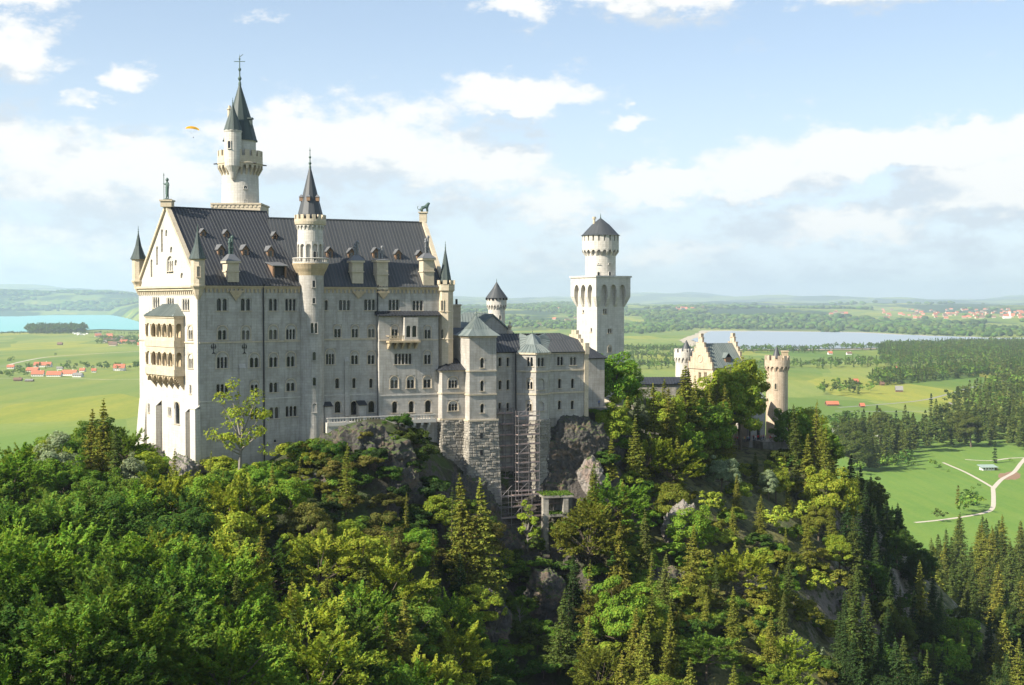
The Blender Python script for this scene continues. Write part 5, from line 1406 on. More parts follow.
mb = MB(); mb.tube((cX - 1.7, cY - .6, zc(230)), (cX - 1.7, cY - .6, zc(219)), .32, n=8); mb.tube((cX - 1.7, cY - .6, zc(219)), (cX - 1.7, cY - .6, zc(217)), .5, n=8); mb.build('chimney', 'sandp', sq_)
finial(sq_, cX, cY, zc(218.3), 1.3, .8)
for px, a, b in ((598.6, 271.4, 275.8), (609.6, 271.4, 275.8)): niche(sq_, cX, cY, r1, px, a, b, .9, wm='wallw')
for px, a, b in ((598.6, 263, 264.4), (609.6, 263, 264.4)):
    f_ = niche(sq_, cX, cY, r1, px, a, b, .9, wm='wallw')
# low link building between wing and tower, its terrace
lk = thing('link_building', (Q0.x - 2, Q0.y - 6, 98), 'low link building with lean-to roof wedged between the wing and the square tower', 'building')
fk = Fr(P(587.5, 300, 305).xy, D2); mb = MB(); zlk = P(590, 358, 306).z
wall_grid(mb, fk, 0, 4.6, 88, zlk, []); mb.face([fk.pt(4.6, 0, 88), fk.pt(4.6, -9, 88), fk.pt(4.6, -9, zlk), fk.pt(4.6, 0, zlk)]); mb.build('wall', 'wall', lk)
mb = MB(); q = [fk.pt(-.4, .5, zlk), fk.pt(5.2, .5, zlk), fk.pt(1.6, -6, zlk + 3.6), fk.pt(-.4, -6, zlk + 3.6)]; slab(mb, q, .2); seams(mb, *q, .7); mb.build('roof', 'roofd', lk)
# covered gallery roof right of the tower
g0 = P(636, 390, 356); fg = Fr((g0.x - 6, 356), (1, .05)); gl = thing('gallery_building', (g0.x, 356, 95), 'long low gallery with dark flat-pitched roof beyond the bright round tree', 'building')
mb = MB(); zg = P(650, 384, 356).z; wall_grid(mb, fg, 0, 20, 85, zg, []); frbox(mb, fg, 0, 20, -7, -.01, 85, zg - .01); mb.build('wall', 'rubble', gl)
mb = MB(); q = [fg.pt(-.5, .6, zg), fg.pt(20.5, .6, zg), fg.pt(20.5, -3.5, zg + 1.7), fg.pt(-.5, -3.5, zg + 1.7)]; slab(mb, q, .2); seams(mb, *q, .8); q = [fg.pt(-.5, -7.6, zg), fg.pt(20.5, -7.6, zg), fg.pt(20.5, -3.5, zg + 1.7), fg.pt(-.5, -3.5, zg + 1.7)]; slab(mb, q, .2); mb.build('roof', 'roofd', gl)
# courtyard terrace and retaining wall
mb = MB(); tz = P(600, 405, 312).z
fT = Fr(P(587, 300, 304).xy, (1, .1)); frbox(mb, fT, 0, 9, -30, 0, tz - 16, tz); 
tw = mb.build('retaining_wall', 'rubble'); tag(tw, 'rough stone retaining wall carrying the courtyard forecourt below the square tower', 'wall')
mb = MB(); frbox(mb, fT, .1, 8.9, -29, -.1, tz + .003, tz + .05); fc = mb.build('forecourt', M['sandp']); tag(fc, kind='structure')

# ================================================================ gatehouse
H0 = P(713, 360, 385); H0 = Vector((H0.x, H0.y)); dG = Vector((.86, .51)).normalized(); FG = Fr(H0, dG)
gw = 11.2; HL = H0 + Vector((-dG.y, dG.x)) * gw; FGw = Fr(HL, H0 - HL); GLn = 12.5
gate = thing('gatehouse', (H0.x, H0.y, 88), 'yellow sandstone gatehouse with stepped gables and green roof standing behind the trees', 'gatehouse')
zg = lambda py: z_at(H0.x, H0.y, py)
ze, zr = zg(368), zg(344)
hg = []; add_windows(FGw, gate, hg, [(698.5, 701.5, 372, 380, 2, 'row'), (704, 707, 372, 380, 2, 'row')], 'sand')
hs = []; add_windows(FG, gate, hs, [(716, 719, 375, 384, 2, 'row'), (722, 725, 375, 384, 2, 'row'), (729, 732, 375, 384, 2, 'row'), (716, 719, 395, 404, 2, 'row'), (724, 727, 395, 404, 2, 'row')], 'sand')
mb = MB(); wall_grid(mb, FGw, 0, gw, 70, ze, hg); wall_grid(mb, FG, 0, GLn, 70, ze, hs)
a, b = FG.pt(GLn, 0, 70), FG.pt(GLn, -gw, 70)
mb.face([a, b, (b.x, b.y, ze), (a.x, a.y, ze)]); c = FG.pt(0, -gw, 70); mb.face([b, c, (c.x, c.y, ze), (b.x, b.y, ze)])
mb.build('wall', 'gstone', gate)
for uu in (-.3, GLn - .5):
    mb = MB(); ns = 6
    for s in range(ns):
        w0 = -s * gw / (2 * ns); w1_ = -gw + s * gw / (2 * ns); top = ze + (s + 1) * (zr - ze + 1.6) / ns
        frbox(mb, FG, uu, uu + .7, w0 - gw / (2 * ns) + (0.001 if s < ns - 1 else 0), w0 - .001, ze - .5, top); frbox(mb, FG, uu, uu + .7, w1_ + .001, w1_ + gw / (2 * ns) - .001, ze - .5, top)
        frbox(mb, FG, uu - .1, uu + .8, w0 - .75, w0 + .05, top + .003, top + .25); frbox(mb, FG, uu - .1, uu + .8, w1_ - .05, w1_ + .75, top + .003, top + .25)
    if uu < 0:
        for w_, zz_, rr2 in ((-gw / 2, ze + 2.6, 1.15),):
            c = FG.pt(uu, w_, zz_)
            for k in range(12):
                a0 = 2 * math.pi * k / 12; p = FGw.pt(gw + w_ + rr2 * math.cos(a0), .35, zz_ + rr2 * math.sin(a0)); q = FGw.pt(gw + w_ + rr2 * math.cos(a0 + .53), .35, zz_ + rr2 * math.sin(a0 + .53)); mb.tube(p, q, .12, n=5)
    frbox(mb, FG, uu - .15, uu + .85, -gw / 2 - .5, -gw / 2 + .5, zr + 1.8, zr + 3.0)
    mb.build('stepped_gable', 'gstone', gate)
mb = MB()
for s in (0, 1):
    q = [FG.pt(.42, .5 if s == 0 else -gw - .5, ze), FG.pt(GLn - .52, .5 if s == 0 else -gw - .5, ze), FG.pt(GLn - .52, -gw / 2, zr), FG.pt(.42, -gw / 2, zr)]; slab(mb, q, .2); seams(mb, *q, .7)
mb.build('roof', 'rooflt', gate)
mb = MB(); uu = 6.5; frbox(mb, FG, uu - 1, uu + 1, -3.4, -.8, ze + .6, ze + 3.0, 0); frslab(mb, FG, [(uu - 1.4, -.6, ze + 2.8), (uu, -.6, ze + 4.4), (uu, -4.4, ze + 4.4), (uu - 1.4, -4.4, ze + 2.8)], .15, 1); frslab(mb, FG, [(uu + 1.4, -.6, ze + 2.8), (uu, -.6, ze + 4.4), (uu, -4.4, ze + 4.4), (uu + 1.4, -4.4, ze + 2.8)], .15, 1)
mb.build('dormer', ['wood', 'rooflt'], gate)
# lower wing with the portal
FG2 = Fr(FG.pt(GLn - 1.5, 9.0, 0).xy, (.95, .30)); zw = zg(398); hh = []
z_ter = z_at(*FG2.pt(5, 2, 0).xy, 439.6)
add_windows(FG2, gate, hh, [(748.4, 752, 426, 441, 1, 'row'), (757, 761.4, 424, 441, 1, 'row'), (744, 746, 408, 414, 1, 'row'), (752, 754, 408, 414, 1, 'row')], 'wallw')
L2 = FG2.u(766); mb = MB(); wall_grid(mb, FG2, -4, L2, 70, zw, hh)
a, b = FG2.pt(-4, 0, 70), FG2.pt(-4, -9, 70); mb.face([a, b, (b.x, b.y, zw), (a.x, a.y, zw)])
mb.build('portal_wall', 'wallw', gate)
mb = MB(); frslab(mb, FG2, [(-4.3, .4, zw), (L2, .4, zw), (L2, -4, zw + 2.4), (-4.3, -4, zw + 2.4)], .2); mb.build('portal_roof', 'rooflt', gate)
def round_crenel(px, Y, rpx, py_top, py_bat, label, cone, zbase, pytip, mat='wallw'):
    X, Y = depth_pt(px, Y); t = thing('gate_tower', (X, Y, zbase), label, 'tower'); zz = lambda py: z_at(X, Y, py); r = rpx / FPX * Y; r2 = r * 1.17
    h = (py_bat - py_top)
    mb = MB(); mb.lathe(X, Y, [(r * 1.04, zbase), (r, zz(py_bat + 4)), (r, zz(py_bat))], 32); corbels(mb, X, Y, r, r2, zz(py_bat + 5.5), zz(py_bat), 16)
    mb.lathe(X, Y, [(r2, zz(py_bat + .1)), (r2, zz(py_top + h * .45)), (r2 - .5, zz(py_top + h * .45)), (r2 - .5, zz(py_bat)), (.3, zz(py_bat))], 32)
    merlons(mb, X, Y, r2, zz(py_top + h * .45) + .003, zz(py_top) - zz(py_top + h * .45), 12, .5, frac=.6)
    mb.build('shaft', mat, t)
    (cx, crp, pyb) = cone; cX2, cY2 = depth_pt(cx, Y); cr = crp / FPX * Y
    mb = MB(); mb.lathe(cX2, cY2, [(cr * .85, zz(py_bat + 1)), (cr * .85, zz(pyb))], 16); tu = mb.build('turret', mat, t)
    mb = MB(); mb.lathe(cX2, cY2, [(cr * 1.1, zz(pyb + .4)), (cr * .95, zz(pyb - 1)), (.06, zz(pytip))], 16); mb.build('cone_roof', 'roofg', tu)
    return t, X, Y, r, zz
gt, X, Y, r, zz = round_crenel(684, 397, 8.3, 348.5, 357, 'round crenellated gate tower with grey cone, left of the stepped gable', (686.5, 5.0, 350), 75, 340)
gt, X, Y, r, zz = round_crenel(777.6, 392, 10.6, 355.5, 365.5, 'tall round crenellated gate tower standing alone right of the gatehouse', (776.8, 4.4, 357.5), 70, 346, 'gstone')
niche(gt, X, Y, r, 776, 383.2, 389.4, .8, wm='sandp')
mb = MB(); qx, qy = depth_pt(785, Y); mb.box(qx - .9, qx + .9, qy - .9, qy + .9, zz(358), zz(352)); mb.box(qx - 1.05, qx + 1.05, qy - 1.05, qy + 1.05, zz(352) + .003, zz(350.6)); mb.build('stair_turret', 'sand', gt)
# ================================================================ rocks, ruin, scaffolding
def rock_mat(name, a, b_, c=None):
    m, nt, b = nodes(name); geo = nt.nodes.new('ShaderNodeNewGeometry'); pos = geo.outputs['Position']
    n1 = noise(nt, pos, .25, 6, .7); n2 = noise(nt, pos, 1.6, 6, .75, (1, 1, .5)); col = mixc(nt, n2, a, b_)
    col = mixc(nt, maprange(nt, n1, .50, .62, 0, .7), col, c or (.20, .14, .09))
    sp = nt.nodes.new('ShaderNodeSeparateXYZ'); nt.links.new(geo.outputs['Normal'], sp.inputs[0])
    g = mixc(nt, n2, (.035, .06, .012), (.09, .12, .03)); s = nt.nodes.new('ShaderNodeMath'); s.operation = 'MULTIPLY_ADD'; nt.links.new(n1, s.inputs[0]); s.inputs[1].default_value = 1.0; nt.links.new(sp.outputs[2], s.inputs[2])
    col = mixc(nt, maprange(nt, s.outputs[0], 1.12, 1.30), col, g)
    nt.links.new(col, b.inputs['Base Color']); b.inputs['Roughness'].default_value = .95; bump(nt, b, n2, .9, .5); return m
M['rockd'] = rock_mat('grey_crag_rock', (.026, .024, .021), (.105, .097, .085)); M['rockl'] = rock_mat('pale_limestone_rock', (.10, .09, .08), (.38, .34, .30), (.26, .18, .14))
def rock(c, size, seed, mat, label, rotz=0., sub=5, name='rock_outcrop', amp=.36, group=None):
    import bmesh
    bm = bmesh.new(); bmesh.ops.create_icosphere(bm, subdivisions=sub, radius=1.0); o = Vector((seed * 3.1, seed * 1.7, seed * .9)); mx = max(size)
    for v in bm.verts:
        p = v.co.copy(); q = Vector((p.x * size[0], p.y * size[1], p.z * size[2])) * .16
        n = mnoise.fractal(q + o, 1.0, 2.1, 4) * .8; rd = 1 - abs(mnoise.noise(q * 1.9 + o)) * 2; r2_ = 1 - abs(mnoise.noise(q * 4.3 + o)) * 2
        cell = mnoise.voronoi(q * 2.6 + o)[0][0]
        c2_ = mnoise.voronoi(q * 7.5 + o)[0][0]; c3_ = mnoise.voronoi(q * 16 + o)[0][0]; strat = math.sin((p.z * size[2] + n * 2) * 2.6) * .05
        k = 1 + amp * (n * .7 + rd * .22 + r2_ * .12 - cell * .55 - c2_ * .38 - c3_ * .16 + strat + .3)
        v.co = Vector((p.x * size[0], p.y * size[1], p.z * size[2])) * k
    me = bpy.data.meshes.new(name); bm.to_mesh(me); bm.free(); me.materials.append(M[mat])
    ob = bpy.data.objects.new(name, me); COL.objects.link(ob); ob.location = c; ob.rotation_euler = (0, 0, rotz); return tag(ob, label, 'rock', group)
def rk(px, py, Y, size, seed, mat, label, **k): return rock(P(px, py, Y), size, seed, mat, label, **k)
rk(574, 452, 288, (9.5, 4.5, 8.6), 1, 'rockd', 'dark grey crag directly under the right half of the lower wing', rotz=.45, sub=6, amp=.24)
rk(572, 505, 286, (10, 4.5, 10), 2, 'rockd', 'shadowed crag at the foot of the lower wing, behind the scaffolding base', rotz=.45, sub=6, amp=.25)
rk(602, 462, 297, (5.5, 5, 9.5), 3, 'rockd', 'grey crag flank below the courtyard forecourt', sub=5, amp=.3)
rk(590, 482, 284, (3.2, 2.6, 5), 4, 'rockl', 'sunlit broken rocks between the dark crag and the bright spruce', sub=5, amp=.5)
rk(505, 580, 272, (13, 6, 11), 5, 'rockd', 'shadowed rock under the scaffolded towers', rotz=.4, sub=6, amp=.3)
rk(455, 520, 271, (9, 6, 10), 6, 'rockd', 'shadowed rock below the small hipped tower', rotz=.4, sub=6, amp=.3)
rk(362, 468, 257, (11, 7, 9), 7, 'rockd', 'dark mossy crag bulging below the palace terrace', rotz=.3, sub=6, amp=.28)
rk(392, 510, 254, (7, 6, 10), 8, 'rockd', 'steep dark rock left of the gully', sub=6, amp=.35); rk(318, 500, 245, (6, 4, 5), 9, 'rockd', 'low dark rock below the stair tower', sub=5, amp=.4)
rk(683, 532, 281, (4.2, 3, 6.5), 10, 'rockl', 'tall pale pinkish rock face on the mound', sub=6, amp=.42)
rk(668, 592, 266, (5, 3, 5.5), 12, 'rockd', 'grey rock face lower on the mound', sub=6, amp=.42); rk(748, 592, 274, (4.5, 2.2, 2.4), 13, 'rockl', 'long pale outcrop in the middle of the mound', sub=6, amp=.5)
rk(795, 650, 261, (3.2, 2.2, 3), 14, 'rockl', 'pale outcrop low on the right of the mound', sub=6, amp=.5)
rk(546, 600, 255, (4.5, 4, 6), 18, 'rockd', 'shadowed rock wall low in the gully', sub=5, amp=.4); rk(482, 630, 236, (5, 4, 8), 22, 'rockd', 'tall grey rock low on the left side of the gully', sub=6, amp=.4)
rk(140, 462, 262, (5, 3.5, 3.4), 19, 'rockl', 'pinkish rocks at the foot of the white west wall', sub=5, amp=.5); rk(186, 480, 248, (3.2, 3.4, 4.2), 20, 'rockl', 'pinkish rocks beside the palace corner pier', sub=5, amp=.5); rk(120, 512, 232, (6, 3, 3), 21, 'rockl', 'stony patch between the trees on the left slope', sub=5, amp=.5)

# ruined supporting wall with grass on its ledges
ru = thing('ruined_wall', P(556, 545, 273), 'ruined stone pillars and grassy ledges beside the scaffolding', 'ruin')
fR = Fr(P(543, 520, 273).xy, (1, .25)); zR = lambda py: P(543, py, 273).z
mb = MB(); frbox(mb, fR, 0, 1.15, -1.2, .3, zR(560), zR(498)); mb.build('pillar', 'rubble', ru)
mb = MB(); frbox(mb, fR, 4.4, 5.5, -1.2, .3, zR(530), zR(498)); mb.build('pillar', 'rubble', ru)
mb = MB(); frbox(mb, fR, -.1, 6.6, -5.5, .45, zR(498) + .003, zR(496)); mb.build('ledge', 'rubble', ru)
mb = MB(); frbox(mb, fR, 1.16, 5.4, -3, .3, zR(517), zR(514.5)); mb.build('ledge', 'rubble', ru)
mb = MB(); frbox(mb, fR, 1.6, 7.6, -5, -3.8, zR(560), zR(498)); mb.build('back_wall', 'rubble', ru)
rgg = np.random.default_rng(8)
def grass_tuft(u0, u1, w0, w1, z, n, parent):
    C = np.array([tuple(fR.pt(rgg.uniform(u0, u1), rgg.uniform(w0, w1), z + rgg.uniform(0, .35))) for _ in range(n)]) - np.array(WORG[parent.name])
    V = leaves(C, rgg.normal(size=(n, 3)) + [0, -.3, .2], .22, .08, rgg); me = quads_mesh('grass', V, leaf_mat('ledge_grass', .3, .3, (.10, .17, .03))); o = bpy.data.objects.new('grass', me); COL.objects.link(o); o.parent = parent
LEDGES = [(-.1, 6.6, -5, .5, zR(496), 1700), (1.16, 5.4, -3, .4, zR(514.5), 800)]

def scaffold(fr, u0, u1, w0, w1, z0, z1, label, lift=2.0, bay=2.1):
    t = thing('scaffolding', fr.pt((u0 + u1) / 2, w0, z0), label, 'scaffold'); nb_ = max(1, round((u1 - u0) / bay)); mb = MB(); r = .065
    us = [u0 + (u1 - u0) * k / nb_ for k in range(nb_ + 1)]
    for u in us:
        for w in (w0, w1): mb.tube(fr.pt(u, w, z0), fr.pt(u, w, z1 + 1.2), r, n=5)
    z = z1; k = 0
    while z > z0:
        for w in (w0, w1):
            mb.tube(fr.pt(u0 - .3, w, z), fr.pt(u1 + .3, w, z), r, n=5)
            mb.tube(fr.pt(u0 - .2, w, z + 1.0), fr.pt(u1 + .2, w, z + 1.0), .035, n=4)
        for u in us: mb.tube(fr.pt(u, w0, z), fr.pt(u, w1, z), r, n=4)
        if k % 2 == 0 and nb_ > 0:
            i = (k // 2) % nb_; mb.tube(fr.pt(us[i], w1, z), fr.pt(us[i + 1], w1, z + lift), .04, n=4)
        z -= lift; k += 1
    mb.build('tube_frame', 'steel', t)
    z = z1; rr = random.Random(int(u0 * 10))
    while z > z0 + .5:
        mb = MB(); a = u0 + rr.choice([0, 0, .0, (u1 - u0) * .3]); b = u1 - rr.choice([0, 0, .0, (u1 - u0) * .3])
        frbox(mb, fr, a, b, w0 + .06, w1 - .06, z + .06, z + .12); frbox(mb, fr, a, b, w1 - .05, w1 - .01, z + .13, z + .33); mb.build('deck', 'plank', t); z -= lift
    return t
uz = lambda px, w, py: FK.z(py, FK.u(px, w), w)
scaffold(FK, FK.u(498, 0), FK.u(514.5, 0), -1.7, -.4, uz(505, 0, 560), uz(505, 0, 414), 'tall tube scaffolding in the dark recess between the two rubble towers', 2.35)
scaffold(FK, FK.u(517, 4), FK.u(538, 4), 3.4, 4.7, uz(528, 4, 500), uz(528, 4, 416), 'sunlit tube scaffolding climbing the rubble base of the bay')
scaffold(FK, FK.u(500, 6), FK.u(541, 6), 5.0, 6.6, uz(530, 5, 585), uz(530, 5, 494), 'wide tube scaffolding at the very foot of the bay', 2.3, 2.4)
scaffold(FK, FK.u(542.5, 7), FK.u(561, 7), 6.2, 7.8, uz(550, 6, 580), uz(550, 6, 503), 'short tube scaffolding right of the others, beside the ruined pillars', 2.3, 2.2)
# ================================================================ vegetation
def leaf_mat(name, trans=.35, var=.35, base=None):
    m = bpy.data.materials.new(name); m.use_nodes = True; nt = m.node_tree; nt.nodes.clear()
    out = nt.nodes.new('ShaderNodeOutputMaterial'); oi = nt.nodes.new('ShaderNodeObjectInfo'); geo = nt.nodes.new('ShaderNodeNewGeometry')
    src = oi.outputs['Color']
    if base == 'attr':
        at = nt.nodes.new('ShaderNodeAttribute'); at.attribute_name = 'tint'; src = at.outputs['Color']
    elif base is not None:
        c = nt.nodes.new('ShaderNodeRGB'); c.outputs[0].default_value = (*base, 1); src = c.outputs[0]
    hs = nt.nodes.new('ShaderNodeHueSaturation'); nt.links.new(src, hs.inputs['Color'])
    nt.links.new(maprange(nt, geo.outputs['Random Per Island'], 0, 1, 1 - var, 1 + var), hs.inputs['Value'])
    wn = nt.nodes.new('ShaderNodeTexWhiteNoise'); wn.noise_dimensions = '1D'; nt.links.new(geo.outputs['Random Per Island'], wn.inputs['W'])
    nt.links.new(maprange(nt, wn.outputs['Value'], 0, 1, .47, .53), hs.inputs['Hue'])
    n1 = noise(nt, geo.outputs['Position'], .35, 3, .6)
    col = mixc(nt, 1.0, hs.outputs[0], mixc(nt, n1, (.70, .72, .70), (1.3, 1.25, 1.2)), 'MULTIPLY')
    d = nt.nodes.new('ShaderNodeBsdfDiffuse'); t = nt.nodes.new('ShaderNodeBsdfTranslucent'); mx = nt.nodes.new('ShaderNodeMixShader')
    nt.links.new(col, d.inputs[0]); tc = mixc(nt, 1.0, col, (1.25, 1.2, .6), 'MULTIPLY'); nt.links.new(tc, t.inputs[0])
    mx.inputs[0].default_value = trans; nt.links.new(d.outputs[0], mx.inputs[1]); nt.links.new(t.outputs[0], mx.inputs[2])
    nt.links.new(mx.outputs[0], out.inputs[0]); return m
M['leafattr'] = leaf_mat('merged_foliage', .2, .35, 'attr'); M['leaf'] = leaf_mat('foliage', .42); M['needle'] = leaf_mat('needles', .15, .4)
M['bark'] = plain_mat('bark', (.11, .085, .06), .95, 0, .4, 2); M['barkg'] = plain_mat('pale_bark', (.20, .18, .15), .95, 0, .4, 2)

def leaves(C, Nn, s, w, rg, aspect_jit=.35):
    """rhombic leaves: centres C, normals Nn"""
    n = len(C); Nn = Nn / (np.linalg.norm(Nn, axis=1, keepdims=True) + 1e-9)
    r = rg.normal(size=(n, 3)); t = np.cross(Nn, r); t /= np.linalg.norm(t, axis=1, keepdims=True) + 1e-9; b = np.cross(Nn, t)
    k = rg.uniform(1 - aspect_jit, 1 + aspect_jit, (n, 1)); ss = s * k; ww = w * k
    bend = Nn * ww * .35
    V = np.stack([C + t * ss, C + b * ww - bend, C - t * ss, C - b * ww - bend], 1).reshape(-1, 3)
    return V
def quads_mesh(name, V, mat, extra=None):
    n = len(V) // 4; me = bpy.data.meshes.new(name)
    me.vertices.add(len(V)); me.vertices.foreach_set('co', V.astype(np.float32).ravel())
    me.loops.add(len(V)); me.loops.foreach_set('vertex_index', np.arange(len(V), dtype=np.int32))
    me.polygons.add(n); me.polygons.foreach_set('loop_start', np.arange(0, len(V), 4, dtype=np.int32))
    me.update(calc_edges=True); me.materials.append(mat); return me
def limbs_mesh(name, segs, mat):
    mb = MB()
    for a, b, r0, r1 in segs: mb.tube(a, b, r0, r1, 6)
    o = mb.build(name, mat); me = o.data; bpy.data.objects.remove(o); return me
def broad_crown(seed, h=12., Rr=4.6, nb=46, per=170, style='round', ls=.27):
    rg = np.random.default_rng(seed); C, Nn = [], []; segs = []
    cz = h * .60; rz = h * .40
    th = h * .30; segs.append(((0, 0, -1.5), (0, 0, th), .028 * h, .02 * h)); segs.append(((0, 0, th), (rg.normal() * .4, rg.normal() * .4, h * .75), .02 * h, .006 * h))
    for i in range(nb):
        az_ = rg.uniform(0, 2 * np.pi); el_ = np.arcsin(rg.uniform(-.55, 1)); rr = rg.uniform(.60, 1.0) * (1 + .22 * np.sin(az_ * 2 + seed) + .12 * np.sin(az_ * 5 + seed * 2))
        d = np.array([np.cos(el_) * np.cos(az_), np.cos(el_) * np.sin(az_), np.sin(el_)])
        c = np.array([0, 0, cz]) + d * np.array([Rr, Rr, rz]) * rr
        if i % 3 == 0: segs.append(((0, 0, min(h * .6, th + (c[2] - th) * .3)), tuple(c * .92 + np.array([0, 0, cz * .0])), .010 * h, .003 * h))
        if style == 'round':
            br = rg.uniform(.75, 1.45) * Rr / 4.6; n = int(per * rg.uniform(.6, 1.3))
            q = rg.normal(size=(n, 3)); q /= np.linalg.norm(q, axis=1, keepdims=True); rad = rg.uniform(.45, 1.0, (n, 1)) ** .5
            q = q * rad; off = q * br * np.array([1.15, 1.15, .72]); C.append(c + off); Nn.append(d * .5 + q * .7 + np.array([0, 0, .6]) + rg.normal(size=(n, 3)) * .45)
        else:  # feathery sprays, tips lifting
            for s in range(3):
                dd = d + rg.normal(size=3) * .35; dd[2] = dd[2] * .3 + rg.uniform(.05, .55); dd /= np.linalg.norm(dd); n = int(per * .42)
                Ls = rg.uniform(1.5, 3.0) * Rr / 4.6; t = rg.uniform(0, 1, (n, 1)) ** .8; side = np.cross(dd, [0, 0, 1.]); side /= np.linalg.norm(side) + 1e-6; upn = np.cross(side, dd)
                lat = rg.normal(size=(n, 1)) * .34 * (1.15 - t) * Ls * .5
                C.append(c + dd * t * Ls + side * lat + upn * (rg.normal(size=(n, 1)) * .10 - .22 * t * t * Ls * 0 - np.abs(lat) * .35)); Nn.append(np.tile(upn, (n, 1)) + rg.normal(size=(n, 3)) * .33 + d * .2)
    C = np.concatenate(C); Nn = np.concatenate(Nn)
    return leaves(C, Nn, ls, ls * .62, rg), segs
def conifer_crown(seed, h=18., Rr=3.0, levels=30, nbr=9, per=22, ls=.26, gap=.0, base=.10):
    rg = np.random.default_rng(seed); C, Nn = [], []
    for i in range(levels):
        t = (i + rg.uniform(-.3, .3)) / levels; t = min(max(t, 0), .985); z = h * (base + (1 - base) * t)
        Lb = Rr * (1 - t) ** .80 * (1.0 if t > .12 else .75 + t * 2)
        for j in range(nbr):
            if rg.random() < gap: continue
            a = rg.uniform(0, 2 * np.pi); L_ = Lb * rg.uniform(.55, 1.18) + .12; n = max(4, int(per * (L_ / Rr) ** .8))
            s = rg.uniform(.08, 1, (n, 1)); dx, dy = np.cos(a), np.sin(a)
            zz = z + L_ * (.16 * s - .42 * s * s + .05) * (1 - .5 * t) + .10 * L_ * (s > .85)
            lat = rg.normal(size=(n, 1)) * .17 * L_ * (1.25 - s)
            P_ = np.concatenate([dx * s * L_ - dy * lat, dy * s * L_ + dx * lat, zz - np.abs(lat) * .45 + rg.normal(size=(n, 1)) * .05], 1)
            C.append(P_); Nn.append(np.tile([dx * .25, dy * .25, 1.], (n, 1)) + rg.normal(size=(n, 3)) * .42)
    C.append(np.stack([rg.normal(size=14) * .06, rg.normal(size=14) * .06, h * np.linspace(.95, 1.02, 14)], 1)); Nn.append(rg.normal(size=(14, 3)))
    C = np.concatenate(C); Nn = np.concatenate(Nn)
    V = leaves(C, Nn, ls, ls * .5, rg)
    return V, [((0, 0, -1.5), (0, 0, h * .55), .017 * h, .010 * h), ((0, 0, h * .55), (0, 0, h * .98), .010 * h, .02)]
PROTO = {}
def proto(key, kind, V, segs, leafm, bark='bark', parts=True, h=12.):
    PROTO.setdefault(key, []).append((kind, quads_mesh('crown', V, M[leafm]), limbs_mesh('trunk', segs, bark), h))
for s in range(5): V, g = broad_crown(100 + s, 12, 4.7, 64, 260, 'round', .205); proto('broad', 'broadleaf_tree', V, g, 'leaf')
for s in range(4): V, g = broad_crown(200 + s, 12, 4.8, 70, 190, 'spray', .19); proto('beech', 'broadleaf_tree', V, g, 'leaf')
for s in range(2): V, g = broad_crown(300 + s, 12, 3.7, 36, 66, 'round', .165); proto('airy', 'broadleaf_tree', V, g, 'leaf', 'barkg')
for s in range(2): V, g = broad_crown(320 + s, 12, 2.3, 30, 90, 'round', .20); proto('slim', 'broadleaf_tree', V, g, 'leaf', 'barkg')
for s in range(5): V, g = conifer_crown(400 + s, 18, 3.2 + .25 * (s % 3), 36, 11, 34, .21, .12); proto('conifer', 'spruce_tree', V, g, 'needle')
for s in range(2): V, g = conifer_crown(450 + s, 18, 2.7, 30, 9, 26, .21, .28, .06); proto('larch', 'spruce_tree', V, g, 'needle')
for s in range(3): V, g = broad_crown(500 + s, 3, 2.0, 26, 130, 'round', .15); proto('bush', 'bush', V, g, 'leaf')
for s in range(4): V, g = conifer_crown(640 + s, 18, 3.1, 13, 6, 4, 1.0, 0, .05); proto('conifer_far', 'spruce_tree', V, g, 'needle')
for s in range(4): V, g = broad_crown(660 + s, 12, 4.6, 15, 15, 'round', .78); proto('broad_far', 'broadleaf_tree', V, g, 'leaf')
for s in range(3): V, g = conifer_crown(600 + s, 18, 2.9, 24, 9, 12, .48); proto('conifer_mid', 'spruce_tree', V, g, 'needle')
for s in range(3): V, g = broad_crown(620 + s, 12, 4.6, 30, 60, 'round', .42); proto('broad_mid', 'broadleaf_tree', V, g, 'leaf')
PH = {'broad': 12, 'beech': 12, 'airy': 12, 'slim': 12, 'conifer': 18, 'larch': 18, 'bush': 3, 'conifer_mid': 18, 'broad_mid': 12, 'conifer_far': 18, 'broad_far': 12}
TINT = {'lime': ((.26, .325, .042), 'yellow-green'), 'bright': ((.165, .28, .036), 'bright green'), 'mid': ((.13, .215, .034), 'green'), 'deep': ((.068, .130, .026), 'dark green'),
        'olive': ((.175, .190, .032), 'olive'), 'spruce': ((.038, .068, .022), 'blackish green'), 'spruceg': ((.080, .115, .028), 'dull green'), 'sprucew': ((.11, .140, .034), 'sunlit green'), 'silver': ((.24, .30, .18), 'silvery pale'), 'rust': ((.15, .15, .04), 'brownish')}
ENT = []   # kind, x, y, z, h, tint, zone
def put(kind, x, y, z, h, tint, zone, wide=1.0, label=None): ENT.append([kind, x, y, z, h, tint, zone, wide, label])

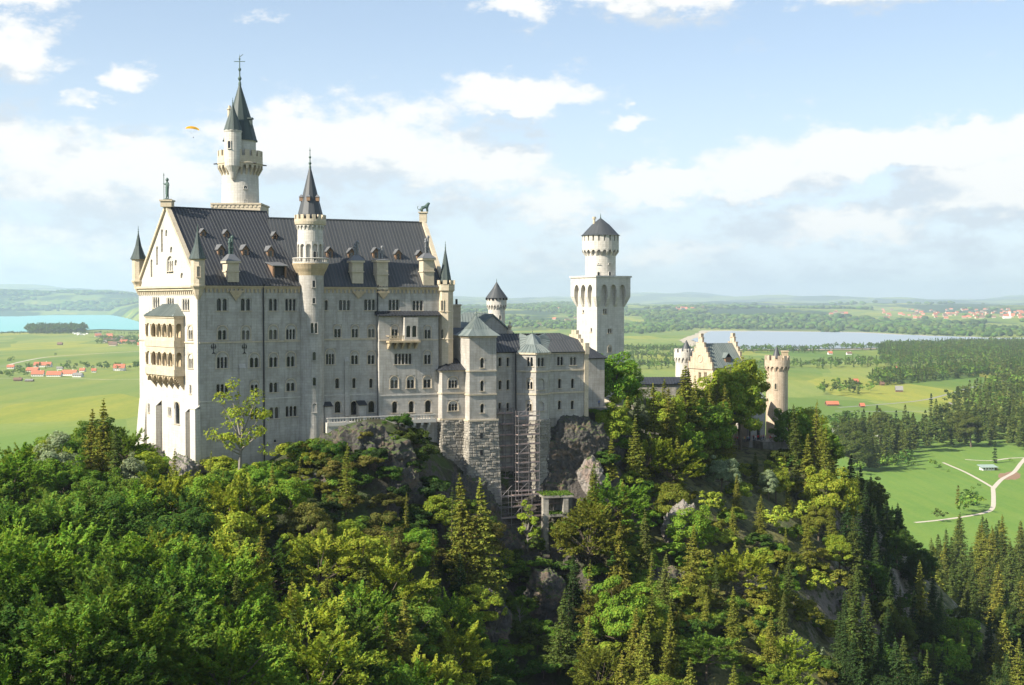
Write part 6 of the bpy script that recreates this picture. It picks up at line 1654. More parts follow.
YL = [(-60, 456), (0, 450), (30, 447), (60, 432), (85, 418), (100, 412), (118, 424), (135, 436), (150, 444), (168, 462), (185, 478), (196, 486), (204, 478), (215, 462), (235, 452), (262, 452), (280, 462), (300, 460), (315, 476), (330, 500), (345, 505), (400, 520), (430, 505), (445, 490), (470, 480), (495, 500), (510, 540), (560, 560), (575, 535), (584, 480), (594, 446), (603, 438), (612, 392), (640, 388), (660, 380),
      (690, 366), (715, 374), (731, 378), (736, 451), (786, 451), (796, 404), (815, 404), (832, 430), (850, 450), (870, 470), (900, 505), (930, 560), (950, 600), (975, 610), (1024, 600), (1100, 590)]
def ylim(px): return float(np.interp(px, [a for a, b in YL], [b for a, b in YL]))
def behind_castle(x, y):
    p = Vector((x, y)); k = 512 + FPX * x / y
    w1 = (p - F1.o).dot(F1.n); u1 = (p - F1.o).dot(F1.d); w2_ = (p - F2.o).dot(F2.n); u2 = (p - F2.o).dot(F2.d); wk_ = (p - FK.o).dot(FK.n); uk = (p - FK.o).dot(FK.d)
    ww = (p - FW.o).dot(FW.n)
    if ww < 3.5 and w1 < 2 and u1 < uE + 2: return not (ww > 2.6 and True) if ww > 0 else (u1 > -3)
    if -4 < u2 < 34 and w2_ < 5: return True
    if -6 < uk < 33 and wk_ < 6: return True
    if -6 < uk < 38 and wk_ < 2: return True
    if k < 600 and y > 280: return True
    q = (p - FG.o); ug = q.dot(FG.d); wg = q.dot(FG.n)
    if -4 < ug < 34 and -20 < wg < 6.5: return True
    if 7 < ug < 34 and -20 < wg < 16.5: return True
    for (cx_, cy_, r_) in ((SX, SY, 5), (cX, cY, 9), (Q0.x, Q0.y, 6), (X, Y, 5), (depth_pt(684, 397)[0], 397, 5), (g0.x, 354, 10), (g0.x + 8, 356, 8), (fT.pt(6, -8, 0).x, fT.pt(6, -8, 0).y, 11)):
        if (x - cx_) ** 2 + (y - cy_) ** 2 < r_ * r_: return True
    return False
def allowed(px, x, y, z, margin=0.):
    """greatest height that keeps the top under the skyline seen in the photograph"""
    r = ray(px, ylim(px) + margin); return CAMZ + r.z * y / r.y - z
rt_ = random.Random(5)
# hero trees: px, top y, distance, kind, tint, label
HERO = [
 (238, 384, 243, 'airy', 'lime', 'thin airy tree with pale new leaves against the shaded palace wall', 1.0),
 (345, 443, 238, 'conifer', 'olive', 'sunlit olive spruce on the dark slope below the terrace', .9), (297, 457, 238, 'larch', 'olive', 'thin olive conifer below the stair tower foot', .8),
 (404, 492, 240, 'larch', 'olive', 'short thin conifer on the dark rock left of the gully', .7),
 (451, 488, 243, 'larch', 'spruceg', 'half bare conifer left of the two tall ones below the rubble towers', .8), (468, 474, 240, 'conifer', 'olive', 'tall golden-olive spruce below the small hipped tower', 1.0), (487, 478, 242, 'conifer', 'olive', 'tall olive spruce, right one of the pair below the rubble towers', .95),
 (527, 500, 258, 'slim', 'lime', 'slim young tree with pale leaves in front of the scaffolding', .9),
 (617, 353, 316, 'broad', 'bright', 'large round bright green tree beside the square tower', 1.05), (600, 444, 288, 'conifer', 'bright', 'pointed bright green conifer right of the ruined wall', .8),
 (646, 380, 322, 'airy', 'lime', 'light feathery tree right of the large round tree', 1.0), (640, 402, 312, 'broad', 'silver', 'whitish-leaved tree below the gallery roof', .7), (664, 394, 316, 'broad', 'lime', 'bushy lime tree in front of the gallery', .9),
 (688, 366, 322, 'conifer', 'olive', 'very tall olive spruce in front of the left gate tower', 1.15), (676, 396, 308, 'conifer', 'olive', 'tall olive spruce lower on the mound below the gatehouse', 1.0), (706, 392, 326, 'conifer', 'olive', 'olive spruce before the stepped gable', .9), (697, 377, 333, 'conifer', 'olive', 'slender olive spruce between the left gate tower and the stepped gable', .8), (717, 380, 338, 'broad', 'lime', 'yellow-green tree under the right foot of the stepped gable', .8),
 (726, 371, 348, 'broad', 'lime', 'yellow-green tree covering the foot of the stepped gable', 1.0), (741, 357, 346, 'broad', 'lime', 'broad bright tree covering the green gatehouse roof edge', .8), 
 (722, 455, 318, 'broad', 'silver', 'silvery shrub-like tree on the mound below the gatehouse', .9), (770, 468, 330, 'broad', 'silver', 'silvery rounded tree below the crowd terrace', .8), (681, 528, 276, 'bush', 'silver', 'silvery bush beside the pale rock face', 1.0),
 (716, 412, 330, 'conifer', 'spruceg', 'green spruce under the gatehouse wall', .9), (794, 408, 374, 'broad', 'mid', 'green tree against the foot of the tall gate tower', .8), (798, 404, 362, 'conifer', 'spruceg', 'dark spruce right of the tall gate tower', .9), (815, 400, 366, 'larch', 'olive', 'pointed olive conifer right of the gate tower pair', .8), (826, 425, 358, 'conifer', 'olive', 'olive spruce on the shoulder of the crag', .9),
 (101, 399, 236, 'conifer', 'olive', 'tallest olive spruce left of the palace, tip above the meadow', 1.0), (88, 409, 240, 'conifer', 'olive', 'olive spruce left of the tallest pointed one', .9), (114, 424, 242, 'conifer', 'spruceg', 'green spruce right of the tallest pointed one', .8),
 (55, 440, 232, 'broad', 'silver', 'pale silvery tree on the left slope', .9), (133, 452, 236, 'broad', 'silver', 'pale grey-green tree below the west front', .6),
 (170, 448, 232, 'conifer', 'olive', 'olive spruce at the foot of the white west wall', .8), (207, 450, 236, 'larch', 'olive', 'thin olive conifer at the palace corner', .8), (222, 470, 233, 'conifer', 'olive', 'dark olive spruce below the palace corner', .8),
 (820, 640, 262, 'broad', 'silver', 'silvery tree low on the right of the mound', .8), (962, 612, 262, 'broad', 'bright', 'bright green tree among dark spruces at the lower right', 1.0), (948, 640, 258, 'broad', 'bright', 'bright green tree at the lower right edge of the dark slope', .9),
 (935, 652, 262, 'conifer', 'spruceg', 'spruce tip rising at the bottom edge right of centre', .8), (1005, 608, 290, 'conifer', 'olive', 'tall spruce near the lower right corner', 1.1), (968, 585, 330, 'conifer', 'spruceg', 'slender spruce above the bright tree at lower right', 1.0), (1022, 640, 250, 'conifer', 'olive', 'big spruce cut by the right edge', 1.1), (925, 560, 345, 'conifer', 'olive', 'olive spruce on the edge of the dark slope', .9),
 (787, 528, 300, 'conifer', 'olive', 'sunlit olive spruce on the right flank of the mound', .9), (802, 560, 292, 'conifer', 'olive', 'olive spruce lower on the right flank', .9), (830, 468, 340, 'broad', 'lime', 'lime tree on the shoulder right of the crowd terrace', .9),
 (588, 560, 268, 'larch', 'olive', 'loose olive conifer right of the gully', .9), (620, 585, 262, 'broad', 'bright', 'bright tree low between gully and rock', .8), (560, 628, 240, 'broad', 'bright', 'bright green tree at the bottom beside the gully', .9), (680, 610, 244, 'conifer', 'olive', 'olive spruce rising before the mound rocks', .9), (718, 560, 262, 'conifer', 'spruceg', 'spruce in front of the grey rock face', .8)]
used_xy = []
for (px, pt, d, k, tn, lab, wd) in HERO:
    x = (px - 512) / FPX * d; y = d; z = ground(x, y); r = ray(px, pt); top = CAMZ + r.z * y / r.y; h = top - z
    nom = {'broad': 15, 'airy': 17, 'slim': 13, 'conifer': 22, 'larch': 17, 'bush': 4, 'beech': 14}[k]
    if h > nom * 1.3 or h < 3:
        best = None; dd = 150.
        while dd < 430:
            xq = (px - 512) / FPX * dd; hq = CAMZ + r.z * dd / r.y - ground(xq, dd); c_ = abs(hq - nom) + .06 * abs(dd - d)
            if hq > 3 and (best is None or c_ < best[0]): best = (c_, xq, dd, hq)
            dd += 2
        _, x, y, h = best; z = ground(x, y); h = min(h, nom * 1.7)
    z -= .3
    put(k, x, y, z, h, tn, 'hero', wd, lab); used_xy.append((x, y, 3.0))
# jittered grid over the near slopes
def zone_of(px, py, x, y):
    if px < 200: return 'left'
    if px < 330 and py > 470: return 'centre'
    if px < 430 and py < 560: return 'crag'
    if px < 505: return 'centre'
    if px < 585 and py > 470: return 'gully'
    if px < 840 and py > 480: return 'mound'
    if px < 840: return 'moundtop'
    return 'dark'
ZN = {'left': 'on the left slope below the palace', 'centre': 'on the slope in front of the palace', 'crag': 'on the dark rock below the terrace', 'gully': 'in the gully below the scaffolding', 'mound': 'on the rocky mound right of the gully',
      'moundtop': 'on top of the mound around the gatehouse', 'dark': 'on the shaded slope falling to the right', 'belt': 'in the tree belt behind the meadow at right', 'valley': 'in the forest at the lower right edge', 'single': 'standing alone in the meadows at right',
      'far': 'in the distant plain', 'village': 'among the distant village houses', 'hill': 'on the wooded rise at the right edge'}
sp = 6.6; yy = 92.
while yy < 440:
    xx = -170.
    while xx < 215:
        x = xx + rt_.uniform(-3.2, 3.2); y = yy + rt_.uniform(-3.2, 3.2); xx += sp
        z = ground(x, y)
        if z < 6: continue
        px, py = proj(x, y, z)
        if px < -45 or px > 1070: continue
        if y > 300 and px < 590: continue
        ptx, pty = proj(x, y, z + 14)
        if pty > 700 or behind_castle(x, y): continue
        if any((x - a) ** 2 + (y - b) ** 2 < c * c for a, b, c in used_xy): continue
        zn = zone_of(px, py, x, y); rr = rt_.random()
        dens = {'left': 1., 'centre': .95, 'crag': .6, 'gully': .65, 'mound': (1. if px < 690 else .72), 'moundtop': 1., 'dark': 1.}[zn]
        if rr > dens: continue
        q = rt_.random(); nz_ = mnoise.noise(Vector((x * .03, y * .03, 3.)))
        if zn == 'left':
            k = 'beech' if y < 190 else rt_.choice(['beech', 'broad', 'broad', 'conifer' if px > 60 else 'beech']); tn = rt_.choice(['bright', 'mid', 'mid', 'lime', 'deep'] if y > 170 else ['mid', 'bright', 'mid', 'deep', 'bright'])
        elif zn == 'centre':
            k = rt_.choice(['broad', 'broad', 'broad', 'beech', 'beech', 'conifer']) if y < 228 else rt_.choice(['broad', 'larch', 'conifer', 'airy']); tn = rt_.choice(['bright', 'lime', 'bright', 'mid', 'mid', 'deep']) if q < .8 else 'rust' if q < .85 else 'lime'
        elif zn == 'crag': k = rt_.choice(['larch', 'conifer', 'bush', 'airy', 'bush', 'conifer', 'beech']); tn = rt_.choice(['olive', 'spruceg', 'deep', 'rust', 'deep'])
        elif zn == 'gully': k = rt_.choice(['larch', 'broad', 'airy', 'conifer', 'conifer']); tn = rt_.choice(['deep', 'spruceg', 'deep', 'spruce', 'mid'])
        elif zn == 'mound': k = rt_.choice(['broad', 'conifer', 'conifer', 'larch', 'beech', 'bush'] if px < 690 else ['bush', 'airy', 'broad', 'beech', 'conifer', 'conifer', 'larch', 'bush']); tn = rt_.choice(['olive', 'lime', 'olive', 'olive', 'bright', 'lime', 'lime', 'mid'] + (['rust'] if q < .3 else []))
        elif zn == 'moundtop': k = rt_.choice(['conifer', 'conifer', 'broad', 'broad']); tn = rt_.choice(['olive', 'lime', 'bright', 'olive', 'mid'])
        else: k = rt_.choice(['conifer', 'conifer', 'conifer', 'broad']); tn = rt_.choice(['spruce', 'spruceg', 'deep', 'spruce'])
        if k in ('conifer', 'larch') and tn in ('bright', 'lime', 'mid', 'deep', 'rust'): tn = {'bright': 'olive', 'lime': 'olive', 'mid': 'sprucew', 'deep': 'spruce', 'rust': 'olive'}[tn]
        h = {'beech': rt_.uniform(10, 15), 'broad': rt_.uniform(8.5, 13), 'conifer': rt_.uniform(12, 19), 'larch': rt_.uniform(9, 15), 'airy': rt_.uniform(6, 10), 'bush': rt_.uniform(2, 4.5), 'slim': 8}[k]
        if zn in ('mound',): h *= (1.0 if px < 700 else .72)
        ha = allowed(px, x, y, z, rt_.uniform(0, 14) if zn == 'moundtop' else rt_.uniform(2, 26))
        if zn == 'moundtop': h *= 1.35
        if h > ha: h = ha
        if h < 2: continue
        if h < 5.5 and k != 'bush': k = 'bush' if k not in ('conifer', 'larch') else k
        put(k, x, y, z, h, tn, zn, (1. if k != 'bush' else 1.0))
    yy += sp
# understorey of bushes hiding bare ground at the castle feet and on the mound
for (pa, pb, ya, yb, n, dd, tns) in [(690, 810, 454, 486, 80, 0, ['deep', 'mid', 'lime', 'olive', 'spruceg']), (585, 650, 430, 500, 30, 0, ['deep', 'mid', 'bright']), (140, 205, 462, 500, 16, 240, ['bright', 'lime', 'mid']), (205, 330, 455, 505, 70, 243, ['mid', 'lime', 'olive', 'deep']), (590, 640, 420, 470, 16, 300, ['deep', 'mid']), (620, 840, 470, 690, 200, 0, ['olive', 'lime', 'mid', 'olive', 'bright', 'deep']), (585, 620, 560, 690, 20, 0, ['mid', 'lime', 'bright']),
                                      (325, 440, 428, 570, 100, 0, ['deep', 'deep', 'spruce', 'spruceg', 'rust', 'mid']), (440, 600, 520, 690, 80, 0, ['deep', 'mid', 'spruceg']), (830, 960, 500, 680, 40, 0, ['deep', 'spruceg'])]:
    for q in range(n):
        px = rt_.uniform(pa, pb); py = rt_.uniform(ya, yb); r = ray(px, py); t = 120.
        while t < 460:           # march to the ground
            p = r * t
            if CAMZ + p.z < ground(p.x, p.y): break
            t += 1.5
        if t >= 460 or behind_castle(p.x, p.y): continue
        put('bush', p.x, p.y, ground(p.x, p.y) - .2, rt_.uniform(1.5, 4.2), rt_.choice(tns), zone_of(px, py, p.x, p.y), rt_.uniform(.9, 1.4))
# trees on the plain
def inpoly(x, y, pp):
    c = False
    for k in range(len(pp)):
        (x0, y0), (x1, y1) = pp[k], pp[k - 1]
        if (y0 > y) != (y1 > y) and x < (x1 - x0) * (y - y0) / (y1 - y0) + x0: c = not c
    return c
def fill(poly, spacing, kinds, tints, hr, zone, dens=1., seed=0, z0=None):
    rr = random.Random(seed); pts = [G(a, b) for a, b in poly]; W = [(p.x, p.y) for p in pts]
    xa, xb = min(p[0] for p in W), max(p[0] for p in W); ya, yb = min(p[1] for p in W), max(p[1] for p in W)
    y = ya
    while y < yb:
        x = xa
        while x < xb:
            a = x + rr.uniform(-.5, .5) * spacing; b = y + rr.uniform(-.5, .5) * spacing; x += spacing
            if rr.random() > dens or not inpoly(a, b, W): continue
            put(rr.choice(kinds), a, b, 0. if z0 is None else z0(a, b), rr.uniform(*hr), rr.choice(tints), zone)
        y += spacing
C2, B2 = 'conifer', 'broad'
SPR = ['spruceg', 'sprucew', 'sprucew', 'spruceg']
fill([(842, 474), (870, 474), (898, 466), (922, 460), (938, 449), (975, 449), (1030, 451), (1030, 428), (985, 418), (930, 432), (880, 440), (842, 450)], 15.5, [C2, C2, C2, C2, C2, B2], SPR, (20, 34), 'belt', .85, 1)
fill([(838, 452), (862, 452), (862, 436), (838, 438)], 13, [C2, B2], ['spruceg', 'deep', 'mid'], (20, 28), 'belt', .8, 11)
fill([(852, 476), (912, 470), (918, 463), (880, 466), (852, 470)], 13, [B2], ['mid', 'deep', 'bright'], (10, 15), 'belt', .8, 2)
fill([(945, 412), (1030, 428), (1030, 374), (1000, 384), (975, 396)], 18, [C2, C2, B2], ['spruceg', 'sprucew', 'mid', 'sprucew'], (19, 27), 'hill', .9, 3)
fill([(900, 600), (940, 575), (970, 562), (1000, 556), (1040, 560), (1040, 720), (930, 720)], 11.0, [C2], ['spruceg', 'sprucew', 'spruceg', 'olive'], (19, 30), 'valley', .88, 4)
for (a, b, t, k, tn) in [(877, 424, 406, C2, 'spruce'), (931, 410.5, 394, C2, 'spruce'), (959, 410.5, 392.5, C2, 'spruce'), (854, 426, 413, B2, 'deep'), (896, 429, 411, C2, 'spruce'), (908, 428, 412, C2, 'spruceg'), (856, 416, 409, B2, 'mid'), (886, 424, 418, B2, 'deep'),
                           (958, 504, 486, C2, 'olive'), (966, 512, 492, B2, 'deep'), (972, 513, 490, B2, 'mid'), (963, 516, 498, B2, 'mid'), (970, 506, 489, B2, 'deep'), (978, 508, 494, B2, 'mid'), (973, 492, 486, B2, 'mid'), (979, 488, 483, B2, 'deep'), (940, 522, 508, B2, 'spruceg'), (995, 463, 442, C2, 'spruce'),
                           (933, 468, 458, B2, 'mid'), (939, 470, 464, B2, 'deep'), (948, 474, 469, B2, 'mid'), (1011, 463, 458, B2, 'mid'), (1020, 389, 380, B2, 'deep'), (977, 379.5, 374, B2, 'deep'), (1000, 383, 374, C2, 'spruceg')]:
    p = G(a, b); r = ray(a, t); put(k, p.x, p.y, 0, CAMZ + r.z * p.y / r.y, tn, 'single')
far_c = ['spruce', 'spruceg', 'deep']
STUFF = []   # far woods, each one object: (name, list of (kind,x,y,z,h,rgb))
def wood(name, polys, spacing, kinds, tints, hr, seed, dens=.9, zf=None, wide=1.):
    global ENT
    keep = ENT; ENT = []
    for i, pl in enumerate(polys): fill(pl, spacing, kinds, tints, hr, 'far', dens, seed * 17 + i, zf)
    STUFF.append((name, ENT, wide)); ENT = keep
wood('woodland', [[(884, 346.5), (950, 344), (1040, 343), (1040, 361), (960, 363.5), (905, 367.5), (885, 366.5), (878, 352)]], 15, [C2, C2, B2], ['spruceg', 'deep', 'mid', 'sprucew'], (15, 22), 1)
wood('woodland', [[(868, 384.5), (872, 379), (940, 372.5), (1040, 362.6), (1040, 370.5), (980, 377), (920, 382.5), (880, 386)]], 13, [C2, C2, B2], ['spruceg', 'deep', 'mid', 'sprucew'], (17, 24), 2)
wood('tree_rows', [[(820, 369), (884, 367.5), (884, 362), (862, 362.5), (820, 365.5)], [(820, 350.5), (884, 350.4), (884, 347.6), (820, 348.4)], [(600, 352.6), (820, 353.4), (820, 350.6), (600, 349.6)], [(590, 359.5), (680, 360.5), (680, 357.5), (590, 356.5)],
                   [(590, 369), (680, 370), (760, 369), (820, 368.4), (820, 365.6), (700, 365), (590, 365.5)], [(820, 395.5), (837, 397), (877, 394.5), (878, 389.5), (845, 389), (820, 391)]], 17, [C2, B2, B2], ['spruceg', 'deep', 'mid'], (12, 20), 3, .62)
wood('woodland', [[(26, 334), (84, 333.4), (86, 330.6), (30, 331)]], 24, [C2, B2], ['deep', 'spruceg'], (28, 42), 4, .9, None, 1.2)
wood('tree_rows', [[(-20, 334.6), (26, 334.2), (26, 333.6), (-20, 334)], [(84, 334.2), (140, 335), (140, 334.4), (84, 333.6)]], 22, [C2, B2], ['deep', 'spruceg'], (9, 15), 44, .6, None, 1.2)
wood('village_trees', [[(-20, 379), (16, 379.5), (20, 375), (-20, 373)], [(12, 377), (30, 378), (34, 372), (16, 371)], [(60, 371), (78, 371.5), (82, 366.5), (64, 365.5)], [(84, 371), (102, 371), (102, 367), (84, 367)], [(100, 371.5), (140, 371), (140, 367), (100, 367.5)], [(28, 370.5), (60, 370), (60, 368.8), (28, 369)],
                       [(45, 371.4), (56, 371), (56, 369.5), (45, 370)], [(95, 345), (140, 346.5), (140, 338.5), (100, 338.5)], [(38, 359.6), (46, 359.4), (46, 358), (38, 358.2)], [(52, 357.6), (56, 357.6), (56, 356), (52, 356)], [(8, 364), (14, 364), (14, 361.5), (8, 361.5)]], 19, [B2], ['mid', 'deep', 'deep'], (9, 16), 5, .55)
def hz_(x, y): return far_height(x, y)
FARW = [[(606, 333.5), (640, 334), (690, 331), (700, 327.5), (650, 326), (600, 327)], [(650, 327.5), (720, 329.5), (790, 329.3), (850, 329.2), (880, 330.5), (870, 325), (800, 322.5), (720, 322), (640, 321)], [(860, 331.5), (930, 336), (985, 337.5), (1030, 336.6), (1030, 330), (960, 327.2), (900, 325), (850, 326.5)],
        [(500, 318), (590, 321), (590, 315.5), (510, 313)], [(500, 328), (590, 330), (590, 326), (500, 324)], [(600, 321), (640, 322), (630, 318), (600, 317.6)], [(820, 333), (842, 333), (842, 329.5), (820, 329.5)],
        [(740, 317), (830, 318), (830, 315.2), (740, 315)], [(560, 312), (640, 313.2), (640, 311), (560, 310)], [(900, 311.5), (1030, 313), (1030, 310.6), (920, 309.8)]]
def wood_world(name, polys, spacing, hr, seed, dens):
    """woods on rising ground: polygons given where they stand on the level plain"""
    wood(name, polys, spacing, [C2, B2], ['spruceg', 'deep', 'spruce'], hr, seed, dens, hz_, 1.8)
wood_world('far_woods', FARW, 42, (13, 24), 9, .8)
# woods on the bank of the turquoise lake and on the far left hills
ENT_keep = ENT; ENT = []
rr = random.Random(77)
for q in range(5200):
    a = rr.uniform(-.42, -.265); rd = rr.uniform(14900, 19500); x, y = rd * math.sin(a), rd * math.cos(a)
    n = mnoise.fractal(Vector((x * .0011, y * .0006, 7.)), 1.0, 2.0, 4) + (.35 if rd < 15300 or rd > 18000 else 0)
    if n > .02: put(B2, x, y, far_height(x, y) - 3, rr.uniform(22, 40), rr.choice(far_c), 'far')
for q in range(5200):
    a = rr.uniform(-.06, .42); rd = 6600 * (17000 / 6600) ** rr.random(); x, y = rd * math.sin(a), rd * math.cos(a)
    n = mnoise.fractal(Vector((x * .0010, y * .00045, 2.)), 1.0, 2.0, 4)
    if proj(x, y, far_height(x, y))[0] > 872 and 306 < proj(x, y, far_height(x, y))[1] < 321.5 and rr.random() < .93: continue
    if n > .10: put(B2, x, y, far_height(x, y) - 3, rr.uniform(14, 26) * (1 + rd / 30000), rr.choice(far_c), 'far')
STUFF.append(('hill_woods', ENT, 2.2)); ENT = ENT_keep

# ---- turn placements into objects: the 280 that show largest of each kind are individuals
def pxs(e): return e[4] / math.hypot(e[1], e[2])
con = sorted([e for e in ENT if e[0] in ('conifer', 'larch')], key=lambda e: (e[8] is None, -pxs(e)))
bro = sorted([e for e in ENT if e[0] in ('broad', 'beech', 'airy', 'slim')], key=lambda e: (e[8] is None, -pxs(e)))
bus = sorted([e for e in ENT if e[0] == 'bush'], key=lambda e: (e[8] is None, -pxs(e)))
print('TREES', len(con), len(bro), len(bus))
shape_w = {'broad': 'rounded', 'beech': 'feathery spreading', 'airy': 'sparse airy', 'slim': 'slim', 'conifer': 'full', 'larch': 'thin ragged'}
def instance(e):
    k, x, y, z, h, tn, zn, wd, lab = e
    key = k; sz = pxs(e) * FPX
    if sz < 42 and k == 'conifer': key = 'conifer_mid'
    if sz < 26 and k == 'broad': key = 'broad_mid'
    kind, cm, tm, H0 = rt_.choice(PROTO[key]); H0 = PH[key]
    t = bpy.data.objects.new(kind, None); COL.objects.link(t); t.location = (x, y, z); t.empty_display_size = 1; t.rotation_euler = (rt_.gauss(0, .035), rt_.gauss(0, .035), rt_.uniform(0, 6.28))
    s = h / H0; w = s * wd * rt_.uniform(.9, 1.12)
    if k in ('conifer', 'larch') and zn in ('valley', 'belt', 'single', 'hill'): w = s * rt_.uniform(1.0, 1.35)
    if k in ('broad', 'beech') and s < .7: w *= 1.25
    t.scale = (w, w, s)
    c = bpy.data.objects.new('crown', cm); COL.objects.link(c); c.parent = t
    b = bpy.data.objects.new('trunk', tm); COL.objects.link(b); b.parent = t
    col, word = TINT[tn]; j = rt_.uniform(.85, 1.18); c.color = (col[0] * j * rt_.uniform(.92, 1.08), col[1] * j, col[2] * j, 1)
    nm = {'spruce_tree': 'spruce', 'broadleaf_tree': 'broadleaf tree', 'bush': 'bush'}[kind]
    cat = {'spruce_tree': 'conifer', 'broadleaf_tree': 'tree', 'bush': 'bush'}[kind]
    if lab: tag(t, lab, cat)
    else:
        l = f"{shape_w.get(k, 'low')} {word} {nm} {ZN[zn]}"
        tag(t, l, cat, group=f"{word} {shape_w.get(k, 'low')} {nm}s {ZN[zn]}")
    return t
for lst, lim in ((con, 290), (bro, 290), (bus, 290)):
    for e in lst[:lim]: instance(e)
rest = con[290:] + bro[290:]
def merge_mid(name, ents, wl):
    groups = {'needle': ([], []), 'leaf': ([], [])}
    for e in ents:
        k, x, y, z, h, tn = e[:6]; con_ = k in ('conifer', 'larch'); key = ('conifer_' if con_ else 'broad_') + ('far' if pxs(e) * FPX < 24 else 'mid')
        _, cm, tm, H0 = rt_.choice(PROTO[key]); n = len(cm.vertices); V = MIDV.setdefault(cm.name, np.empty(0))
        if not len(V): V = np.empty(n * 3, np.float32); cm.vertices.foreach_get('co', V); V = V.reshape(-1, 3); MIDV[cm.name] = V
        s = h / PH[key]; a = rt_.uniform(0, 6.28); c_, s_ = math.cos(a), math.sin(a); w = s * rt_.uniform(.95, 1.15)
        w *= max(1., wl)
        g_ = groups['needle']
        g_[0].append(np.stack([(V[:, 0] * c_ - V[:, 1] * s_) * w + x, (V[:, 0] * s_ + V[:, 1] * c_) * w + y, V[:, 2] * s + z], 1)); j = rt_.uniform(.85, 1.15); g_[1].append(np.tile([*(np.array(TINT[tn][0]) * j), 1.], (n, 1)))
    V = np.concatenate(groups['needle'][0]); C = np.concatenate(groups['needle'][1]); me = quads_mesh(name, V, M['leafattr'])
    ca_ = me.color_attributes.new('tint', 'FLOAT_COLOR', 'POINT'); ca_.data.foreach_set('color', C.astype(np.float32).ravel())
    o = bpy.data.objects.new(name, me); COL.objects.link(o); tag(o, kind='stuff')
MIDV = {}
if rest: merge_mid('forest_trees', rest, 1.1)
print('REST', len(rest))
# low-detail merged woods
def lowcone(rg, n=7, tiers=4):
    V, F = [], []
    for t in range(tiers):
        z0 = .10 + .9 * t / tiers; z1 = z0 + .9 / tiers * 1.55; r0 = (.17 * (1 - t / tiers) + .02); b = len(V)
        for k in range(n): a = 2 * np.pi * (k + .5 * (t % 2)) / n; q = r0 * rg.uniform(.65, 1.2); V.append((q * np.cos(a), q * np.sin(a), z0 + rg.uniform(-.03, .03)))
        V.append((rg.normal() * .008, rg.normal() * .008, min(z1, 1.))); F += [(b + k, b + (k + 1) % n, b + n) for k in range(n)]
    return np.array(V), np.array(F)
def lowblob(rg):
    V, F = [], []; rings, n = 5, 8
    for i in range(1, rings):
        ph = np.pi * i / rings
        for k in range(n): a = 2 * np.pi * (k + .5 * (i % 2)) / n; q = rg.uniform(.72, 1.2); V.append((.42 * np.sin(ph) * np.cos(a) * q, .42 * np.sin(ph) * np.sin(a) * q, .54 - .46 * np.cos(ph) * rg.uniform(.85, 1.1)))
    V.append((0, 0, .05)); V.append((0, 0, 1.0)); bot, top = len(V) - 2, len(V) - 1
    for i in range(rings - 2):
        for k in range(n):
            a, b, c, d = i * n + k, i * n + (k + 1) % n, (i + 1) * n + (k + 1) % n, (i + 1) * n + k; F += [(a, b, c), (a, c, d)]
    for k in range(n): F += [(bot, (k + 1) % n, k), (top, (rings - 2) * n + k, (rings - 2) * n + (k + 1) % n)]
    return np.array(V), np.array(F)
def leaf_var(): 
    m = bpy.data.materials.new('distant_foliage'); m.use_nodes = True; nt = m.node_tree; b = nt.nodes['Principled BSDF']
    at = nt.nodes.new('ShaderNodeAttribute'); at.attribute_name = 'tint'; geo = nt.nodes.new('ShaderNodeNewGeometry')
    n1 = noise(nt, geo.outputs['Position'], .3, 3, .7)
    c = mixc(nt, 1., at.outputs['Color'], mixc(nt, n1, (.55, .55, .55), (1.5, 1.5, 1.4)), 'MULTIPLY'); nt.links.new(c, b.inputs['Base Color']); b.inputs['Roughness'].default_value = 1.; b.inputs['Specular IOR Level'].default_value = .05; return m
M['distant'] = leaf_var()
rgl = np.random.default_rng(3)
LC = [lowcone(rgl) for _ in range(6)]; LB = [lowblob(rgl) for _ in range(6)]
WL = {'woodland': 'dark mixed wood', 'tree_rows': 'rows of trees between the meadows', 'village_trees': 'trees around the distant farms', 'far_woods': 'far woods beyond the lake', 'hill_woods': 'woods on the hazy hills', 'forest_trees': 'smaller trees filling the forest'}
for (name, ents, wide) in STUFF:
    if name not in ('far_woods', 'hill_woods'):
        merge_mid(name, ents, wide); continue
    Vs, Fs, Cs = [], [], []; off = 0
    for e in ents:
        k, x, y, z, h, tn = e[:6]; V, F = (LC if k in ('conifer', 'larch') else LB)[rgl.integers(6)]
        a = rgl.uniform(0, 6.28); c_, s_ = np.cos(a), np.sin(a); w = h * wide * rgl.uniform(.9, 1.25)
        Vx = np.stack([(V[:, 0] * c_ - V[:, 1] * s_) * w + x, (V[:, 0] * s_ + V[:, 1] * c_) * w + y, V[:, 2] * h + z], 1)
        Vs.append(Vx); Fs.append(F + off); off += len(V); col = np.array(TINT[tn][0]) * rgl.uniform(.75, 1.2); Cs.append(np.tile([*col, 1.], (len(V), 1)))
    V = np.concatenate(Vs); F = np.concatenate(Fs); Cc = np.concatenate(Cs)
    me = bpy.data.meshes.new(name); me.vertices.add(len(V)); me.vertices.foreach_set('co', V.astype(np.float32).ravel()); me.loops.add(F.size); me.loops.foreach_set('vertex_index', F.astype(np.int32).ravel())
    me.polygons.add(len(F)); me.polygons.foreach_set('loop_start', np.arange(0, F.size, 3, dtype=np.int32)); me.update(calc_edges=True)
    ca_ = me.color_attributes.new('tint', 'FLOAT_COLOR', 'POINT'); ca_.data.foreach_set('color', Cc.astype(np.float32).ravel()); me.materials.append(M['distant'])
    o = bpy.data.objects.new(name, me); COL.objects.link(o); tag(o, kind='stuff')
# ================================================================ grass on ledges
for a in LEDGES: grass_tuft(*a[:5], a[5], ru)
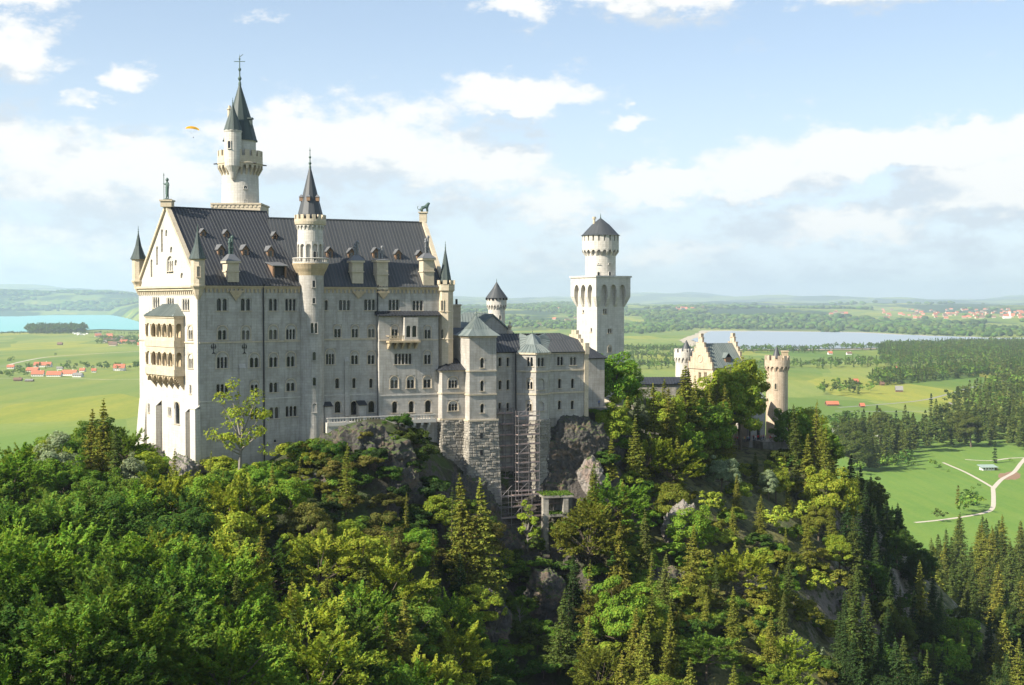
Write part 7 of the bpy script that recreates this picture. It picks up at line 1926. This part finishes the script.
# ================================================================ figures
def skin_mesh(name, verts, edges, radii, mats, sub=1, rootv=0):
    me = bpy.data.meshes.new(name); me.from_pydata(verts, edges, []); ob = bpy.data.objects.new(name, me); COL.objects.link(ob)
    sk = ob.modifiers.new('s', 'SKIN'); sk.use_smooth_shade = True
    for i, r in enumerate(radii): me.skin_vertices[0].data[i].radius = (r, r) if not isinstance(r, tuple) else r
    me.skin_vertices[0].data[rootv].use_root = True
    sb = ob.modifiers.new('b', 'SUBSURF'); sb.levels = sub; sb.render_levels = sub
    dg = bpy.context.evaluated_depsgraph_get(); m2 = bpy.data.meshes.new_from_object(ob.evaluated_get(dg)); bpy.data.objects.remove(ob)
    m2.materials.clear()
    for m in mats: m2.materials.append(m)
    return m2
def human(arm_l=(-.30, .05, .95), arm_r=(.30, .05, .95), stride=.12, elb_l=(-.27, 0, 1.15), elb_r=(.27, 0, 1.15)):
    V = [(0, 0, .95), (0, 0, 1.18), (0, 0, 1.42), (0, 0, 1.52), (0, -.01, 1.62), (0, -.01, 1.74),
         (-.19, 0, 1.40), elb_l, arm_l, (arm_l[0], arm_l[1] - .03, arm_l[2] - .10), (.19, 0, 1.40), elb_r, arm_r, (arm_r[0], arm_r[1] - .03, arm_r[2] - .10),
         (-.10, 0, .90), (-.11, -stride * .6, .50), (-.11, -stride, .07), (-.11, -stride - .14, .03), (.10, 0, .90), (.11, stride * .3, .50), (.11, stride, .07), (.11, stride - .14, .03)]
    E = [(0, 1), (1, 2), (2, 3), (3, 4), (4, 5), (2, 6), (6, 7), (7, 8), (8, 9), (2, 10), (10, 11), (11, 12), (12, 13), (0, 14), (14, 15), (15, 16), (16, 17), (0, 18), (18, 19), (19, 20), (20, 21)]
    Rr = [(.16, .11), (.15, .10), (.16, .10), .055, .095, .085, .07, .05, .038, .035, .07, .05, .038, .035, .09, .06, .045, .04, .09, .06, .045, .04]
    return V, E, Rr
M['skin'] = plain_mat('skin', (.50, .32, .23), .6, 0, .1); M['hair'] = plain_mat('hair', (.05, .03, .02), .7, 0, .2)
def objcol(name):
    m, nt, b = nodes(name); oi = nt.nodes.new('ShaderNodeObjectInfo'); nt.links.new(oi.outputs['Color'], b.inputs['Base Color']); b.inputs['Roughness'].default_value = .85; return m
M['cloth'] = objcol('jacket_cloth'); M['trou'] = plain_mat('trousers', (.04, .05, .09), .9, 0, .3)
PERS = []
for i, (al, ar, st_) in enumerate([((-.30, .05, .92), (.30, .05, .92), .10), ((-.22, -.30, 1.20), (.30, .02, .92), .0), ((-.30, .12, .93), (.28, -.18, 1.0), .22)]):
    V, E, Rr = human(al, ar, st_); me = skin_mesh('person', V, E, Rr, [M['cloth'], M['trou'], M['skin'], M['hair']])
    for p in me.polygons:
        c = p.center; p.material_index = 3 if (c.z > 1.72 or (c.z > 1.60 and c.y > .02)) else 2 if c.z > 1.50 or (abs(c.x) > .2 and c.z < 1.0 and c.z > .75) else 1 if c.z < .92 else 0
    PERS.append(me)
ter = thing('terrace_wall', FG2.pt(8, 4, z_ter), 'low stone terrace with railing where the visitors gather before the gatehouse', 'terrace')
mb = MB(); tu0, tu1 = -3.0, L2 + 7; frbox(mb, FG2, tu0, tu1, .3, 6.5, z_ter - 9, z_ter); mb.build('wall', 'rubble', ter)
mb = MB()
frbox(mb, FG2, tu0, tu1, 6.2, 6.28, z_ter + .95, z_ter + 1.03); frbox(mb, FG2, tu0, tu1, 6.2, 6.28, z_ter + .5, z_ter + .55)
u = tu0
while u < tu1: frbox(mb, FG2, u, u + .08, 6.19, 6.29, z_ter, z_ter + 1.05); u += 1.3
mb.build('railing', 'wallw', ter)
cl = [((.55, .03, .04), 'red'), ((.75, .74, .70), 'white'), ((.08, .12, .35), 'blue'), ((.70, .30, .35), 'pink'), ((.05, .05, .06), 'black'), ((.55, .42, .12), 'yellow'), ((.12, .30, .16), 'green'), ((.60, .56, .48), 'beige')]
rp = random.Random(21); placed = []
for i in range(34):
    for _ in range(20):
        u = rp.uniform(FG2.u(738, 5), FG2.u(788, 5)); w = rp.uniform(2.0, 5.7)
        if all(abs(u - a) + abs(w - b) > .75 for a, b in placed): break
    placed.append((u, w)); p = FG2.pt(u, w, z_ter); c, nm = cl[rp.choice([0, 1, 1, 2, 3, 3, 4, 5, 6, 7, 0, 1])]
    o = bpy.data.objects.new('person', PERS[i % 3]); COL.objects.link(o); o.location = p; o.rotation_euler = (0, 0, rp.uniform(0, 6.28)); s = rp.uniform(.92, 1.08); o.scale = (s, s, s); o.color = (*c, 1)
    tag(o, f'visitor in a {nm} top standing in the crowd on the gatehouse terrace', 'person', f'visitors in {nm} tops on the terrace')
# one passer-by at the forecourt beside the square tower
o = bpy.data.objects.new('person', PERS[1]); COL.objects.link(o); o.location = fT.pt(3.2, -2.0, tz + .05); o.color = (.10, .16, .35, 1); tag(o, 'lone person in blue on the forecourt below the square tower', 'person')

# ---- statues
def recenter(me, s, mat):
    for v in me.vertices: v.co = v.co * s
    me.materials.clear(); me.materials.append(M[mat])
    for p in me.polygons: p.material_index = 0
    return me
V, E, Rr = human((-.62, -.05, 1.45), (.34, -.10, 1.00), .05, (-.42, 0, 1.30), (.36, 0, 1.18)); Rr = [((r[0] * 1.25, r[1] * 1.3) if isinstance(r, tuple) else r * 1.25) for r in Rr]
km = recenter(skin_mesh('body', V, E, Rr, [M['patina']]), 2.3, 'patina')
kn = thing('knight_statue', PED_KNIGHT, 'green bronze knight statue with lance and shield on the west gable peak', 'statue'); kn.rotation_euler = (0, 0, FW.rot)
b_ = bpy.data.objects.new('body', km); COL.objects.link(b_); b_.parent = kn; b_.location = (0, 0, .15)
def part_local(mb, name, mat, parent):
    o = mb.build(name, mat); o.parent = parent; return o
mb = MB(); mb.tube((-1.35, -.12, .1), (-1.38, -.12, 5.0), .07); mb.tube((-1.38, -.12, 5.0), (-1.38, -.12, 5.6), .14, .01); part_local(mb, 'lance', 'patina', kn)
mb = MB()
mb.prism([(.55, -.62), (1.45, -.62), (1.45, -.45), (.55, -.45)], 1.2, 2.6); mb.prism([(.98, -.62), (1.02, -.62), (1.02, -.45), (.98, -.45)], .35, 1.197, 0, [(.55, -.62), (1.45, -.62), (1.45, -.45), (.55, -.45)]); part_local(mb, 'shield', 'patina', kn)
mb = MB(); mb.lathe(0, 0, [(.34, 3.9), (.34, 4.1), (.24, 4.3), (.03, 4.5)], 10); part_local(mb, 'helmet', 'patina', kn)
mb = MB(); mb.prism([(-.7, -.6), (.9, -.6), (.9, .6), (-.7, .6)], 0, .18); part_local(mb, 'plinth', 'patina', kn)
LV = [(0, 0, .95), (-.55, 0, 1.05), (-.95, 0, 1.45), (-1.15, 0, 1.75), (-1.50, 0, 1.70), (.55, 0, .75), (.70, 0, .40), (-.85, -.22, .75), (-.90, -.22, .05), (-.85, .22, .75), (-.95, .22, .05), (.45, -.25, .40), (.15, -.28, .06), (.45, .25, .40), (.15, .28, .06), (.95, 0, .35), (1.25, 0, .75), (1.1, 0, 1.15)]
LE = [(0, 1), (1, 2), (2, 3), (3, 4), (0, 5), (5, 6), (1, 7), (7, 8), (1, 9), (9, 10), (5, 11), (11, 12), (5, 13), (13, 14), (6, 15), (15, 16), (16, 17)]
lr = [.30, .34, .38, .34, .17, .30, .22, .15, .12, .15, .12, .2, .11, .2, .11, .06, .05, .08]
lm = recenter(skin_mesh('lion_statue', LV, LE, lr, [M['patina']]), 1.1, 'patina')
o = bpy.data.objects.new('lion_statue', lm); COL.objects.link(o); o.location = PED_LION; o.rotation_euler = (0, 0, F2.rot + math.pi); tag(o, 'small green bronze lion sitting on the east gable peak of the palace', 'statue')
# ---- paraglider
pc = P(192.5, 129, 900); pg = thing('paraglider', pc, 'orange paraglider canopy floating in the sky left of the tallest tower', 'paraglider')
def wing(parent):
    V, F = [], []; n = 18
    for k in range(n + 1):
        t = -1 + 2 * k / n; a = t * 1.05; x = 4.6 * math.sin(a) / math.sin(1.05); z = 3.6 * (math.cos(a) - math.cos(1.05)) - .2; ch = 2.3 * math.sqrt(max(.12, 1 - t * t * .85)); th = .28 * ch / 2.3
        for (dy, dz) in ((-.5, 0), (-.35, .5), (0, .7), (.5, 0), (0, -.3), (-.35, -.3)): V.append((x, dy * ch, z + dz * th * 1.4))
    for k in range(n):
        for q in range(6): a, b = k * 6 + q, k * 6 + (q + 1) % 6; F.append((a, b, b + 6, a + 6))
    F.append(tuple(range(6))); F.append(tuple(n * 6 + q for q in range(6))[::-1])
    me = bpy.data.meshes.new('canopy'); me.from_pydata(V, [], F); me.materials.append(leaf_mat('orange_ripstop', .6, .05, (.98, .78, .12))); o = bpy.data.objects.new('canopy', me); COL.objects.link(o); o.parent = parent
wing(pg)
mb = MB()
for t in (-.85, -.5, -.2, .2, .5, .85):
    a = t * 1.05; mb.tube((4.6 * math.sin(a) / math.sin(1.05), 0, 3.6 * (math.cos(a) - math.cos(1.05)) - .3), (.2 * (1 if t > 0 else -1), 0, -5.2), .02, n=3)
part_local(mb, 'suspension_lines', 'dark', pg); pg.rotation_euler = (-.75, .10, .25)
V, E, Rr = human((-.2, -.1, 1.75), (.2, -.1, 1.75), 0., (-.32, -.1, 1.55), (.32, -.1, 1.55))
V = [(x, y - max(0, .9 - z) * .9, max(z, .75) if z < .9 else z) for x, y, z in V]
pm = skin_mesh('person', V, E, [((r[0] * 1.3, r[1] * 1.6) if isinstance(r, tuple) else r * 1.3) for r in Rr], [M['trou']])
o = bpy.data.objects.new('person', pm); COL.objects.link(o); o.location = pc + Vector((.6, 0, -7.0)); tag(o, 'pilot in dark clothing hanging below the orange paraglider canopy', 'person')

# ================================================================ houses of the plain
M['rred'] = plain_mat('red_tile_roof', (.42, .13, .065), .8, 0, .25, .5); M['rbrown'] = plain_mat('brown_tile_roof', (.16, .09, .06), .8, 0, .25, .5); M['rgrey'] = plain_mat('grey_shingle_roof', (.20, .19, .17), .8, 0, .2, .5)
M['plaster'] = plain_mat('white_plaster', (.72, .70, .66), .9, 0, .06, .5); M['timber'] = plain_mat('dark_timber', (.13, .075, .045), .9, 0, .25, .5); M['rsage'] = plain_mat('pale_green_roof', (.26, .33, .28), .7, 0, .1, .5)
def house(x, y, z, w, l, h, rh, rot, roof, wall, label, cat='house', group=None, detail=True, name='house'):
    t = thing(name, (x, y, z), label, cat, group); t.rotation_euler = (0, 0, rot)
    WORG[t.name] = Vector((0, 0, 0)); mb = MB(); mb.box(-l / 2, l / 2, -w / 2, w / 2, -1, h)
    for s in (-1, 1): mb.face([(s * l / 2, -w / 2, h), (s * l / 2, w / 2, h), (s * l / 2, 0, h + rh)])
    mb.build('wall', wall, t); mb = MB(); o_ = .8
    for s in (-1, 1): slab(mb, [(-l / 2 - o_, s * (w / 2 + o_), h - o_ * rh / (w / 2)), (l / 2 + o_, s * (w / 2 + o_), h - o_ * rh / (w / 2)), (l / 2 + o_, 0, h + rh), (-l / 2 - o_, 0, h + rh)], .3)
    rf = mb.build('roof', roof, t)
    if detail:
        mb = MB(); mb.box(l * .2, l * .2 + 1.1, -.6, .5, h + rh * .5, h + rh + 1.2); mb.build('chimney', wall, rf)
        nwin = max(2, int(l / 3.5))
        for k in range(nwin):
            mb = MB(); c = -l / 2 + l * (k + .5) / nwin; mb.box(c - .6, c + .6, -w / 2 - .06, -w / 2 + .1, 1.2, 2.7); mb.build('window', 'glass', t)
    return t
def hpx(px, py, wpx, w, h, rh, rot, roof, wall, label, **k):
    wpx *= .82; w *= .8
    p = G(px, py); l = wpx / FPX * p.y; h *= .75; return house(p.x, p.y, 0, w, l, h, rh, rot, roof, wall, label, **k)
VG = 'farmhouses of the near village'
for a in [(11, 368.6, 8, 14, 5, 4, .1, 'rred', 'plaster', 'white farmhouse with red roof at the left edge of the near village'), (43, 367.0, 20, 20, 6, 6, .05, 'rred', 'plaster', 'longest red-roofed building at the back of the near village'),
          (33, 371.8, 14, 16, 5, 5, -.1, 'rred', 'sandp', 'red-roofed house behind the white gabled one in the village'), (38, 376.2, 14, 18, 6, 6, .15, 'rred', 'plaster', 'white gabled house with red roof at the village front left'),
          (54.5, 376.4, 17, 18, 5, 6, .05, 'rred', 'plaster', 'wide low house with red roof in the village centre front'), (70, 375.6, 18, 18, 6, 6, -.12, 'rred', 'plaster', 'big red-roofed house at the right of the village front'), (78, 377, 11, 14, 5, 4, -.1, 'rgrey', 'plaster', 'white house with grey roof at the village front right'),
          (119.5, 370.6, 13, 18, 8, 7, .1, 'rred', 'plaster', 'white house with red roof standing apart among trees right of the village'), (94, 372.3, 5, 12, 5, 4, .2, 'rred', 'plaster', 'small white cottage with red roof between the village trees'), (82.5, 371.6, 6, 12, 4, 4, 0, 'rred', 'plaster', 'small red-roofed house behind the village right end'),
          (60, 369.5, 7, 10, 4, 3, 0, 'rgrey', 'plaster', 'low grey-roofed shed behind the village centre'), (18, 381, 9, 10, 4, 3, .05, 'rbrown', 'timber', 'dark brown shed in front of the village trees at left'), (29.5, 381.5, 9, 9, 3, 2, -.05, 'rgrey', 'timber', 'low grey shed right of the dark brown shed')]: hpx(*a)
hpx(60, 345, 5.5, 14, 5, 5, 0, 'rbrown', 'timber', 'lone brown barn on the meadow between the two villages', name='barn', cat='barn')
for a in [(832, 405.6, 14, 11, 3.4, 3.4, .03, 'rred', 'timber', 'long red-roofed barn on the meadow right of the gate tower'), (862, 407.3, 4.4, 8, 3.4, 3, .1, 'rred', 'timber', 'small red-roofed barn right of the long barn'), (855.5, 382.8, 5.4, 10, 4, 4, .1, 'rred', 'timber', 'small dark barn with red roof left of the round grove'),
          (899, 391.8, 8, 14, 4.5, 5.5, -.2, 'rgrey', 'timber', 'grey-roofed barn in the middle of the yellow meadow'), (896, 369.4, 3.4, 10, 4, 4, .1, 'rred', 'timber', 'tiny red-roofed barn in front of the dark wood'), (882, 385.4, 4, 9, 4, 3.5, .1, 'rbrown', 'timber', 'brown barn at the corner of the tree strip'),
          (1001, 407.6, 4.4, 9, 4, 3, .3, 'rred', 'plaster', 'small orange-roofed hut at the foot of the wooded rise'), (784, 412, 5, 8, 3, 3, .1, 'rred', 'timber', 'small red-roofed barn beside the gate tower'), (950, 405.6, 2.4, 6, 3, 2, .1, 'rgrey', 'timber', 'tiny hut between the two lone spruces')]: hpx(*a, name='barn', cat='barn', detail=False)
hpx(1006, 377.6, 14, 16, 5, 5, .15, 'rred', 'plaster', 'long red-roofed farmhouse beside the country road')
hpx(858, 362, 7, 14, 6, 5, .1, 'rbrown', 'sandp', 'brown-roofed house among trees near the lake shore'); hpx(849, 354.6, 6, 12, 5, 4, .1, 'rbrown', 'plaster', 'farther brown-roofed house behind the lakeside trees'); hpx(830, 354.4, 5, 12, 5, 5, .1, 'rred', 'plaster', 'red-roofed house near the lake, left of its neighbours')
def flat_building(px, py, wpx, dep, h, label, roofm='plaster'):
    p = G(px, py); l = wpx / FPX * p.y; t = thing('building', (p.x, p.y, 0), label, 'building'); WORG[t.name] = Vector((0, 0, 0)); t.rotation_euler = (0, 0, -.12)
    mb = MB(); mb.box(-l / 2, l / 2, 0, dep, -1, h); mb.build('wall', 'plaster', t); mb = MB(); mb.box(-l / 2 - .4, l / 2 + .4, -.4, dep + .4, h + .003, h + .5); mb.build('flat_roof', 'rgrey', t)
    k = 0
    while -l / 2 + 1 + k * 2.6 < l / 2 - 1.6:
        for zz_ in [1.2 + 3 * q for q in range(int((h - 1) / 3))]:
            mb = MB(); c = -l / 2 + 1 + k * 2.6; mb.box(c, c + 1.7, -.06, .1, zz_, zz_ + 1.4); mb.build('window', 'glass', t)
        k += 1
flat_building(876, 436.5, 13, 12, 7.5, 'white flat-roofed building half hidden by the spruce belt'); flat_building(842, 433, 17, 11, 6, 'long white flat-roofed building left of its twin behind the spruces')
# hut by the fork of the paths
p = G(986.5, 470); t = thing('hut', (p.x, p.y, 0), 'small white hut with wide pale green roof by the fork of the paths', 'hut'); WORG[t.name] = Vector((0, 0, 0)); t.rotation_euler = (0, 0, .12)
mb = MB(); mb.box(-4.5, 5.0, -3, 3, -.3, 2.7); mb.build('wall', 'plaster', t); mb = MB(); mb.box(5.01, 7.2, -2.6, 3, -.3, 2.3); mb.build('annex', 'timber', t)
mb = MB(); slab(mb, [(-6.2, -4.4, 2.6), (7.6, -4.4, 2.6), (7.6, 3.8, 3.9), (-6.2, 3.8, 3.9)], .25); mb.build('roof', 'rsage', t)
for c in (-3.4, -1.0, 1.4, 3.6): mb = MB(); mb.box(c - .5, c + .5, -3.06, -2.9, .9, 2.0); mb.build('window', 'glass', t)
for c in (-6, -2, 2, 7): mb = MB(); mb.box(c - .1, c + .1, -4.3, -4.1, -.2, 2.6); mb.build('post', 'timber', t)
# distant settlements
def on_hill(px, py):
    r = ray(px, py); d = 5500.
    while d < 22000:
        if CAMZ + r.z * d <= far_height(r.x * d, d): return Vector((r.x * d, d, far_height(r.x * d, d)))
        d += 25
    return None
rh = random.Random(31)
def far_house(p, s, roof, lab, grp):
    global FH
    if roof not in FH:
        mb = MB(); l, w, h, q = 20, 13, 5, 7; mb.box(-l / 2, l / 2, -w / 2, w / 2, -6, h, 0)
        for s_ in (-1, 1): mb.face([(s_ * l / 2, -w / 2, h), (s_ * l / 2, w / 2, h), (s_ * l / 2, 0, h + q)], 0); slab(mb, [(-l / 2 - 1, s_ * (w / 2 + 1), h - 1), (l / 2 + 1, s_ * (w / 2 + 1), h - 1), (l / 2 + 1, 0, h + q), (-l / 2 - 1, 0, h + q)], .4, 1)
        o = mb.build('house', ['sandp', roof]); FH[roof] = o.data; bpy.data.objects.remove(o)
    o = bpy.data.objects.new('house', FH[roof]); COL.objects.link(o); o.location = p; o.rotation_euler = (0, 0, rh.uniform(-.6, .6)); o.scale = (s, s, s); tag(o, lab, 'house', grp)
FH = {}
for (n, pa, pb, ya, yb, s, lab, grp) in [(34, 98, 141, 335.5, 346, 1.0, 'tiny red-roofed house in the far village by the turquoise lake', 'houses of the far lakeside village'), (110, 880, 1028, 309.5, 319.5, 1.25, 'tiny house of the pale town on the slope across the lake', 'houses of the town across the lake'),
                                          (18, 664, 702, 307, 310.5, 1.5, 'tiny house of the hamlet on the hills above the lake', 'houses of the hill hamlet'), (10, 826, 846, 311, 315, 1.3, 'tiny house left of the hillside town', 'scattered houses left of the town'), (12, 540, 590, 306, 326, 1.2, 'tiny farmhouse in the hazy hills left of the square tower', 'hazy farmhouses')]:
    for i in range(n):
        px = rh.gauss((pa + pb) / 2, (pb - pa) / 3.4) if n < 50 else rh.uniform(pa, pb); py = rh.uniform(ya, yb)
        px = min(max(px, pa), pb)
        p = G(px, py) if py > 330 else on_hill(px, py)
        if p is None: continue
        rf = rh.choice(['rred', 'rred', 'rbrown', 'rgrey'] if pa < 200 else ['rred', 'rred', 'rbrown']); rn = {'rred': 'red', 'rbrown': 'brown', 'rgrey': 'grey'}[rf]
        far_house(p, s * rh.uniform(.7, 1.15), rf, lab.replace('tiny ', f'tiny {rn}-roofed ').replace('red-roofed red-roofed', 'red-roofed').replace('-roofed red-roofed', '-roofed'), f'{rn} {grp}')
p = on_hill(1007, 318.6)
if p:
    ch_ = thing('church', p, 'white church with red roof and tower standing out of the far town', 'church'); WORG[ch_.name] = Vector((0, 0, 0))
    mb = MB(); mb.box(-22, 22, -10, 10, -8, 16); mb.box(10, 20, -6, 6, 16.01, 42); mb.build('wall', 'plaster', ch_)
    mb = MB()
    for s_ in (-1, 1): slab(mb, [(-23, s_ * 11, 15), (9.8, s_ * 11, 15), (9.8, 0, 27), (-23, 0, 27)], .5)
    mb.prism([(9.5, -6.5), (20.5, -6.5), (20.5, 6.5), (9.5, 6.5)], 42.1, 56, 0, [(14.9, -.1), (15.1, -.1), (15.1, .1), (14.9, .1)]); mb.build('roof', 'rred', ch_)
# caravans of the lakeside camp
for i in range(14):
    p = G(rh.uniform(70, 88), rh.uniform(333.3, 335.2)); mb = MB(); mb.box(-4, 4, -2.5, 2.5, .4, 5); o = mb.build('caravan', 'plaster'); o.location = p; o.rotation_euler = (0, 0, rh.uniform(0, 3)); tag(o, 'tiny white caravan in the camp beside the lakeside wood', 'caravan', 'caravans in the lakeside camp')
